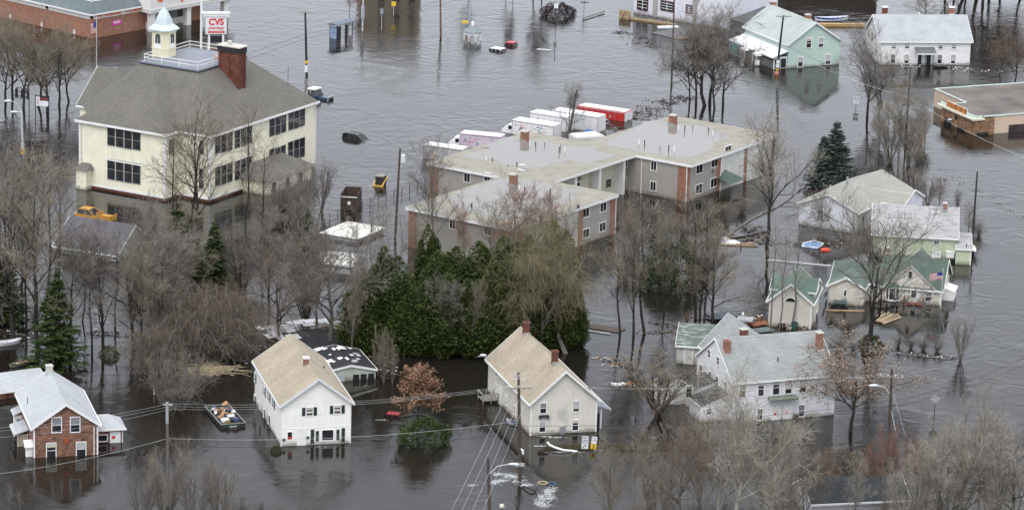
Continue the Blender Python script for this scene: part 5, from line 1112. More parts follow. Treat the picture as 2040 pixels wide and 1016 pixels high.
bare('spread', 'grey', [(672, 690, 425, 1.1), (632, 670, 455, .8)], 'broad grey bare tree left of the cedars, {o}', barkm=B_GREY)
bare('vine', 'brown', [(300, 745, 640), (345, 730, 625), (390, 720, 560), (430, 715, 555), (475, 715, 585), (330, 690, 590), (370, 680, 570), (410, 665, 560), (455, 660, 570), (500, 655, 585)],
     'brown mounded vine thicket behind the white house, {o}', cat='thicket', group='brown vine thickets', name='vine_thicket', wx=1.0)
bare(['shrub', 'vine'], ['grey', 'brown'], [(20, 620, 560), (70, 640, 590), (270, 575, 500), (300, 412, 388), (380, 455, 420), (60, 470, 420)],
     'grey brown underbrush clump in the left wood, {o}', cat='thicket', group='underbrush in the left wood', name='bare_thicket')
bare(['multi', 'shrub'], ['tan', 'grey'], [(345, 815, 665, 1.0), (320, 805, 690, .8), (375, 805, 690, .8)], 'bare shrub tree behind the power line by the dumpster, {o}', group='shrub trees left of the dumpster')
bare('multi', 'tan', [(765, 762, 640, .5), (752, 748, 668, .5), (782, 765, 680, .5)], 'straggly bare stems beside the collapsed garage, {o}', group='stems beside the collapsed garage')
bare('slim', 'pale', [(556, 700, 655, 1.0)], 'pale leaning sapling against the wrecked roof')
# bottom edge
bare('multi', ['purple', 'tan'], [(330, 1060, 868, .9), (385, 1075, 860, .9), (435, 1060, 895, .8), (285, 1060, 905, .8)], 'fine twigged bare tree at the bottom edge by the pole, {o}', group='bare trees at the bottom left')
bare('shrub', 'purple', [(480, 1030, 965), (520, 1028, 978), (200, 1028, 985), (560, 1030, 990), (610, 1030, 985)], 'twiggy shrub tops along the bottom edge, {o}', cat='shrub', group='shrub tops at the bottom edge', name='bare_shrub')
bare('slim', 'grey', [(18, 1030, 960), (40, 1030, 975)], 'thin stem at the bottom left corner, {o}')
bare(['upright', 'slim', 'multi', 'spread'], ['tan', 'grey', 'pale', 'brown'], [(1215, 1075, 880, .9), (1258, 1090, 860, .9), (1305, 1075, 850, .9), (1348, 1090, 838, .9), (1395, 1075, 858, .9), (1560, 1085, 875, .9), (1604, 1075, 880, .9), (1510, 1070, 900, .9)],
     'tan bare tree in the thick growth at the bottom, {o}', group='bare trees at the bottom centre right')
bare('spread', 'pale', [(1462, 1085, 768, 1.0), (1420, 1060, 815, .8), (1545, 1090, 850, .8)], 'white barked sycamore at the bottom right, {o}', group='sycamores at the bottom', barkm=B_PALE, name='sycamore_tree')
bare('shrub', ['grey', 'brown', 'tan'], [(1215, 1040, 985), (1275, 1040, 980), (1330, 1045, 975), (1385, 1045, 972), (1440, 1040, 972), (1500, 1045, 975), (1560, 1040, 980), (1760, 1045, 970), (1820, 1045, 965), (1880, 1050, 970)], 'brown underbrush at the bottom edge, {o}', cat='thicket', group='underbrush at the bottom edge', name='bare_thicket')
bare('multi', 'red', [(1745, 975, 850, .8), (1790, 985, 838, .8), (1828, 970, 862, .7), (1730, 1010, 890, .7)], 'rust red twigged bush tree by the street lamp pole, {o}', group='rust red bush trees')
bare(['upright', 'slim', 'multi'], ['pale', 'tan', 'pale'], [(1888, 1075, 790), (1945, 1085, 765), (1860, 1060, 860), (1985, 1095, 800), (1915, 1070, 850), (1800, 1080, 900), (1760, 1070, 910), (1700, 1060, 905, .7), (1840, 1090, 880)], 'pale branched bare tree at the bottom right, {o}', group='pale bare trees at the bottom right', barkm=B_GREY)
bare('spread', 'grey', [(2022, 1060, 838, 1.2)], 'dark forked bare tree in the bottom right corner', barkm=B_DARK)
# evergreens
evergreen('spr', make_spruce, L_SPR, [(112, 728, 533, 1.25)], 'tall dark green spruce behind the canoe and brown house')
evergreen('spr', make_spruce, L_SPR, [(352, 570, 398, 1.3), (428, 575, 437, 1.35), (388, 560, 470, 1.3)], 'dark spruce below the schoolhouse, {o}', 'dark spruces below the schoolhouse')
evergreen('spr', make_spruce, L_SPR, [(612, 530, 412, 1.1)], 'small bright spruce in the wood right of the schoolhouse')
evergreen('spr', make_spruce, L_SPR, [(8, 640, 490, 1.4)], 'dark spruce cut by the left edge')
evergreen('blu', lambda: make_spruce(12, .34, 2.0, .25), L_BLU, [(1662, 370, 238, 1.0), (1638, 372, 268, 1.1)], 'blue green spruce beyond the plain grey roof, {o}', 'pair of blue spruces')
evergreen('ced', make_cedar, L_CED, [(848, 640, 447, .7), (762, 690, 490, .9), (720, 700, 560, 1.3), (800, 700, 540, 1.2), (845, 705, 560, 1.2), (890, 705, 545, 1.3), (930, 705, 555, 1.3), (975, 703, 540, 1.3), (1015, 700, 520, 1.2), (1060, 698, 545, 1.3), (1100, 695, 540, 1.2), (905, 660, 490, 1.1), (950, 655, 480, 1.1), (1000, 650, 470, 1.1), (1050, 650, 468, 1.1), (1098, 650, 442, 1.0), (870, 670, 500, 1.1), (790, 670, 510, 1.1), (740, 660, 530, 1.0), (1140, 690, 570, 1.1)],
          'dense green arborvitae in the tall evergreen screen, {o}', 'arborvitae screen in the centre', 'arborvitae_tree', wx=1.4)
evergreen('bush', make_bush, L_BUSH, [(845, 880, 836, .85)], 'low round green yew under the brown leafed oak', None, 'green_bush', 'bush', 1.15, 2.6, ('stem', 'foliage'))
evergreen('bush', make_bush, L_BUSH, [(218, 708, 690), (550, 899, 888), (1735, 690, 668)], 'small green bush awash in the flood, {o}', 'small green bushes', 'green_bush', 'bush', .9, 2.6, ('stem', 'foliage'))
evergreen('rho', make_bush, L_RHO, [(1338, 560, 486, .75), (1318, 575, 530, .8)], 'dull green evergreen shrub in the water right of centre, {o}', 'dull green shrubs', 'green_bush', 'bush', 1.0, 2.6, ('stem', 'foliage'))
evergreen('drk', make_bush, leafmat('dark_purple_bush_twigs', (.03, .022, .025), (.075, .055, .06)), [(1112, 30, 8, 1.1)], 'dark round bush beside the sign at the top edge', None, 'round_bush', 'bush', 1.2, 2.6, ('stem', 'foliage'))
for px, py, pt, kd, nl, sz, lm, wx_, lb in ((832, 852, 742, 'upright', 5200, .3, L_OAK, 1.3, 'young oak holding brown dead leaves between the two tan roofed houses'), (1686, 862, 704, 'spread', 3600, .19, L_RUST, 1.5, 'rounded tree with rusty leaves at the right end of the large white house')):
    a_, b_, c_ = make_leafy(kd, 1, nl, sz)
    place('leafy_tree', (arr_mesh('trunk', *a_, B_DARK, smooth=True), arr_mesh('twigs', *b_, TW['brown']), arr_mesh('dead_leaves', *c_, lm)), ('trunk', 'twigs', 'dead_leaves'), px, py, pt, 12.0 * (1.1 if kd == 'upright' else .97), lb, 'tree', None, wx_)
# ================================================================ OTHER BUILDINGS AND STRUCTURES
# store at the top edge
M_LAV = siding('lavender_white_siding', (.66, .66, .72), .2, .05)
M_MAR = mat('maroon_trim', (.09, .03, .05), .6)
h = House('corner_store', 'white store with maroon window frames and timber walkway at the top edge', 'store', (1262, 26), (1345, 42))
h.walls['F'] = ((0, 0), (1, 0))
q = MB(); q.box(0, 0, -1.5, 22, 14, 6.0); h.part(q, 'wall', M_LAV)
for px, py, wp, hp in ((1280.5, 9, 22, 26), (1329, 13, 26, 21), (1373, 19, 13, 17)):
    sa, z, w_, hh = h.size('F', px, py, wp, hp); a = MB(); w_ /= 2; hh /= 2
    a.box(-w_, -.1, -hh, w_, -.01, -hh + .2); a.box(-w_, -.1, hh - .2, w_, -.01, hh); a.box(-w_, -.1, -hh + .2, -w_ + .2, -.01, hh - .2); a.box(w_ - .2, -.1, -hh + .2, w_, -.01, hh - .2)
    o = h.put('window', a.mesh('window', M_MAR), 'F', sa, z); b_ = MB(); b_.box(-w_ + .2, -.03, -hh + .2, w_ - .2, .01, hh - .2); link('pane', b_.mesh('pane', M_GLASS), o)
    c_ = MB()
    for k in range(1, 4): c_.box(-w_ + .2, -.08, -hh + k * hh / 2 - .04, w_ - .2, -.035, -hh + k * hh / 2 + .04)
    c_.box(-.05, -.085, -hh + .2, .05, -.036, hh - .2); link('glazing_bar', c_.mesh('glazing_bar', M_WHITE), o)
for k in range(2):
    q = MB(); q.box(4.4 + 9 * k, -.05, -1.4, 5.6 + 9 * k, -.01, 5.9); h.part(q, 'grey_wall_strip', mat('grey_strip', (.35, .34, .34), .8))
q = MB(); q.add([(22, 0, 2.2), (34, 0, 1.2), (34, 10, 1.2), (22, 10, 3.2)], [(0, 1, 2, 3)]); q.box(22, .2, -1.5, 33.5, 9.8, 1.1); h.part(q, 'low_wing', mat('slate_low_roof', (.1, .11, .12), .8))
h = House('timber_walkway', 'yellowish timber ramp with railing in front of the white store', 'walkway', (1234, 37), (1365, 56))
q = MB()
for k in range(26): q.box(k * .42, 0, .1, k * .42 + .38, 1.6, .18)
h.part(q, 'deck_board', M_WOOD)
q = MB(); q.box(0, -.08, -.2, 11, 0, .3); h.part(q, 'edge_beam', mat('ochre_timber', (.26, .19, .1), .8, .2, 1))
q = MB()
for k in range(6): q.box(2.8 + k * 1.45, 0, .18, 2.88 + k * 1.45, .08, 1.3)
q.box(2.8, 0, 1.25, 10.1, .09, 1.33); q.box(2.8, 0, .75, 10.1, .06, .8); h.part(q, 'railing', M_GREYWOOD)
q = MB(); q.box(-.2, .2, .2, 2.2, .3, 1.5); q.tube([(1.9, -.5, -.1), (2.2, .2, 1.5)], .09, 4); q.tube([(.4, -.5, -.1), (.9, .2, 1.5)], .09, 4); q.tube([(10.4, -.6, -.1), (10.0, .2, 1.3)], .09, 4); h.part(q, 'timber_brace', M_WOOD)
h = House('flooded_dock', 'grey submerged dock edge with tan timber right of the big bare trees', 'dock', (1352, 80), (1458, 62))
q = MB(); q.box(0, 0, -.3, 9.6, .5, .25); h.part(q, 'edge_beam', M_WOOD)
q = MB(); q.box(0, .5, -.3, 9.6, 7, .12); h.part(q, 'dock_slab', mat('wet_slab', (.1, .105, .11), .4))
h = House('floating_boom', 'ochre yellow floating timber left of the white farmhouse', 'timber', (1622, 53), (1722, 54)); q = MB(); q.box(0, 0, -.1, 9.2, .9, .45); h.part(q, 'timber', mat('ochre_timber2', (.42, .28, .12), .8, .15, .8))

# bus shelter
h = House('bus_shelter', 'blue panelled bus shelter standing in the flood at the top', 'bus shelter', (657, 76), (674, 77), yaw=math.radians(-33))
q = MB(); q.extr([(-.35, 2.35), (1.9, 2.35), (1.9, 2.5), (.8, 2.75), (-.35, 2.5)], -.4, 5.0, 'y'); h.part(q, 'roof', mat('blue_grey_roof', (.13, .16, .2), .6))
q = MB()
for x, y in ((0, 0), (1.5, 0), (0, 4.6), (1.5, 4.6), (0, 2.3)): q.box(x - .05, y - .05, -1, x + .05, y + .05, 2.36)
h.part(q, 'post', mat('navy_metal', (.02, .03, .07), .5))
q = MB(); q.box(.06, -.03, -.5, 1.44, .0, 2.1); h.part(q, 'blue_side_panel', mat('pale_blue_panel', (.25, .33, .48), .3))
q = MB(); q.box(1.5, .1, -.5, 1.53, 1.2, 2.1); q.box(1.5, 2.5, -.5, 1.53, 3.2, 2.1); h.part(q, 'dark_pane', M_GLASS)
q = MB(); q.box(1.47, 3.5, -.4, 1.55, 4.3, 1.9); h.part(q, 'notice_panel', M_STEEL)
# gazebo
p = W(941, 80); t = empty('gazebo', p, 0, 'small white gazebo with grey roof between the pole and the white car', 'gazebo')
q = MB(); q.lathe([(1.75, 1.45), (1.75, 1.55), (.35, 2.5), (.35, 2.52)], 8, ph=.39); q.build('roof', mat('gazebo_roof', (.2, .23, .25), .7, .2, 2), t)
q = MB(); q.box(-.25, -.25, 2.5, .25, .25, 3.0); q.lathe([(.4, 3.0), (.02, 3.35)], 4, ph=.78); q.build('roof_lantern', M_WHITE, t)
q = MB(); q.lathe([(1.62, 1.2), (1.62, 1.44)], 8, ph=.39); q.build('eaves_ring', M_WHITE, t)
for k in range(8):
    a_ = .39 + k * math.pi / 4; q = MB(); q.tube([(math.cos(a_) * 1.55, math.sin(a_) * 1.55, -1), (math.cos(a_) * 1.55, math.sin(a_) * 1.55, 1.3)], .1, 5)
    for s_ in (-1, 1):
        b_ = a_ + s_ * .3; q.tube([(math.cos(a_) * 1.55, math.sin(a_) * 1.55, .75), (math.cos(b_) * 1.52, math.sin(b_) * 1.52, 1.2)], .06, 4)
    q.build('post', M_WHITE, t)
# pharmacy pylon sign
p = W(430, 128); t = empty('pharmacy_sign', p, math.radians(8), 'white pharmacy pylon sign behind the schoolhouse deck', 'sign')
zb, zt = Zat(p, 68), Zat(p, 33); M_SF = mat('sign_face', (.75, .76, .8), .4)
q = MB(); q.box(-1.75, -.3, zb, 1.75, .5, zt); q.build('sign_box', M_SF, t)
q = MB(); q.box(-2.2, -.45, zt + .01, 2.2, .65, zt + .5); q.box(-2.35, -.55, zt + .5, 2.35, .75, zt + .62); q.build('sign_hood', M_WHITE, t)
q = MB(); q.box(-1.35, -.15, -1, -1.0, .25, zb - .02); q.build('post', M_WHITE, t); q = MB(); q.box(1.0, -.15, -1, 1.35, .25, zb - .02); q.build('post', M_WHITE, t)
q = MB(); q.box(-1.0 + .01, -.1, zb - 1.4, 1.0 - .01, .3, zb - .4); q.build('dark_sign_board', mat('dark_board', (.02, .02, .035), .5), t)
hh = zt - zb
text_mesh('red_lettering', 'CVS', 1.5, M_RED, t, (0, -.32, zb + hh * .68), (R90, 0, 0), .02, .95, .05)
text_mesh('red_lettering', 'pharmacy', .72, M_RED, t, (0, -.32, zb + hh * .36), (R90, 0, 0), .02, .92, .008)
q = MB(); q.box(-1.4, -.33, zb + .2, 1.4, -.301, zb + .55); q.build('red_strip', M_RED, t)
text_mesh('strip_lettering', 'DRIVE-THRU PHARMACY', .22, M_WHITE, t, (0, -.345, zb + .37), (R90, 0, 0), .006, 1.0)
p = W(400.5, 128); t = empty('white_mast', p, 0, 'tall white mast left of the pharmacy pylon sign', 'mast'); q = MB(); q.tube([(0, 0, -1), (0, 0, 16)], .19, 8); q.build('mast_tube', M_WHITE, t)
# flag at the school
p = W(192.4, 160); t = empty('flag_pole', p, 0, 'white flag pole rising behind the schoolhouse left roof edge', 'flag pole'); zt = Zat(p, 37); q = MB(); q.tube([(0, 0, -1), (.0, 0, zt)], [.1, .06], 6); q.lathe([(.01, zt), (.1, zt + .08), (.01, zt + .2)], 6); q.build('pole', M_STEEL, t)
fl = link('flag', stripes_mesh(1.0, 1.9, .2), None, (p.x - .05, p.y, Zat(p, 44)), math.radians(200)); tag(fl, 'furled striped flag on the white pole by the schoolhouse', 'flag')

# ---- tents and small flooded roofs
def hip_roof_house(name, label, cat, C, A, L, D, ze, zr, wm, rm, inset=None, ov=.25):
    h = House(name, label, cat, C, A); L = L or (W(*A) - W(*C)).length
    q = MB(); q.box(0, 0, -1.5, L, D, ze); h.part(q, 'wall', wm)
    i = D / 2 if inset is None else inset
    q = MB(); q.add([(-ov, -ov, ze), (L + ov, -ov, ze), (L + ov, D + ov, ze), (-ov, D + ov, ze), (i, D / 2, zr), (L - i, D / 2, zr)], [(0, 1, 5, 4), (1, 2, 5), (2, 3, 4, 5), (3, 0, 4), (3, 2, 1, 0)]); h.part(q, 'roof', rm); return h
M_TENT = mat('white_membrane', (.72, .71, .66), .6, .06, .5); M_TENTW = mat('grey_tent_wall', (.4, .4, .42), .8, .15, .8)
h = House('white_hipped_shed', 'low building with bright white hipped roof right of the schoolhouse', 'shed', (711, 484), (764, 462)); L_, D_ = h.loc(764, 462, 0)[0], abs(h.loc(643, 463, 0)[1])
hx, hy = h.loc(643, 463, 0); D_ = math.hypot(hx, hy) * .8
q = MB(); q.box(0, 0, -1.5, L_, D_, .6); h.part(q, 'wall', M_TENTW)
q = MB(); q.add([(-.3, -.3, .6), (L_ + .3, -.3, .6), (L_ + .3, D_ + .3, .6), (-.3, D_ + .3, .6), (L_ / 2, L_ / 2, 1.45), (L_ / 2, D_ - L_ / 2, 1.45)], [(0, 1, 4), (1, 2, 5, 4), (2, 3, 5), (3, 0, 4, 5), (3, 2, 1, 0)]); h.part(q, 'roof', M_TENT)
h = House('white_box_roof', 'pale box roof half hidden by bare trees below the white hipped shed', 'shed', (632, 540), (702, 548)); h.gable(0, 0, 5.0, 5.2, 1.2, 2.1, 'x', M_TENTW, M_TENT, .2, .2)
M_PGW = siding('pale_green_board', (.42, .46, .4), .2, .12, wear=.3)
h = House('dark_roof_house', 'house with dark sunken roof and pale green gable behind the left wood', 'house', (110, 503), (246, 524)); h.rect_walls(0, 0, 9.7, 9); h.gable(0, 0, 9.7, 9.0, 1.0, 4.0, 'x', M_PGW, shingle('purple_grey_shingle', (.1, .095, .105), (.14, .135, .15), 'x', .5, 2), .3, .3); h.win('F', 230, 516, 12, 7, 'pic')
h = House('orange_canopy', 'small orange canopy at the left edge of the photo', 'canopy', (-30, 580), (12, 577)); h.gable(0, 0, 3.0, 3.0, .8, 1.5, 'x', M_BLACKISH, mat('orange_membrane', (.55, .2, .05), .7), .1, .15)
h = House('blue_roof_house', 'house with dark blue grey roof at the bottom edge, right', 'house', (1616, 1037), (1745, 1031)); h.rect_walls(0, 0, 11, 6.6); h.gable(0, 0, 11, 6.6, 2.0, 3.7, 'x', siding('pale_violet_siding', (.5, .49, .53), .2), shingle('blue_grey_shingle', (.026, .03, .034), (.05, .056, .062), 'x', .55, 2.4, .3), .25, .3); h.win('F', 1709, 1017, 10, 8, 'dark')

# ---- collapsed garage with torn roof, and the debris mound behind it
M_TAR = mat('torn_tar_roof', (.022, .023, .027), .7, .4, 1.2); M_SHEET = mat('white_sheet', (.7, .71, .74), .6, .12, 1)
h = House('ruined_garage', 'pale green five bay garage with torn black and white roof', 'garage', (666, 760), (755, 754.5)); h.rect_walls(0, 0, 5.2, 6)
h.gable(-1.6, 0, 5.2, 8.5, 1.15, 1.85, 'y', M_PGW, M_TAR, .15, .15, rc=2.1)
for k, (x0, dark) in enumerate(((-.9, 0), (.35, 0), (2.35, 1), (3.3, 1), (4.25, 1))):
    q = MB(); q.box(x0, -.04, -1, x0 + (.95 if not dark else .75), -.005, .75); h.part(q, 'bay_door', M_BLACKISH if dark else mat('grey_door', (.4, .43, .44), .7, .15, 1))
RR = random.Random(5)
for k in range(26):
    x, y = RR.uniform(-1.4, 4.2), RR.uniform(.8, 8.0); s_ = .7 / 3.7 if x < 2.1 else -.7 / 3.1; z = (1.15 + (x + 1.6) * s_ if x < 2.1 else 1.85 + (x - 2.1) * s_) + .25
    w_, l_ = RR.uniform(.3, .8), RR.uniform(.4, 1.3); q = MB(); q.add([(x, y, z), (x + w_, y + .15, z + w_ * s_ + .04), (x + w_ - .1, y + l_, z + w_ * s_ + .03), (x - .12, y + l_ * .9, z + .02)], [(0, 1, 2, 3), (3, 2, 1, 0)]); h.part(q, 'torn_sheet', M_SHEET)
# low debris-covered roof behind
h = House('sunken_roof', 'sunken roof carrying white sheets and tan rubble behind the torn garage', 'roof wreck', (540, 708), (690, 697))
q = MB(); q.add([(0, 0, .2), (9.5, 0, .3), (13, 3.5, .4), (10, 8.5, .6), (1.5, 8, .3), (3, 4, 1.3), (8.5, 4.5, 1.5), (0, 0, -.8), (9.5, 0, -.8), (13, 3.5, -.8), (10, 8.5, -.8), (1.5, 8, -.8)], [(0, 1, 6, 5), (1, 2, 6), (2, 3, 6), (3, 4, 5, 6), (4, 0, 5), (0, 7, 8, 1), (1, 8, 9, 2), (2, 9, 10, 3), (3, 10, 11, 4), (4, 11, 7, 0)]); h.part(q, 'roof_felt', M_TAR)
for k in range(24):
    x, y = (RR.uniform(0, 3.5), RR.uniform(.5, 7.5)) if k < 13 else (RR.uniform(3, 12), RR.uniform(3, 8)); w_, l_ = RR.uniform(.5, 1.9), RR.uniform(.8, 2.6); z = 1.42 + .01 * k
    q = MB(); q.add([(x, y, z), (x + w_, y + .1, z + .05), (x + w_, y + l_, z), (x - .1, y + l_, z - .08)], [(0, 1, 2, 3), (3, 2, 1, 0)]); h.part(q, 'white_sheet', M_SHEET)
def scatter(name, label, cat, region, n, size, mats, seed=1, z=(0, .2), flat=.35, kind='stuff', jit=1.0):
    """a drift of small boxy pieces; region = list of (px, py, spread in m x, spread y)"""
    r_ = random.Random(seed); q = MB(); c0 = W(region[0][0], region[0][1])
    for k in range(n):
        px, py, sx, sy = region[k % len(region)]; c = W(px, py) - c0
        x, y = c.x + r_.gauss(0, sx), c.y + r_.gauss(0, sy); l = r_.uniform(*size); w_ = l * r_.uniform(.08, .4); t_ = r_.uniform(.015, .06) ; a_ = r_.uniform(0, 3.14); z0 = r_.uniform(*z); tl = r_.uniform(-.25, .25) * l
        ca, sa_ = math.cos(a_), math.sin(a_); P = [(-l / 2, -w_ / 2), (l / 2, -w_ / 2), (l / 2, w_ / 2), (-l / 2, w_ / 2)]
        V = [(x + u_ * ca - v_ * sa_, y + u_ * sa_ + v_ * ca, z0 + (tl if u_ > 0 else -tl) * flat - t_ / 2) for u_, v_ in P] + [(x + u_ * ca - v_ * sa_, y + u_ * sa_ + v_ * ca, z0 + (tl if u_ > 0 else -tl) * flat + t_ / 2) for u_, v_ in P]
        q.add(V, [(0, 3, 2, 1), (4, 5, 6, 7), (0, 1, 5, 4), (1, 2, 6, 5), (2, 3, 7, 6), (3, 0, 4, 7)], r_.randrange(len(mats)))
    o = q.build(name, mats, None, c0); tag(o, label, cat, kind=kind); return o
M_TANB = mat('tan_rubble', (.24, .19, .13), .9, .3, 2); M_REED = mat('dry_reeds', (.46, .38, .25), .9, .2, 3); M_BRN = mat('brown_litter', (.09, .065, .045), .9, .4, 2); M_RST = mat('rust_litter', (.25, .1, .05), .9, .3, 2)
M_BLUE = mat('blue_plastic', (.04, .16, .5), .4); M_DK = mat('wet_wood', (.03, .025, .02), .7, .3, 2)
scatter('roof_rubble', 'tan rubble heaped on the sunken roof', 'rubble', [(640, 672, 2.2, 1.2), (675, 678, 2, 1.2)], 420, (.15, .5), [M_TANB, M_BRN, M_TANB], 3, (.9, 1.9))
scatter('shore_litter', 'brown litter drift around the ruined garage', 'litter', [(520, 712, 3, 2), (720, 700, 2.5, 3), (755, 735, 1.5, 3), (560, 700, 2, 1.5)], 500, (.1, .5), [M_BRN, M_BRN, M_TANB, M_WHITE], 4, (0, .5))
# reed raft
r_ = random.Random(9); q = MB()
for k in range(260):
    a_ = r_.uniform(-.5, .5) + (0 if k % 3 else 1.0); x, y = r_.gauss(0, 1.4), r_.gauss(0, 1.0); l = r_.uniform(.6, 1.6); z = r_.uniform(.05, .5)
    q.tube([(x - l * math.cos(a_), y - l * math.sin(a_), z), (x, y, z + .12), (x + l * math.cos(a_), y + l * math.sin(a_), z + r_.uniform(-.1, .3))], .035, 3)
tag(q.build('reed_raft', M_REED, None, W(420, 741)), 'raft of pale broken reeds left of the white house', 'reeds', kind='stuff')
scatter('wood_edge_litter', 'line of white and brown litter at the foot of the left wood', 'litter', [(20, 668, 2, 1.5), (50, 678, 2.5, 1.2), (90, 672, 2, 1), (180, 664, 3, .8), (215, 666, 3, .6)], 420, (.1, .55), [M_BRN, M_DK, M_DK, M_WHITE, M_BRN, M_DK, M_TANB], 6, (0, .25))
scatter('litter_line', 'brown debris line drifting in front of the green roofed house', 'litter', [(1660, 690, 1.8, .5), (1700, 695, 1.6, .3), (1760, 700, 1.5, .3), (1800, 704, 1.2, .3), (1840, 708, 1.0, .3), (1870, 711, 1.0, .3), (1892, 714, .8, .3)], 360, (.1, .5), [M_BRN, M_DK, M_BRN, M_DK, M_TANB, M_DK, M_GREYWOOD, M_BRN, M_DK, M_WHITE], 7, (0, .12))
scatter('litter_line', 'dark debris line beside the worn green shed', 'litter', [(1305, 664, 1.2, .3), (1330, 661, 1, .3), (1350, 652, .8, .3), (1320, 645, 1, .25)], 170, (.1, .5), [M_BRN, M_DK, M_TANB], 8, (0, .14))
scatter('litter_drift', 'litter drift at the outbuilding and the worn shed', 'litter', [(1480, 632, 1.6, 1.2), (1500, 640, 1.4, 1.4), (1425, 632, 1.3, .9), (1590, 655, 1, .6)], 300, (.15, .7), [M_BRN, M_DK, M_TANB, M_WHITE, M_RST], 10, (0, .35))
scatter('litter_drift', 'dark wreckage floating below the apartment canopy', 'litter', [(1450, 484, 1.5, .4), (1480, 480, 1.6, .7), (1510, 476, 1.4, 1.5), (1500, 460, 1.2, 2)], 220, (.15, .9), [M_BRN, M_DK, M_TANB, M_DK], 11, (0, .2))
scatter('litter_drift', 'debris drift between blue debris and the plain grey roofed house', 'litter', [(1560, 486, 2, .8), (1600, 484, 2, .6), (1655, 488, 1.2, .6), (1675, 480, .8, .8)], 200, (.12, .6), [M_BRN, M_DK, M_BRN, M_DK, M_TANB, M_DK, M_GREYWOOD, M_BRN, M_DK, M_WHITE], 12, (0, .25))
scatter('litter_line', 'long dark debris line behind the apartment block', 'litter', [(1190, 272, 1.2, 1), (1225, 256, 1.4, 1), (1262, 235, 1.6, 1.2), (1280, 226, 1.6, 1.2), (1300, 217, 1.4, 1), (1330, 204, 1.3, 1), (1360, 196, 1.2, 1)], 480, (.15, .8), [M_BRN, M_DK, M_DK, M_BRN, M_DK, M_GREYWOOD], 13, (0, .2))
scatter('litter_line', 'dark twiggy line in the water before the white store', 'litter', [(1250, 68, 1.2, 1), (1266, 76, 1.3, 1), (1283, 86, 1.3, 1), (1300, 93, 1, 1), (1240, 66, 1, 1)], 160, (.15, .6), [M_BRN, M_DK], 14, (0, .15))
scatter('litter_line', 'dotted line of debris tops on the open water at right', 'litter', [(1850 + 24 * k, 326 + 13.5 * k, .9, .4) for k in range(9)], 90, (.08, .3), [M_DK], 15, (0, .05))
scatter('litter_drift', 'rusty litter and boards left of the large white house', 'litter', [(1210, 716, 1.2, .5), (1228, 728, .8, .5), (1240, 767, 1, .4), (1258, 766, 1, .3)], 120, (.12, .7), [M_BRN, M_TANB, M_WHITE, M_RST], 16, (0, .25))
scatter('litter_drift', 'pale flotsam near the white farmhouse door', 'litter', [(1905, 136, 1.2, .6), (1950, 142, 1.5, .5), (2015, 141, 1, .5)], 50, (.15, .7), [M_BRN, M_WHITE, M_RST], 17, (0, .2))
0 and scatter('bottom_litter', 'brown grass tops along the bottom left edge', 'grass', [(20, 1004, 2, .6), (70, 1003, 2, .6), (130, 1003, 1.5, .5), (480, 1005, 2, .6), (1500, 1000, 4, 2), (1330, 1008, 4, 2)], 420, (.15, .6), [M_BRN, M_DK, M_TANB], 18, (0, .2))
# single floating timbers
def beam(label, a, b, wd=.3, z=.08, m=None, name='floating_beam', cat='beam', group=None):
    p0, p1 = W(*a), W(*b); c = (p0 + p1) / 2; L = (p1 - p0).length; yw = math.atan2(p1.y - p0.y, p1.x - p0.x); q = MB(); n_ = 4
    for k in range(n_): q.box(-L / 2 + L * k / n_, -wd / 2 + .01 * (k % 2), z - .1, -L / 2 + L * (k + 1) / n_ - .001, wd / 2, z + .08 + .012 * (k % 2))
    o = q.build(name, m or M_WOOD, None, (c.x, c.y, 0), yw); return tag(o, label, cat, group)
beam('long tan beam floating before the garage wing of the green roofed house', (1645, 619), (1722, 621), .28)
beam('thin pale plank floating under the white tarp', (1424, 488), (1508, 491), .2)
beam('short pale plank beside the white tarp', (1465, 487), (1502, 486), .3)
beam('pale submerged pipe between apartment trees and outbuilding', (1530, 519), (1655, 531), .22, m=M_STEEL)
beam('white pipe rail floating below the arborvitae screen', (871, 692), (947, 688), .16, .3, M_WHITE)
beam('pale plank drifting right of the willows', (1172, 660), (1215, 666), .2, m=M_STEEL)
beam('board floating left of the large white house', (1220, 769), (1258, 767), .3, m=M_TANB)
beam('brown deck panel floating between willows and bare trees', (1174, 650), (1240, 660), 2.0, .02, mat('wet_deck_panel', (.1, .08, .065), .8))
beam('pale slab floating near the small red car roof', (1070, 99), (1099, 102), 1.0, .02, mat('pale_slab', (.35, .35, .34), .6))
beam('white sheets floating beneath the timber walkway', (1311, 56), (1352, 55), 1.5, .1, M_SHEET, 'floating_sheet', 'sheet')
beam('grey guardrail rising from the water left of the white store', (1160, 40), (1204, 26), .2, .25, M_GREYWOOD)
beam('long blue grey water pipe before the green roofed house', (1718, 697), (1895, 716), .1, .02, mat('dull_pipe', (.22, .24, .26), .6))
# plank bundle
h = House('plank_bundle', 'bundle of tan planks floating before the bay window', 'planks', (1752, 645), (1798, 618))
for k in range(8):
    q = MB(); a_ = .05 * (k - 3.5); L = 4.2 + .4 * (k % 3); q.box(0, 0, 0, L, .18, .1); o = link('plank', q.mesh('plank', M_WOOD if k % 3 else M_REED), h.root, (.15 * k * .5, .2 * k - .6, .05 + .06 * (k % 4)), a_)
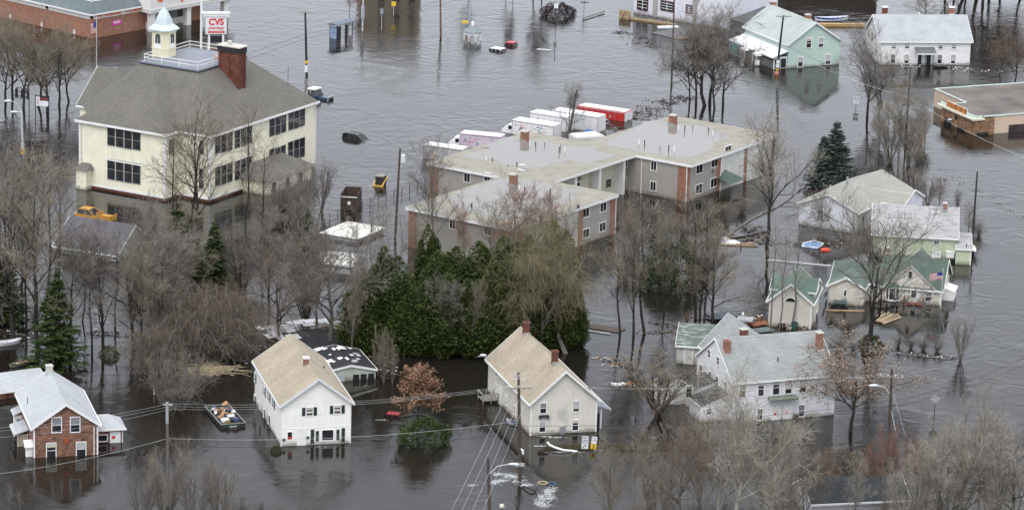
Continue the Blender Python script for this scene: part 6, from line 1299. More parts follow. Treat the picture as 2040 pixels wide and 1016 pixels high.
# blue pool wreck, red float, white tarp
h = House('blue_pool_panel', 'light blue pool panel with white rim among flotsam', 'pool panel', (1597, 493), (1630, 496)); q = MB(); q.prism([(0, 0), (2.3, -.3), (2.7, 2.2), (1.2, 3.6), (.1, 1.9)], 0, .16); h.part(q, 'blue_liner', mat('pool_blue', (.16, .32, .58), .5, .25, 2))
q = MB(); q.tube([(0, 0, .2), (2.3, -.3, .2), (2.7, 2.2, .25), (1.2, 3.6, .2), (.1, 1.9, .2), (0, 0, .2)], .09, 5); h.part(q, 'white_rim', M_WHITE)
h = House('red_float', 'orange red plastic float right of the blue pool panel', 'float', (1636, 501), (1655, 501)); q = MB(); q.prism([(0, 0), (1.2, -.1), (1.5, .8), (.7, 1.3), (.1, .9)], -.05, .22); h.part(q, 'float_shell', mat('orange_red_plastic', (.65, .07, .03), .5))
h = House('flotsam_bush', 'dark bush clump behind the blue pool panel', 'bush', (1632, 488), (1662, 486)); 
for k in range(90): q = q if k else MB(); x, y, z = RR.gauss(1.1, .6), RR.gauss(.6, .4), abs(RR.gauss(.3, .3)); q.tube([(x, y, z), (x + RR.gauss(0, .3), y + RR.gauss(0, .3), z + RR.uniform(.1, .5))], .03, 3)
tag(h.part(q, 'twigs', M_BRN), kind='stuff')
h = House('white_tarp', 'crumpled white tarp caught at the broken fence posts', 'tarp', (1436, 486), (1468, 487))
for j, (cx, cy, rx, ry, hh) in enumerate(((.6, .9, .9, .9, .8), (1.7, .3, 1.1, .5, .55))):
    q = MB(); ringp = []
    for i in range(4):
        rr_ = 1 - (i / 3.2) ** 2
        ringp.append([(cx + rx * max(.08, rr_) * math.cos(t * .628) * (1 + .12 * math.sin(t * 3 + i)), cy + ry * max(.08, rr_) * math.sin(t * .628), hh * (i / 3) * (1 + .1 * math.sin(t * 2))) for t in range(10)])
    q.add([v_ for r0 in ringp for v_ in r0], [(i * 10 + t, i * 10 + (t + 1) % 10, (i + 1) * 10 + (t + 1) % 10, (i + 1) * 10 + t) for i in range(3) for t in range(10)] + [tuple(30 + t for t in range(10))]); h.part(q, 'tarp_fold', M_SHEET)
for k, (px, py, pt) in enumerate(((1421, 483, 473), (1429, 482, 473), (1400, 494, 484), (1476, 494, 487))):
    p = W(px, py); q = MB(); q.box(-.09, -.09, -1, .09, .09, Zat(p, pt)); tag(q.build('fence_post', M_DK, None, p), 'broken dark fence post at the white tarp, %s' % (['second from the left', 'third from the left', 'leftmost', 'rightmost'][k]), 'fence post', 'broken fence posts')
p0, p1 = W(1442, 476), W(1532, 440); q = MB(); q.tube([p0 + Vector((0, 0, .1)), (p0 + p1) / 2 + Vector((0, 0, 1.1)), p1 + Vector((0, 0, 1.6))], [.16, .2, .28], 7); tag(q.build('fallen_trunk', B_GREY), 'fallen trunk leaning from the tall bare tree to the white tarp', 'fallen tree')

# ================================================================ VEHICLES AND BOATS
def paint(key, col): return mat(key, col, .3, .05, 1, fine=0)
M_TYRE = mat('tyre_rubber', (.02, .02, .02), .9)
def roof_car(label, C, A, L, Wd, m, z=.35, body='car'):
    """car of which only the cabin top stands clear of the water"""
    h = House('flooded_' + body, label, 'car', C, A)
    cr_ = [(.0, -.5), (L * .08, -.1), (L * .2, z * .8), (L * .3, z), (L * .78, z), (L * .92, -.05), (L, -.5)]
    q = MB(); q.extr([(x, z_) for x, z_ in cr_], 0, Wd, 'x' if 0 else 'y') if 0 else None
    # sweep side profile across the width
    n = len(cr_); V = [(x, Wd * .08, z_) for x, z_ in cr_] + [(x, Wd * .92, z_) for x, z_ in cr_]; q.add(V, [tuple(range(n)), tuple(range(2 * n - 1, n - 1, -1))] + [(i, n + i, n + (i + 1) % n, (i + 1) % n) for i in range(n)]); h.part(q, 'cabin', M_GLASS)
    q = MB(); q.box(L * .22, .12, z * .93, L * .82, Wd - .12, z + .05)
    for x in (.3, .55, .8):
        for y in (Wd * .07, Wd * .93): q.tube([(L * x, y, -.4), (L * x * .96 + L * .02, y, z)], .04, 4)
    h.part(q, 'roof_panel', m); q = MB(); q.box(-L * .1, .05, -.7, L * 1.1, Wd - .05, -.12); h.part(q, 'body', m); return h
roof_car('white car showing only its roof near the gazebo', (968, 100), (1004, 106), 3.6, 1.9, paint('white_car_paint', (.75, .77, .8)), .4)
roof_car('red car showing only its roof right of the gazebo', (1001, 91), (1022, 94), 2.4, 1.8, paint('red_car_paint', (.5, .03, .04)), .55)
roof_car('red car roof in the flow left of the brown leafed oak', (759, 829), (797, 833), 2.6, 1.5, paint('dark_red_paint', (.26, .03, .035)), .28)
roof_car('dark green car sunk to its windows at the garage wing', (1650, 614), (1684, 616), 2.8, 1.9, paint('dark_green_paint', (.02, .05, .055)), .65)
roof_car('pinkish pale car roof against the half round window wall', (1546, 652), (1562, 653), 1.5, 1.6, paint('pinkish_paint', (.5, .38, .36)), .6)
# SUV
def suv(label, C, A, L=4.8, Wd=1.9, m=None, deck=.1, zr=.95, cabin=(.02, .86), name='flooded_suv'):
    h = House(name, label, 'car', C, A); a, b = cabin[0] * L, cabin[1] * L
    q = MB(); prof = [(a, deck), (a + .15, zr - .08), (a + .35, zr), (b - 1.0, zr), (b, deck)]; n = len(prof)
    V = [(x, .12 + (.08 if z_ > deck else 0), z_) for x, z_ in prof] + [(x, Wd - .12 - (.08 if z_ > deck else 0), z_) for x, z_ in prof]
    q.add(V, [tuple(range(n)), tuple(range(2 * n - 1, n - 1, -1))] + [(i, n + i, n + (i + 1) % n, (i + 1) % n) for i in range(n)]); h.part(q, 'glazing', M_GLASS)
    q = MB(); q.box(a + .25, .17, zr - .03, b - 1.0, Wd - .17, zr + .06)
    for x0, x1 in ((a + .02, a + .22), (a + 1.35, a + 1.42), (a + 2.45, a + 2.52), (b - .02, b - 1.0)):
        for y in (.14, Wd - .14): q.tube([(x0, y, deck), (x1, y + (.06 if y < 1 else -.06), zr)], .05, 4)
    for y in (.3, Wd - .3): q.box(a + .5, y - .03, zr + .06, b - 1.3, y + .03, zr + .13)
    h.part(q, 'roof', m or M_STEEL)
    q = MB(); q.prism([(0, .2), (.3, 0), (L - .4, 0), (L, .3), (L, Wd - .3), (L - .4, Wd), (.3, Wd), (0, Wd - .2)], -.9, deck); h.part(q, 'body', m or M_DARK); return h
suv('dark green sport utility car afloat in the open flood', (679, 274), (717, 281), 4.6, 1.9, paint('green_black_paint', (.05, .075, .07)), .02, .72)
yc = paint('taxi_yellow', (.5, .25, .035)); h = suv('bright yellow pickup swamped at the corner of the schoolhouse', (146, 430), (228, 443), 6.2, 2.0, yc, .4, 1.1, (.08, .55), 'flooded_pickup')
q = MB(); q.box(3.7, .1, .41, 3.8, 1.9, .9); q.box(6.0, .1, .41, 6.12, 1.9, .7); q.box(3.8, .02, .41, 6.0, .12, .7); h.part(q, 'bed_side', yc)
# tractor unit
h = House('truck_tractor', 'dark blue truck tractor with chrome stacks beside the schoolhouse', 'truck', (609, 196), (654, 203)); m_ = paint('navy_paint', (.03, .05, .09))
q = MB(); q.box(0, 0, -.8, 1.9, 2.3, .55); h.part(q, 'cab_base', m_)
q = MB(); V = [(.1, .08, .55), (1.85, .08, .55), (1.85, 2.22, .55), (.1, 2.22, .55), (.2, .2, 1.5), (1.45, .2, 1.5), (1.45, 2.1, 1.5), (.2, 2.1, 1.5)]; q.add(V, [(0, 1, 5, 4), (1, 2, 6, 5), (2, 3, 7, 6), (3, 0, 4, 7), (4, 5, 6, 7)]); h.part(q, 'cab_glass', M_GLASS)
q = MB(); q.box(.12, .12, 1.48, 1.7, 2.18, 1.62); q.tube([(.8, .15, .5), (.8, .2, 1.5)], .06, 4); q.tube([(.1, .1, .5), (.2, .2, 1.5)], .08, 4); h.part(q, 'cab_roof', M_WHITE)
q = MB(); q.box(1.9, .35, -.8, 3.9, 1.95, .42); h.part(q, 'bonnet', m_); q = MB(); q.box(3.9, .3, -.8, 4.08, 2.0, .55); q.box(3.88, .3, .42, 4.1, 2.0, .6); h.part(q, 'grille', M_GALV)
q = MB(); q.box(4.085, .45, -.5, 4.11, 1.85, .35); h.part(q, 'grille_core', M_BLACKISH)
for y in (.0, 2.3): q = MB(); q.tube([(-.15, y, -.5), (-.15, y, 2.3)], .09, 6); h.part(q, 'exhaust_stack', M_GALV)
# skid steer
h = House('skid_steer', 'yellow and black skid steer loader stranded in open water', 'loader', (744, 370), (762, 372)); m_ = paint('machine_yellow', (.62, .4, .08))
q = MB(); q.box(.2, .2, -.5, 1.4, 1.6, 1.35); h.part(q, 'cab_cage', M_DARK); q = MB(); q.box(.15, .1, 1.35, 1.45, 1.7, 1.48); h.part(q, 'cab_roof', M_GREYWOOD)
for x in (.0, 1.45): q = MB(); q.tube([(x + .08, 1.9, 1.1), (x + .08, .6, .7), (x + .08, -.35, .1)], .11, 4); h.part(q, 'lift_arm', m_)
q = MB(); q.box(.05, -.4, -.3, 1.6, -.2, .2); h.part(q, 'bucket_plate', m_)
# dump truck rear
h = House('dump_body', 'rusty brown dump truck body with a white lamp facing the camera', 'dump truck', (678, 418), (713, 420)); m_ = mat('rusty_brown_metal', (.07, .045, .035), .8, .4, 2)
q = MB(); q.box(0, 0, -1, .12, 3.6, 2.4); q.box(2.4, 0, -1, 2.52, 3.6, 2.4); q.box(.12, 3.5, -1, 2.4, 3.6, 2.6); q.box(.12, 0, -1, 2.4, .12, 1.9); h.part(q, 'dump_box', m_)
q = MB(); q.box(.1, -.12, 1.85, 2.42, -.001, 2.02); h.part(q, 'light_bar', M_STEEL); q = MB(); q.extr([(1.25 + .27 * math.cos(k * .5236), 1.05 + .27 * math.sin(k * .5236)) for k in range(12)], -.08, -.001, 'y'); h.part(q, 'round_reflector', M_WHITE)
for x in (.5, 1.9): q = MB(); q.box(x, -.06, -.5, x + .14, -.001, 1.85); h.part(q, 'tail_rib', m_)
# parked delivery trucks
MT = paint('truck_white', (.78, .78, .78))
DEC = [mat('decal_blue', (.25, .45, .65), .5), mat('decal_red', (.6, .15, .1), .5), mat('decal_orange', (.6, .3, .08), .5), mat('decal_pink', (.6, .38, .5), .5), mat('decal_teal', (.2, .45, .42), .5), mat('decal_grey', (.35, .37, .42), .5), mat('decal_purple', (.22, .12, .4), .5)]
def box_truck(name, label, C, A, L, Wd, zr, seed, cab=None, side=None, n=9, cols=None, rear=None):
    h = House(name, label, 'truck', C, A); r_ = random.Random(seed)
    q = MB(); q.extr([(0, -1), (Wd, -1), (Wd, zr - .12), (Wd - .14, zr), (.14, zr), (0, zr - .12)], 0, L, 'x'); h.part(q, 'box_body', side or MT)
    q = MB(); q.box(-.04, -.04, -.9, .05, .05, zr - .1); q.box(L - .05, -.04, -.9, L + .04, .05, zr - .1); q.box(0, -.05, zr - .2, L, .0, zr - .08); q.box(-.05, 0, zr - .2, 0, Wd, zr - .08); h.part(q, 'corner_rail', M_GALV)
    q = MB(); q.box(.2, .25, zr + .001, L - .2, Wd - .25, zr + .03); h.part(q, 'roof_skin', MT)
    for k in range(n):
        x, z = r_.uniform(.3, L - 1.2), r_.uniform(.2, zr - .7); w_, hh = r_.uniform(.1, .6), r_.uniform(.08, .3); q = MB(); m_ = r_.choice(cols or DEC)
        q.extr([(x + w_ / 2 + w_ / 2 * math.cos(t * .785), z + hh / 2 + hh / 2 * math.sin(t * .785)) for t in range(8)], -.012 - .002 * k, -.002, 'y'); h.part(q, 'painted_patch', m_)
    for k in range(int(L / 1.05)): q = MB(); q.box(.5 + k * 1.05, -.008, -.8, .53 + k * 1.05, -.0005, zr - .2); h.part(q, 'side_rib', M_GALV)
    if cab:
        q = MB(); q.add([(-2.0, .2, -1), (-.05, .2, -1), (-.05, Wd - .2, -1), (-2.0, Wd - .2, -1), (-2.0, .25, .45), (-.05, .2, .6), (-.05, Wd - .2, .6), (-2.0, Wd - .25, .45), (-1.0, .35, 1.35), (-.05, .3, 1.5), (-.05, Wd - .3, 1.5), (-1.0, Wd - .35, 1.35)],
            [(0, 1, 5, 4), (3, 0, 4, 7), (2, 3, 7, 6), (4, 5, 9, 8), (7, 4, 8, 11), (6, 7, 11, 10), (8, 9, 10, 11)]); h.part(q, 'cab', MT); q = MB(); q.box(-.8, .16, .65, -.25, .26, 1.2); h.part(q, 'cab_window', M_GLASS)
    if rear: q = MB(); q.box(-.03, .2, -.5, -.01, Wd - .2, zr - .3); h.part(q, 'rear_door', rear)
    return h
box_truck('delivery_truck', 'white box truck with faded painted scenes behind the apartment roof', (1020, 267), (1096, 279), 7.4, 2.5, 2.3, 1, cab=1, n=34)
box_truck('delivery_truck', 'plain white box truck behind the one with painted scenes', (1055, 252), (1125, 263), 6.6, 2.5, 2.35, 2, n=4)
box_truck('delivery_truck', 'long white trailer with purple end behind the lone bare tree', (1100, 250), (1188, 264), 8.2, 2.6, 2.5, 3, n=16, cols=[DEC[6], DEC[0], DEC[5]])
box_truck('delivery_truck', 'colourful truck with pink and blue panels above the apartment roof edge', (916, 293), (990, 300), 6.6, 2.4, 2.2, 4, side=mat('pink_panel', (.62, .5, .6), .5, .2, .5), n=26, cab=1)
box_truck('delivery_truck', 'leftmost white truck with open framed box and yellow machine parts', (843, 315), (925, 326), 6.6, 2.4, 2.1, 5, n=20, cols=[DEC[5], DEC[2], DEC[0]], side=mat('dull_truck_side', (.45, .45, .46), .6, .25, .8))
h = box_truck('red_trailer', 'red box trailer with white roof and rear at the debris line', (1149, 229), (1236, 242), 8.6, 2.7, 1.5, 6, side=mat('trailer_red', (.5, .03, .025), .4, .08, .6), n=4, cols=[DEC[5]])
q = MB(); q.box(8.6, .05, -.9, 8.66, 2.65, 1.4); h.part(q, 'rear_door', MT); q = MB(); q.box(8.665, 1.3, -.8, 8.7, 1.4, 1.0); h.part(q, 'door_bar', M_STEEL)
h = House('light_blue_frame', 'light blue steel frame leaning on the red trailer', 'frame', (1190, 239), (1220, 246)); q = MB()
for z in (.1, .7): q.tube([(-1, -.3, z + .5), (1.2, -.6, z + .1), (3, -.9, z - .1)], .07, 4)
for k in range(6): q.tube([(-1 + .8 * k, -.3 - .12 * k, .6 - .1 * k), (-.6 + .8 * k, -.36 - .12 * k, 1.15 - .12 * k)], .05, 4)
h.part(q, 'frame_tubes', mat('light_blue_paint', (.3, .5, .65), .5))
h = House('white_van_roof', 'low white van roof beside the notch of the apartment roofs', 'van', (1150, 288), (1200, 284)); q = MB(); q.prism([(0, 0), (4.6, .1), (4.9, .5), (4.9, 3.2), (4.5, 3.6), (.1, 3.4)], -.8, .9); h.part(q, 'van_body', M_OFFW); q = MB(); q.prism([(.2, .2), (4.5, .3), (4.5, 3.3), (.3, 3.2)], .9, 1.05); h.part(q, 'van_roof', M_OFFW)
h = House('blue_tank', 'bright blue plastic drum by the parked trucks', 'drum', (1164, 271), (1180, 273)); q = MB(); q.tube([(0, .5, .45), (.08, .5, .45), (1.2, .5, .45), (1.28, .5, .45)], [.4, .5, .5, .4], 12); h.part(q, 'drum_shell', M_BLUE, True); q = MB()
for x in (.3, .9): q.tube([(x, .5, .45), (x + .06, .5, .45)], .53, 12)
h.part(q, 'drum_hoop', M_BLUE)
# dumpster
h = House('debris_skip', 'long open skip afloat, full of wood and blue white scraps', 'skip', (441, 853), (491, 849)); L_ = 2.9; D_ = h.loc(421, 810, .3)[1]
m_ = mat('dark_skip_metal', (.03, .045, .045), .6, .25, 2); sk = h.loc(421, 810, .3)[0] / D_
q = MB()
for (x0, y0, x1, y1) in ((0, 0, L_, .1), (0, D_ - .1, L_, D_), (0, .1, .1, D_ - .1), (L_ - .1, .1, L_, D_ - .1)): q.box(x0, y0, -.5, x1, y1, .42)
q.box(.1, .1, -.5, L_ - .1, D_ - .1, .05); h.part(q, 'skip_body', m_)
q = MB(); q.box(-.06, -.06, .42, L_ + .06, .08, .5); q.box(-.06, D_ - .08, .42, L_ + .06, D_ + .06, .5); q.box(-.06, .08, .42, .08, D_ - .08, .5); q.box(L_ - .08, .08, .42, L_ + .06, D_ - .08, .5); h.part(q, 'skip_rim', mat('skip_rim_grey', (.2, .21, .2), .6))
q = MB()
for k in range(5): q.box(1.0 + .18 * k, -.075, .08, 1.12 + .18 * k, -.06, .2)
h.part(q, 'white_stencil', M_WHITE)
r_ = random.Random(21)
pm = [M_SHEET, mat('cardboard', (.4, .24, .13), .8, .2, 2), M_SHEET, mat('red_brown_box', (.22, .07, .035), .7), M_WOOD, mat('royal_blue_bag', (.08, .1, .22), .7), M_SHEET, M_DARK]
for k in range(44):
    x, y = r_.uniform(.4, L_ - .4), r_.uniform(.5, D_ - .6); l, w_, t_ = r_.uniform(.3, 1.0), r_.uniform(.2, .7), r_.uniform(.05, .35); q = MB(); q.box(-l / 2, -w_ / 2, -t_ / 2, l / 2, w_ / 2, t_ / 2)
    o = link('scrap', q.mesh('scrap', pm[k % 8 if k % 3 else (1, 3, 4, 7)[k // 3 % 4]]), h.root, (x, y, r_.uniform(.3, .85)), 0); o.rotation_euler = (r_.uniform(-.5, .5), r_.uniform(-.5, .5), r_.uniform(0, 3))
# boats
def boat(name, label, C, A, L, Wd, m, mi_, hh=.35, lift=.0):
    h = House(name, label, 'boat', C, A); q = MB(); n = 9; top = []; bot = []; inn = []
    for s_ in (1, -1):
        for i in (range(n) if s_ > 0 else range(n - 2, 0, -1)):
            u_ = i / (n - 1); w_ = math.sin(math.pi * u_) ** .6 * Wd / 2; sh = hh * (1 + .5 * (2 * u_ - 1) ** 2); top.append((L * u_, s_ * w_, sh + lift)); bot.append((L * (.08 + .84 * u_), s_ * w_ * .6, -.12 + lift)); inn.append((L * (.04 + .92 * u_), s_ * w_ * .8, .1 + lift))
    k = len(top); q.add(top + bot, [(i, (i + 1) % k, k + (i + 1) % k, k + i) for i in range(k)]); h.part(q, 'hull', m)
    q = MB(); q.add(inn + [(x, y * .93, z - .01) for x, y, z in top], [tuple(range(k))] + [(i, (i + 1) % k, k + (i + 1) % k, k + i) for i in range(k)]); h.part(q, 'inside', mi_)
    for u_ in (.3, .65): q = MB(); q.box(L * u_, -Wd * .42, .22 + lift, L * u_ + .25, Wd * .42, .27 + lift); h.part(q, 'thwart', mi_)
    return h
boat('canoe', 'dark green canoe with tan inside at the foot of the tall spruce', (18, 733), (62, 722), 4.3, 1.0, mat('canoe_green', (.02, .09, .07), .4), mat('canoe_tan', (.45, .36, .24), .7))
boat('white_boat', 'white overturned boat at the left edge', (-18, 690), (40, 684), 3.9, 1.3, M_WHITE, M_SHEET, .45)
boat('small_white_boat', 'small grey white boat moored at the beige house side', (1008, 840), (1036, 848), 2.2, 1.0, M_STEEL, mat('dark_blue_seat', (.05, .06, .12), .6), .3)
boat('blue_workboat', 'blue boat heaped with white gear beside the ochre timber', (1622, 43), (1692, 41), 6.6, 2.0, mat('boat_blue', (.03, .07, .3), .4), M_SHEET, .6)
boat('black_punt', 'flat black punt by the farmhouse wall', (1858, 136), (1892, 134), 3.1, 1.2, M_DARK, mat('punt_grey', (.1, .1, .11), .6), .3)
boat('drifting_white_dinghy', 'white dinghy with seats left of the large white house', (1216, 768), (1240, 770), 1.6, .8, M_WHITE, M_SHEET, .3)
# hoops and tyre, barrel
def ringthing(name, label, cat, px, py, r0, tk, m, tilt=(0, 0), z=.05):
    q = MB(); pts = [(r0 * math.cos(k * math.pi / 12), r0 * math.sin(k * math.pi / 12), 0) for k in range(25)]; q.tube(pts, tk, 6, cap=False); p = W(px, py); o = q.build(name, m, None, (p.x, p.y, z), 0); o.rotation_euler = (tilt[0], tilt[1], 0); tag(o, label, cat)
ringthing('tan_hoop', 'tan hoop floating right of the crossing power pole', 'hoop', 1081, 962, .5, .07, M_REED); ringthing('blue_hoop', 'dark blue hoop beside the tan hoop', 'hoop', 1099, 964, .45, .1, mat('slate_blue', (.05, .09, .13), .5))
ringthing('tyre', 'black tyre leaning in the water right of the brown house', 'tyre', 283, 897, .45, .1, M_TYRE, (1.1, .2), .25)
ringthing('roller', 'black pipe piece left of the pole by the dumpster', 'pipe', 318, 884, .28, .08, M_TYRE, (.2, .1), .08)
h = House('green_barrel', 'dark green barrel against the tall cream outbuilding', 'barrel', (1576, 658), (1592, 658)); q = MB(); q.lathe([(.4, -.5), (.48, 0), (.48, .6), (.4, .95)], 10, (.5, .4)); h.part(q, 'barrel', mat('barrel_green', (.02, .07, .05), .5)); q = MB(); q.lathe([(.45, .96), (.3, 1.05)], 10, (.5, .4)); h.part(q, 'lid', M_DARK)
beam('tilted grey shed roof panel behind the rear ell of the large white house', (1468, 647), (1500, 650), 1.9, .9, mat('tilted_panel', (.4, .4, .42), .7, .1, 1), 'roof_panel', 'roof panel')
beam('dark blue grey flat roof floating behind the rear ell', (1414, 636), (1465, 630), 2.6, .35, mat('flat_slate', (.085, .1, .12), .8, .2, 1), 'roof_panel', 'roof panel')
beam('brown red panel in the litter by the outbuilding', (1495, 650), (1530, 645), 1.5, .2, M_RST, 'wreck_panel', 'panel')
beam('grey slab of wreck between rear ell and outbuilding', (1505, 662), (1535, 658), 1.6, .2, mat('wreck_slab', (.14, .17, .17), .8, .3, 1.5), 'wreck_panel', 'panel')

# grassy strip, curved rail, foam
h = House('grass_strip', 'strip of brown grass above water behind the two lane signs', 'grass', (1080, 893), (1230, 893)); L_ = 13.0
r_ = random.Random(33); q = MB()
for k in range(2600):
    x = r_.uniform(.2, L_ + 6); y = r_.gauss(0, .45); w_ = .05; hh = r_.uniform(.25, .75) * (1 - min(1, abs(y)) * .5) * min(1, .3 + x * .35); dx = r_.gauss(0, .12)
    q.add([(x, y, -.05), (x + w_, y, -.05), (x + dx, y + r_.gauss(0, .08), hh)], [(0, 1, 2)], k % 3)
o = q.build('grass_blades', [mat('dull_green_grass', (.08, .085, .035), .9), mat('brown_grass', (.13, .1, .06), .9), M_BRN], h.root); tag(o, kind='stuff')
q = MB(); a0 = W(1091, 880); q.tube([W(1091, 881, .55), W(1095, 886, .5), W(1106, 891, .42), W(1122, 896, .3), W(1142, 898, .12), W(1150, 899, -.05)], .13, 6); tag(q.build('curved_rail', M_WHITE), 'white curved rail at the tip of the grass strip', 'rail')
M_FOAM = mat('foam_white', (.42, .43, .44), .8, .25, 4)
def foam(label, spots, n, seed):
    r_ = random.Random(seed); q = MB(); c0 = W(spots[0][0], spots[0][1])
    for k in range(n):
        px, py, sx, sy = spots[r_.randrange(len(spots))]; c = W(px + r_.gauss(0, sx), py + r_.gauss(0, sy)) - c0; rr_ = r_.uniform(.02, .085) * r_.uniform(.4, 1); m_ = 6; a_ = r_.uniform(0, 6); el = r_.uniform(.3, 1.0)
        P = [(c.x + rr_ * 1.6 * math.cos(a_ + t * 1.047) * r_.uniform(.6, 1.2), c.y + rr_ * el * 1.6 * math.sin(a_ + t * 1.047) * r_.uniform(.6, 1.2), .006) for t in range(m_)]
        q.add(P + [(c.x, c.y, .02 + rr_ * r_.uniform(.1, .55))], [(t, (t + 1) % m_, m_) for t in range(m_)])
    tag(q.build('foam', M_FOAM, None, c0), label, 'foam', kind='stuff')
foam('white water around the power pole base', [(1000, 957, 7, 1.5), (985, 961, 5, 2), (1015, 946, 7, 1.6), (1035, 958, 8, 2), (1050, 966, 8, 1.5), (1022, 950, 10, 1.6), (992, 944, 6, 1.5)], 1100, 1)
foam('tongue of white water below the hoops', [(1090, 980, 4, 4), (1080, 992, 5, 4), (1095, 990, 7, 4), (1075, 1002, 6, 3), (1088, 1006, 7, 3), (1100, 975, 6, 3)], 1200, 2)
foam('thin foam at the grass strip and beige house corner', [(1075, 888, 8, .8), (1120, 900, 14, .7), (1085, 869, 9, .6), (1110, 871, 12, .6), (1200, 897, 12, .5), (941, 966, 5, 1.2)], 420, 3)
foam('small ripples of foam around the red car roof', [(760, 836, 8, .7), (640, 890, 10, .5), (1160, 900, 10, .5)], 90, 4)

# ================================================================ POLES, LAMPS, SIGNS, WIRES
ATT = {}
def pole(key, label, base, top, r=.17, arm=None, arm2=None, m=None, ins=3, name='utility_pole', cat='utility pole', deep=1.2):
    p = W(*base); zt = Zat(p, top[1]); 
    tw_ = W(top[0], top[1], zt); t = empty(name, (p.x, p.y, 0), 0, label, cat); dx, dy = tw_.x - p.x, tw_.y - p.y; dy = max(-.5, min(.5, dy))
    L_ = lambda z: Vector((dx * z / zt, dy * z / zt, z))
    q = MB(); q.tube([L_(-deep), L_(zt * .5), L_(zt)], [r * 1.15, r, r * .75], 9); q.build('pole', m or M_POLE, t)
    if arm:
        z, hw, yw = arm; c = L_(z); u_ = Vector((math.cos(yw), math.sin(yw), 0)); n_ = Vector((-u_.y, u_.x, 0)); q = MB(); a_, b_ = c - u_ * hw - n_ * .2, c + u_ * hw - n_ * .2
        q.tube([a_, b_], .09, 4); q.tube([c - u_ * hw * .5 - n_ * .2, c - Vector((0, 0, .6)) - n_ * .12], .03, 4); q.tube([c + u_ * hw * .5 - n_ * .2, c - Vector((0, 0, .6)) - n_ * .12], .03, 4); q.build('crossarm', M_GREYWOOD, t)
        for k in range(ins):
            f_ = -1 + 2 * k / (ins - 1); b0 = c + u_ * hw * .92 * f_ - n_ * .2; q = MB(); q.lathe([(.03, b0.z + .08), (.09, b0.z + .14), (.05, b0.z + .2), (.09, b0.z + .26), (.03, b0.z + .32)], 6, (b0.x, b0.y)); q.build('insulator', M_STEEL, t)
            ATT[(key, k)] = Vector((p.x, p.y, 0)) + b0 + Vector((0, 0, .3))
    ATT[(key, 'top')] = Vector((p.x, p.y, 0)) + L_(zt)
    ATT[key] = lambda z, p=p, L_=L_: Vector((p.x, p.y, 0)) + L_(z)
    return t, L_, zt
def lamp_arm(t, L_, z, dx, dz, dy=0.0, m=None):
    c = L_(z); q = MB(); e = c + Vector((dx, dy, dz)); q.tube([c, c + Vector((dx * .45, dy * .45, dz * .8)), e], .05, 5); o = q.build('lamp_arm', m or M_STEEL, t)
    q = MB(); s_ = 1 if dx > 0 else -1; q.tube([e - Vector((s_ * .1, 0, 0)), e + Vector((s_ * .35, 0, .03)), e + Vector((s_ * .95, 0, -.02)), e + Vector((s_ * 1.1, 0, -.05))], [.08, .17, .15, .05], 8); link('lamp_head', q.mesh('lamp_head', mat('lamp_housing', (.62, .65, .68), .4), True), o)
t, L_, zt = pole('a', 'crossing power pole with crossarm and one way sign at the bottom centre', (1036, 958), (1033, 742), .2, (Zat(W(1036, 958), 772), 1.35, math.radians(8)))
q = MB(); c = L_(zt - .9)
for k in range(3): q.tube([c + Vector((-.5 + .5 * k, -.1, .2)), c + Vector((-.5 + .5 * k, -.1, .75))], [.06, .1], 6)
q.tube([c + Vector((-.8, -.1, .2)), c + Vector((.8, -.1, .1))], .05, 4); q.build('top_fitting', M_STEEL, t)
def sign_board(t, L_, z, dx, w_, hh, m, name='sign', dy=-.22):
    c = L_(z); q = MB(); q.box(-w_ / 2, -.02, -hh / 2, w_ / 2, .02, hh / 2); o = q.build(name, m, t, (c.x + dx, c.y + dy, z)); return o
M_BLK = mat('sign_black', (.015, .015, .018), .5); M_SGW = mat('sign_white', (.72, .74, .76), .45); M_SGY = mat('sign_yellow', (.75, .5, .04), .5)
z1 = Zat(W(1036, 958), 924); o = sign_board(t, L_, z1, 0, 1.12, .42, M_SGW, 'one_way_sign'); q = MB(); q.box(-.52, -.03, -.17, .52, -.021, .17); link('black_field', q.mesh('black_field', M_BLK), o)
q = MB(); q.add([(-.47, -.04, -.08), (.25, -.04, -.08), (.25, -.04, -.15), (.48, -.04, 0), (.25, -.04, .15), (.25, -.04, .08), (-.47, -.04, .08)], [tuple(range(7))]); link('white_arrow', q.mesh('white_arrow', M_SGW), o)
text_mesh('lettering', 'ONE WAY', .15, M_BLK, o, (-.08, -.045, -.005), (R90, 0, 0), .003)
q = MB(); c = L_(Zat(W(1036, 958), 898)); q.tube([c + Vector((.1, -.1, .35)), c + Vector((.35, -.15, .1)), c + Vector((.4, -.15, -.3))], [.05, .16, .12], 6); q.build('white_fitting', M_WHITE, t)
t, L_, zt = pole('b', 'dark pole with curved street lamp at the bottom, left of the crossing pole', (976, 1045), (972, 911), .17); lamp_arm(t, L_, Zat(W(976, 1045), 945), 2.2, 1.25)
t, L_, zt = pole('c', 'utility pole with lamp and crossarm by the rust red bushes', (1769, 915), (1777, 735), .19, (Zat(W(1769, 915), 750), 1.35, math.radians(-12)), ins=4); lamp_arm(t, L_, Zat(W(1769, 915), 787), -1.5, 1.1)
q = MB(); q.tube([L_(zt - 2.0), L_(zt * .45) + Vector((1.9, -.3, -2.0))], .025, 4); q.tube([L_(zt * .6), L_(zt * .3) + Vector((.9, -.2, -.5))], .05, 4); q.build('guy_rod', M_STEEL, t)
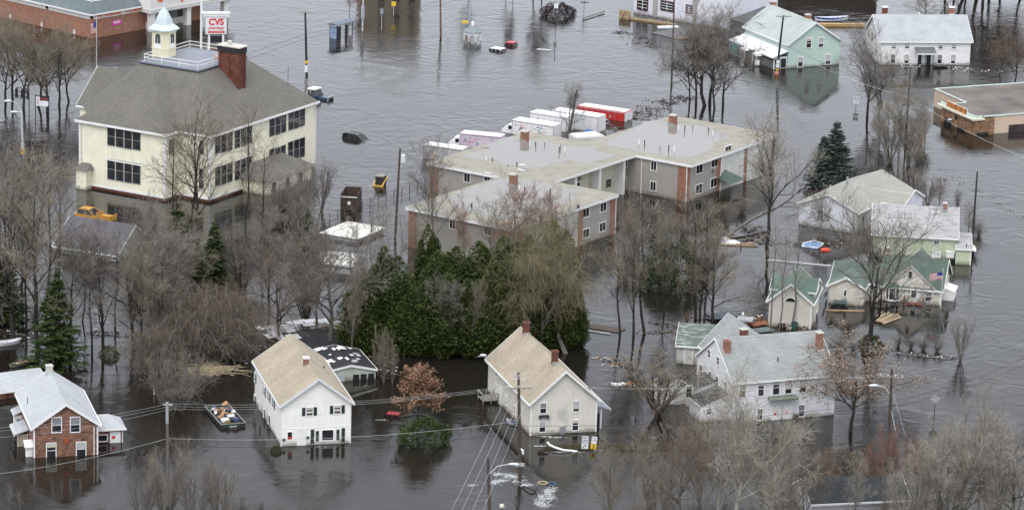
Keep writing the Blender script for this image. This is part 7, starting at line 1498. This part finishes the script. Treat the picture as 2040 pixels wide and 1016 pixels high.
t, L_, zt = pole('d', 'light topped pole at left carrying wires from the brown house', (334, 1005), (333, 801), .17, m=mat('grey_pole_wood', (.13, .12, .11), .9, .25, 1.5)); q = MB(); q.tube([L_(zt - 2.4) + Vector((0, -.05, 0)), L_(zt) + Vector((0, -.05, 0))], .16, 8); q.box(-.5, -.2, zt - .3, .5, .0, zt - .18); q.build('steel_sleeve', mat('dull_sleeve', (.33, .34, .34), .6), t)
t, L_, zt = pole('e', 'black utility pole with tag signs behind the schoolhouse', (611, 150), (608, 22), .2, (Zat(W(611, 150), 25), 1.35, math.radians(-5)), m=M_DARK); zc = Zat(W(611, 150), 124); sign_board(t, L_, zc, 0, .55, .45, M_SGY, 'yellow_tag', -.25); sign_board(t, L_, zc - 1.1, -.05, .55, 1.2, M_SGW, 'white_notice', -.25)
t, L_, zt = pole('f', 'leaning pole with white transformer left of the apartment block', (787, 476), (797, 296), .17); q = MB(); c = L_(zt - 1.2); q.lathe([(.3, zt - 2.0), (.33, zt - 1.9), (.33, zt - 1.0), (.25, zt - .85), (.05, zt - .8)], 10, (c.x + .5, c.y - .1)); q.build('transformer', mat('transformer_grey', (.6, .62, .62), .5), t)
t, L_, zt = pole('g', 'strongly leaning pole among the parked trucks', (1133, 276), (1149, 180), .17)
t, L_, zt = pole('h', 'leaning pole with route signs in front of the mint house', (1547, 148), (1561, 30), .19, (Zat(W(1547, 148), 33), 1.35, math.radians(3)), m=M_DARK)
for k, (py, w_, hh, m_) in enumerate(((123, .55, .6, M_SGW), (131, .6, .65, M_SGW), (139, .4, .3, M_SGY), (145, .7, .5, mat('salmon_sign', (.6, .25, .2), .5)))): sign_board(t, L_, Zat(W(1547, 148), py), 0, w_, hh, m_, 'route_sign', -.27 - .01 * k)
pole('i', 'thin straight pole left of the big bare trees', (1338, 162), (1344, -20), .14)
pole('j', 'plain dark pole beyond the pale green house', (1938, 470), (1947, 342), .15, m=M_DARK)
pole('k', 'thin pole with white crossarm before the white farmhouse', (1801, 330), (1814, 131), .13, (Zat(W(1801, 330), 133), 1.5, math.radians(2)))
pole('l', 'ochre brown pole at the top centre', (878, 73), (877, -20), .17, m=mat('ochre_pole', (.16, .1, .055), .9, .3, 1.2)); q = MB(); p = W(878, 73); q.tube([ATT['l'](Zat(p, 41)), ATT['l'](Zat(p, 42)) + Vector((1.35, 0, 0)), W(893, 74)], .045, 4); tag(q.build('conduit_frame', M_STEEL), 'thin white conduit frame beside the ochre pole', 'conduit')
t, L_, zt = pole('m', 'pale signal pole with grey cabinet right of the bus shelter', (722, 62), (724, -25), .14, m=M_STEEL, name='signal_pole', cat='signal pole'); q = MB(); c = L_(2.4); q.box(c.x - .3, c.y - .35, 2.2, c.x + .3, c.y - .1, 4.4); q.build('cabinet', mat('grey_cabinet', (.33, .36, .4), .5), t)
t, L_, zt = pole('n', 'thick pale grey pole with yellow signal behind the gazebo', (935, 62), (936, -25), .2, m=mat('pale_blue_steel', (.33, .38, .42), .5), name='signal_pole', cat='signal pole'); q = MB(); c = L_(1.6); q.box(c.x - 1.2, c.y - .2, 1.35, c.x - .2, c.y + .2, 1.75); q.box(c.x - 1.35, c.y - .25, 1.45, c.x - 1.2, c.y + .2, 1.6); q.build('yellow_signal', M_SGY, t)
t, L_, zt = pole('q', 'double armed street lamp pole with yellow sign at the left', (46, 318), (43, 222), .13, m=M_STEEL, name='street_lamp', cat='street lamp'); lamp_arm(t, L_, zt - .2, -1.5, 1.7); lamp_arm(t, L_, zt - .1, -.6, -.05); sign_board(t, L_, Zat(W(46, 318), 290), 0, .55, .9, mat('pinkish_sign', (.55, .5, .5), .5), 'pinkish_sign'); sign_board(t, L_, Zat(W(46, 318), 302), 0, .6, .8, M_SGY, 'yellow_sign')
# small signs and posts
def post_sign(label, base, top, w_, hh, m, name='road_sign', diamond=False, pm=None, txt=None, yw=0.0):
    p = W(*base); zt = Zat(p, top); t = empty(name, p, yw, label, 'sign'); q = MB(); q.box(-.04, -.03, -1, .04, .03, zt); q.build('post', pm or M_DARK, t)
    q = MB(); q.box(-w_ / 2, -.07, -hh / 2, w_ / 2, -.04, hh / 2); o = q.build('sign_plate', m, t, (0, 0, zt - hh / 2)); 
    if diamond: o.rotation_euler = (0, math.radians(45), 0)
    for s_, dz, sz, mm in (txt or []): text_mesh('lettering', s_, sz, mm, t, (0, -.08, zt - hh / 2 + dz), (R90, 0, 0), .004)
    return t, zt
post_sign('grey back of a diamond road sign alone on the flood at right', (1861, 828), 787, .85, .85, mat('sign_back_grey', (.36, .36, .37), .5), diamond=True)
t, zt = post_sign('white lane arrow sign, left of the pair on the grass strip', (1165, 897), 868, .78, 1.55, M_SGW, txt=[('RIGHT', .55, .27, M_BLK), ('LANE', .25, .27, M_BLK), ('ONLY', -.05, .27, M_BLK)]); q = MB(); q.tube([(-.15, -.085, zt - 1.45), (-.15, -.085, zt - 1.2), (.0, -.085, zt - 1.08), (.18, -.085, zt - 1.12)], .05, 4); q.build('arrow', M_BLK, t)
t, zt = post_sign('tilted white and yellow sign, right of the pair on the grass strip', (1181, 898), 869, .65, .85, M_SGW, txt=[('NO', .22, .2, M_BLK), ('TURN', -.05, .2, M_BLK)]); q = MB(); q.box(-.33, -.07, zt - 1.5, .33, -.04, zt - .87); q.build('yellow_plate', M_SGY, t); q = MB(); q.tube([(-.1, -.08, zt - 1.4), (.05, -.08, zt - 1.15), (-.05, -.08, zt - .95)], .06, 4); q.build('black_symbol', M_BLK, t); t.rotation_euler = (0, .1, 0)
t, zt = post_sign('pair of white route markers left of the farmhouse tree', (1705, 217), 193, .85, .6, M_SGW, txt=[('5 3', .0, .5, M_BLK)]); q = MB(); q.box(-.45, -.07, zt - 1.2, .45, -.04, zt - .75); q.build('arrow_plate', M_SGW, t)
post_sign('small white sign on dark post before the round bush', (1107, 50), 7, .75, .95, M_SGW)
post_sign('low dark marker post below the small white sign', (1105, 104), 86, .15, .5, M_BLK, name='marker_post')
post_sign('yellow crossing sign on thin white post at the top centre', (784, 32), 4, .8, .8, M_SGY, pm=M_STEEL)
post_sign('dim blue sign post at the top centre', (760, 60), 18, .6, .9, mat('dim_blue_sign', (.25, .3, .35), .5), pm=M_STEEL)
t, zt = post_sign('brown cross shaped post near the round bush', (1163, 30), -4, .2, .4, mat('brown_red_post', (.1, .035, .03), .7), name='cross_post', pm=mat('brown_red_post', (.1, .035, .03), .7)); q = MB(); q.box(-.65, -.1, zt - 1.0, .65, -.075, zt - .8); q.build('cross_bar', MATS['brown_red_post'], t)
post_sign('white sign leaning at the porch of the mint house', (1508, 133), 120, .8, .9, M_SGW)
p = W(58, 228); t = empty('twin_lamp', p, 0, 'dark twin lantern lamp post at the upper left trees', 'street lamp'); zt = Zat(p, 158); q = MB(); q.tube([(0, 0, -1), (0, 0, zt)], .08, 6); q.tube([(-.45, 0, zt - .4), (.45, 0, zt - .4)], .05, 4); q.build('post', M_DARK, t)
for s_ in (-1, 1): q = MB(); q.lathe([(.08, zt - .4), (.2, zt - .1), (.22, zt + .1), (.05, zt + .3)], 6, (s_ * .45, 0)); q.build('lantern', M_DARK, t)
p = W(71, 238); t = empty('notice_board', p, math.radians(-10), 'red black and white church style notice board at upper left', 'sign board'); za, zb = Zat(p, 211), Zat(p, 192)
q = MB(); q.box(-.06, -.05, -1, .06, .05, zb + .2); q.box(2.1, -.05, -1, 2.22, .05, zb + .2); q.box(-.1, -.06, zb, 2.3, .06, zb + .12); q.build('frame', M_DARK, t); q = MB(); q.box(.08, -.04, za, .7, .0, zb - .02); q.box(.74, -.04, za, 2.08, .0, za + (zb - za) * .55); q.build('white_panel', M_SGW, t); q = MB(); q.box(.74, -.05, za + (zb - za) * .6, 2.08, 0, zb - .02); q.build('red_black_panel', M_BLK, t)
q = MB(); q.box(.85, -.06, za + (zb - za) * .7, 2.0, -.051, za + (zb - za) * .85); q.build('red_line', mat('dull_red', (.35, .05, .06), .6), t); q = MB(); q.tube([(.38, -.055, za + .2), (.38, -.055, zb - .25)], .06, 4); q.build('red_emblem', MATS['dull_red'], t)
h = House('picnic_bench', 'dark bench rails standing in the water at upper left', 'bench', (28, 186), (56, 190)); q = MB(); q.box(0, 0, .3, 2.6, .12, .4); q.box(0, .6, .75, 2.6, .7, .85)
for x in (.2, 1.3, 2.4): q.box(x, 0, -.8, x + .08, .7, .74)
h.part(q, 'bench_rails', M_DARK)
p = W(999, 1035); t = empty('globe_lamp', p, 0, 'globe lamp top at the bottom edge beside the lamp pole', 'street lamp'); zt = Zat(p, 1008); q = MB(); q.tube([(0, 0, -1), (0, 0, zt)], .07, 6); q.build('post', M_DARK, t)
q = MB(); q.lathe([(.05, zt - .28), (.22, zt - .2), (.3, zt), (.22, zt + .22), (.08, zt + .32)], 12); q.build('globe', mat('cream_globe', (.6, .58, .48), .3), t, smooth=True); q = MB(); q.lathe([(.09, zt + .33), (.06, zt + .42), (.01, zt + .55)], 6); q.build('finial', M_DARK, t)
# stump of a leaning log by the pole, wire fence by the loader, marsh stakes
q = MB(); q.tube([W(1040, 969, .1), W(1055, 972, .35), W(1066, 978, .15)], .09, 5); q.tube([W(1066, 978, 0), W(1071, 970, .5)], .07, 5); tag(q.build('drift_branch', M_DK), 'dark branch caught below the power pole', 'branch')
f0, f1 = W(640, 447), W(862, 366); Lf = (f1 - f0).length; t = empty('wire_fence', f0, math.atan2(f1.y - f0.y, f1.x - f0.x), 'rusty wire fence running from the white hipped shed to the apartments', 'fence')
for k in range(15): q = MB(); q.tube([(Lf * k / 14, 0, -1), (Lf * k / 14, 0, 1.25)], .05, 5); q.build('post', M_DARK, t)
q = MB()
for z in (.15, .7, 1.2): q.tube([(0, .0, z), (Lf, .0, z)], .025, 3)
for k in range(int(Lf / .5)): q.tube([(k * .5, 0, .05), (k * .5 + .5, 0, 1.2)], .01, 3); 
o = q.build('wire_mesh', mat('rusty_wire', (.1, .075, .06), .8), t)
for k, (px, py, pt) in enumerate(((307, 786, 771), (455, 768, 743), (408, 770, 758), (518, 858, 848))):
    p = W(px, py); q = MB(); q.box(-.07, -.07, -1, .07, .07, Zat(p, pt)); q.build('stake', M_STEEL if k == 0 else M_DK, None, p); tag(bpy.data.objects[-1] if 0 else q and COL.objects[-1], 'stake standing in dark water near the dumpster, %s' % (['leftmost', 'rightmost but one', 'second from the left', 'rightmost'][k]), 'stake', 'stakes near the dumpster')
# building beyond the top edge, known by its reflection only
h = House('far_tan_building', 'tan building beyond the top edge, seen as a tall reflection', 'building', (742, -30), (846, -34)); q = MB(); q.box(0, 0, -1, 9.5, 10, 13.5); h.part(q, 'wall', mat('far_tan_wall', (.34, .29, .21), .8, .1, .3))
for k in range(3):
    for j in range(3): q = MB(); q.box(1.2 + 3 * k, -.05, 2 + 3.8 * j, 2.4 + 3 * k, -.01, 4.2 + 3.8 * j); h.part(q, 'window', M_GLASS)
h = House('far_dark_building', 'dark building beyond the top edge behind the mint house', 'building', (1570, -60), (1760, -64)); q = MB(); q.box(0, 0, -1, 18.5, 12, 10.5); h.part(q, 'wall', mat('far_brown_wall', (.06, .045, .04), .9, .3, .3)); q = MB(); q.box(-.3, -.3, 10.5, 18.8, 12.3, 10.8); h.part(q, 'flat_roof', M_TAR)

# wires
M_WIRE = mat('dull_aluminium_wire', (.42, .43, .44), .6, .1, 1)
def wire(name, label, pts, sag=.8, r=.018, m=None, group='overhead wires'):
    q = MB(); r *= .6; m = m or M_WIRE
    for a_, b_ in zip(pts[:-1], pts[1:]):
        n_ = 14; P = [a_.lerp(b_, k / n_) - Vector((0, 0, 4 * sag * (k / n_) * (1 - k / n_) * min(1, (b_ - a_).length / 40))) for k in range(n_ + 1)]; q.tube(P, r, 3, cap=False)
    tag(q.build(name, m or M_STEEL), label, 'wire', group)
M_CABLE = mat('black_cable', (.03, .03, .035), .7)
A, B_, C_, D_ = ATT['a'], ATT['b'], ATT['c'], ATT['d']
zd = ATT[('d', 'top')].z; za = ATT[('a', 'top')].z
for k, lb in enumerate(('back', 'middle', 'front')): wire('power_line', 'pale power line from the crossing pole to the left pole, %s one' % lb, [ATT[('a', k)], D_(zd - .15 - .35 * k) + Vector((.2, .1 * k, 0)), W(-40, (846, 852, 866)[k] + 8, zd - .3 - .35 * k)], .9)
for k, (yy, r_) in enumerate(((873, .03), (886, .04))): wire('telephone_cable', '%s telephone cable crossing the lower left of the photo' % ('upper', 'lower')[k], [A(Zat(W(1036, 958), (838, 862)[k])), D_(Zat(W(334, 1005), yy)), W(-40, (940, 932)[k] + 8, 4.0)], .9, r_, M_CABLE if k else None)
for k, lb in enumerate(('first', 'second', 'third', 'fourth')): wire('steep_line', 'steep pale wire running down left from the crossing pole, %s from the left' % lb, [A(Zat(W(1036, 958), 775 + 10 * k)) + Vector((-1.1 + .55 * k, -.2, 0)), W(884 + 22 * k, 1045, 8.0)], .3, .028)
for k, lb in enumerate(('top', 'middle', 'bottom')): wire('power_line', '%s thin power line from the crossing pole to the lamp pole at right' % lb, [ATT[('a', k)] + Vector((0, 0, .1)), ATT[('c', k)], W(2070, 640 + 16 * k, 10)], 1.0, .016)
for k in range(2): wire('telephone_cable', '%s dark cable passing the large white house to the right edge' % ('upper', 'lower')[k], [A(Zat(W(1036, 958), (848, 862)[k])), C_(Zat(W(1769, 915), (798, 810)[k])), W(2075, (696, 712)[k], 6.0)], .9, .04, M_CABLE)
for k in range(2): wire('telephone_cable', '%s dark cable behind the schoolhouse' % ('upper', 'lower')[k], [W(-30, (252, 268)[k], 6.5), ATT['e'](Zat(W(611, 150), (68, 77)[k])), W(1010, (-44, -36)[k], 6.5)], .9, .045, M_CABLE)
for k in range(2): wire('telephone_cable', '%s cable from the mint house pole past the tan shop' % ('upper', 'lower')[k], [ATT['h'](Zat(W(1547, 148), (84, 92)[k])), ATT['k'](Zat(W(1801, 330), (186, 194)[k])), W(2080, (322, 330)[k], 7.5)], .8, .035, M_STEEL if k else M_CABLE)
wire('power_line', 'thin wire crossing in front of the white farmhouse', [ATT[('h', 1)], W(2080, 130, 9)], .5, .018, M_CABLE)
wire('power_line', 'thin wire above the parked trucks', [ATT[('g', 'top')], W(1340, 165, 9)], .5, .02, M_CABLE)
wire('power_line', 'short wire from the transformer pole to the apartments', [ATT['f'](Zat(W(787, 476), 346)), W(852, 336, 4.9)], .3, .03, M_CABLE)
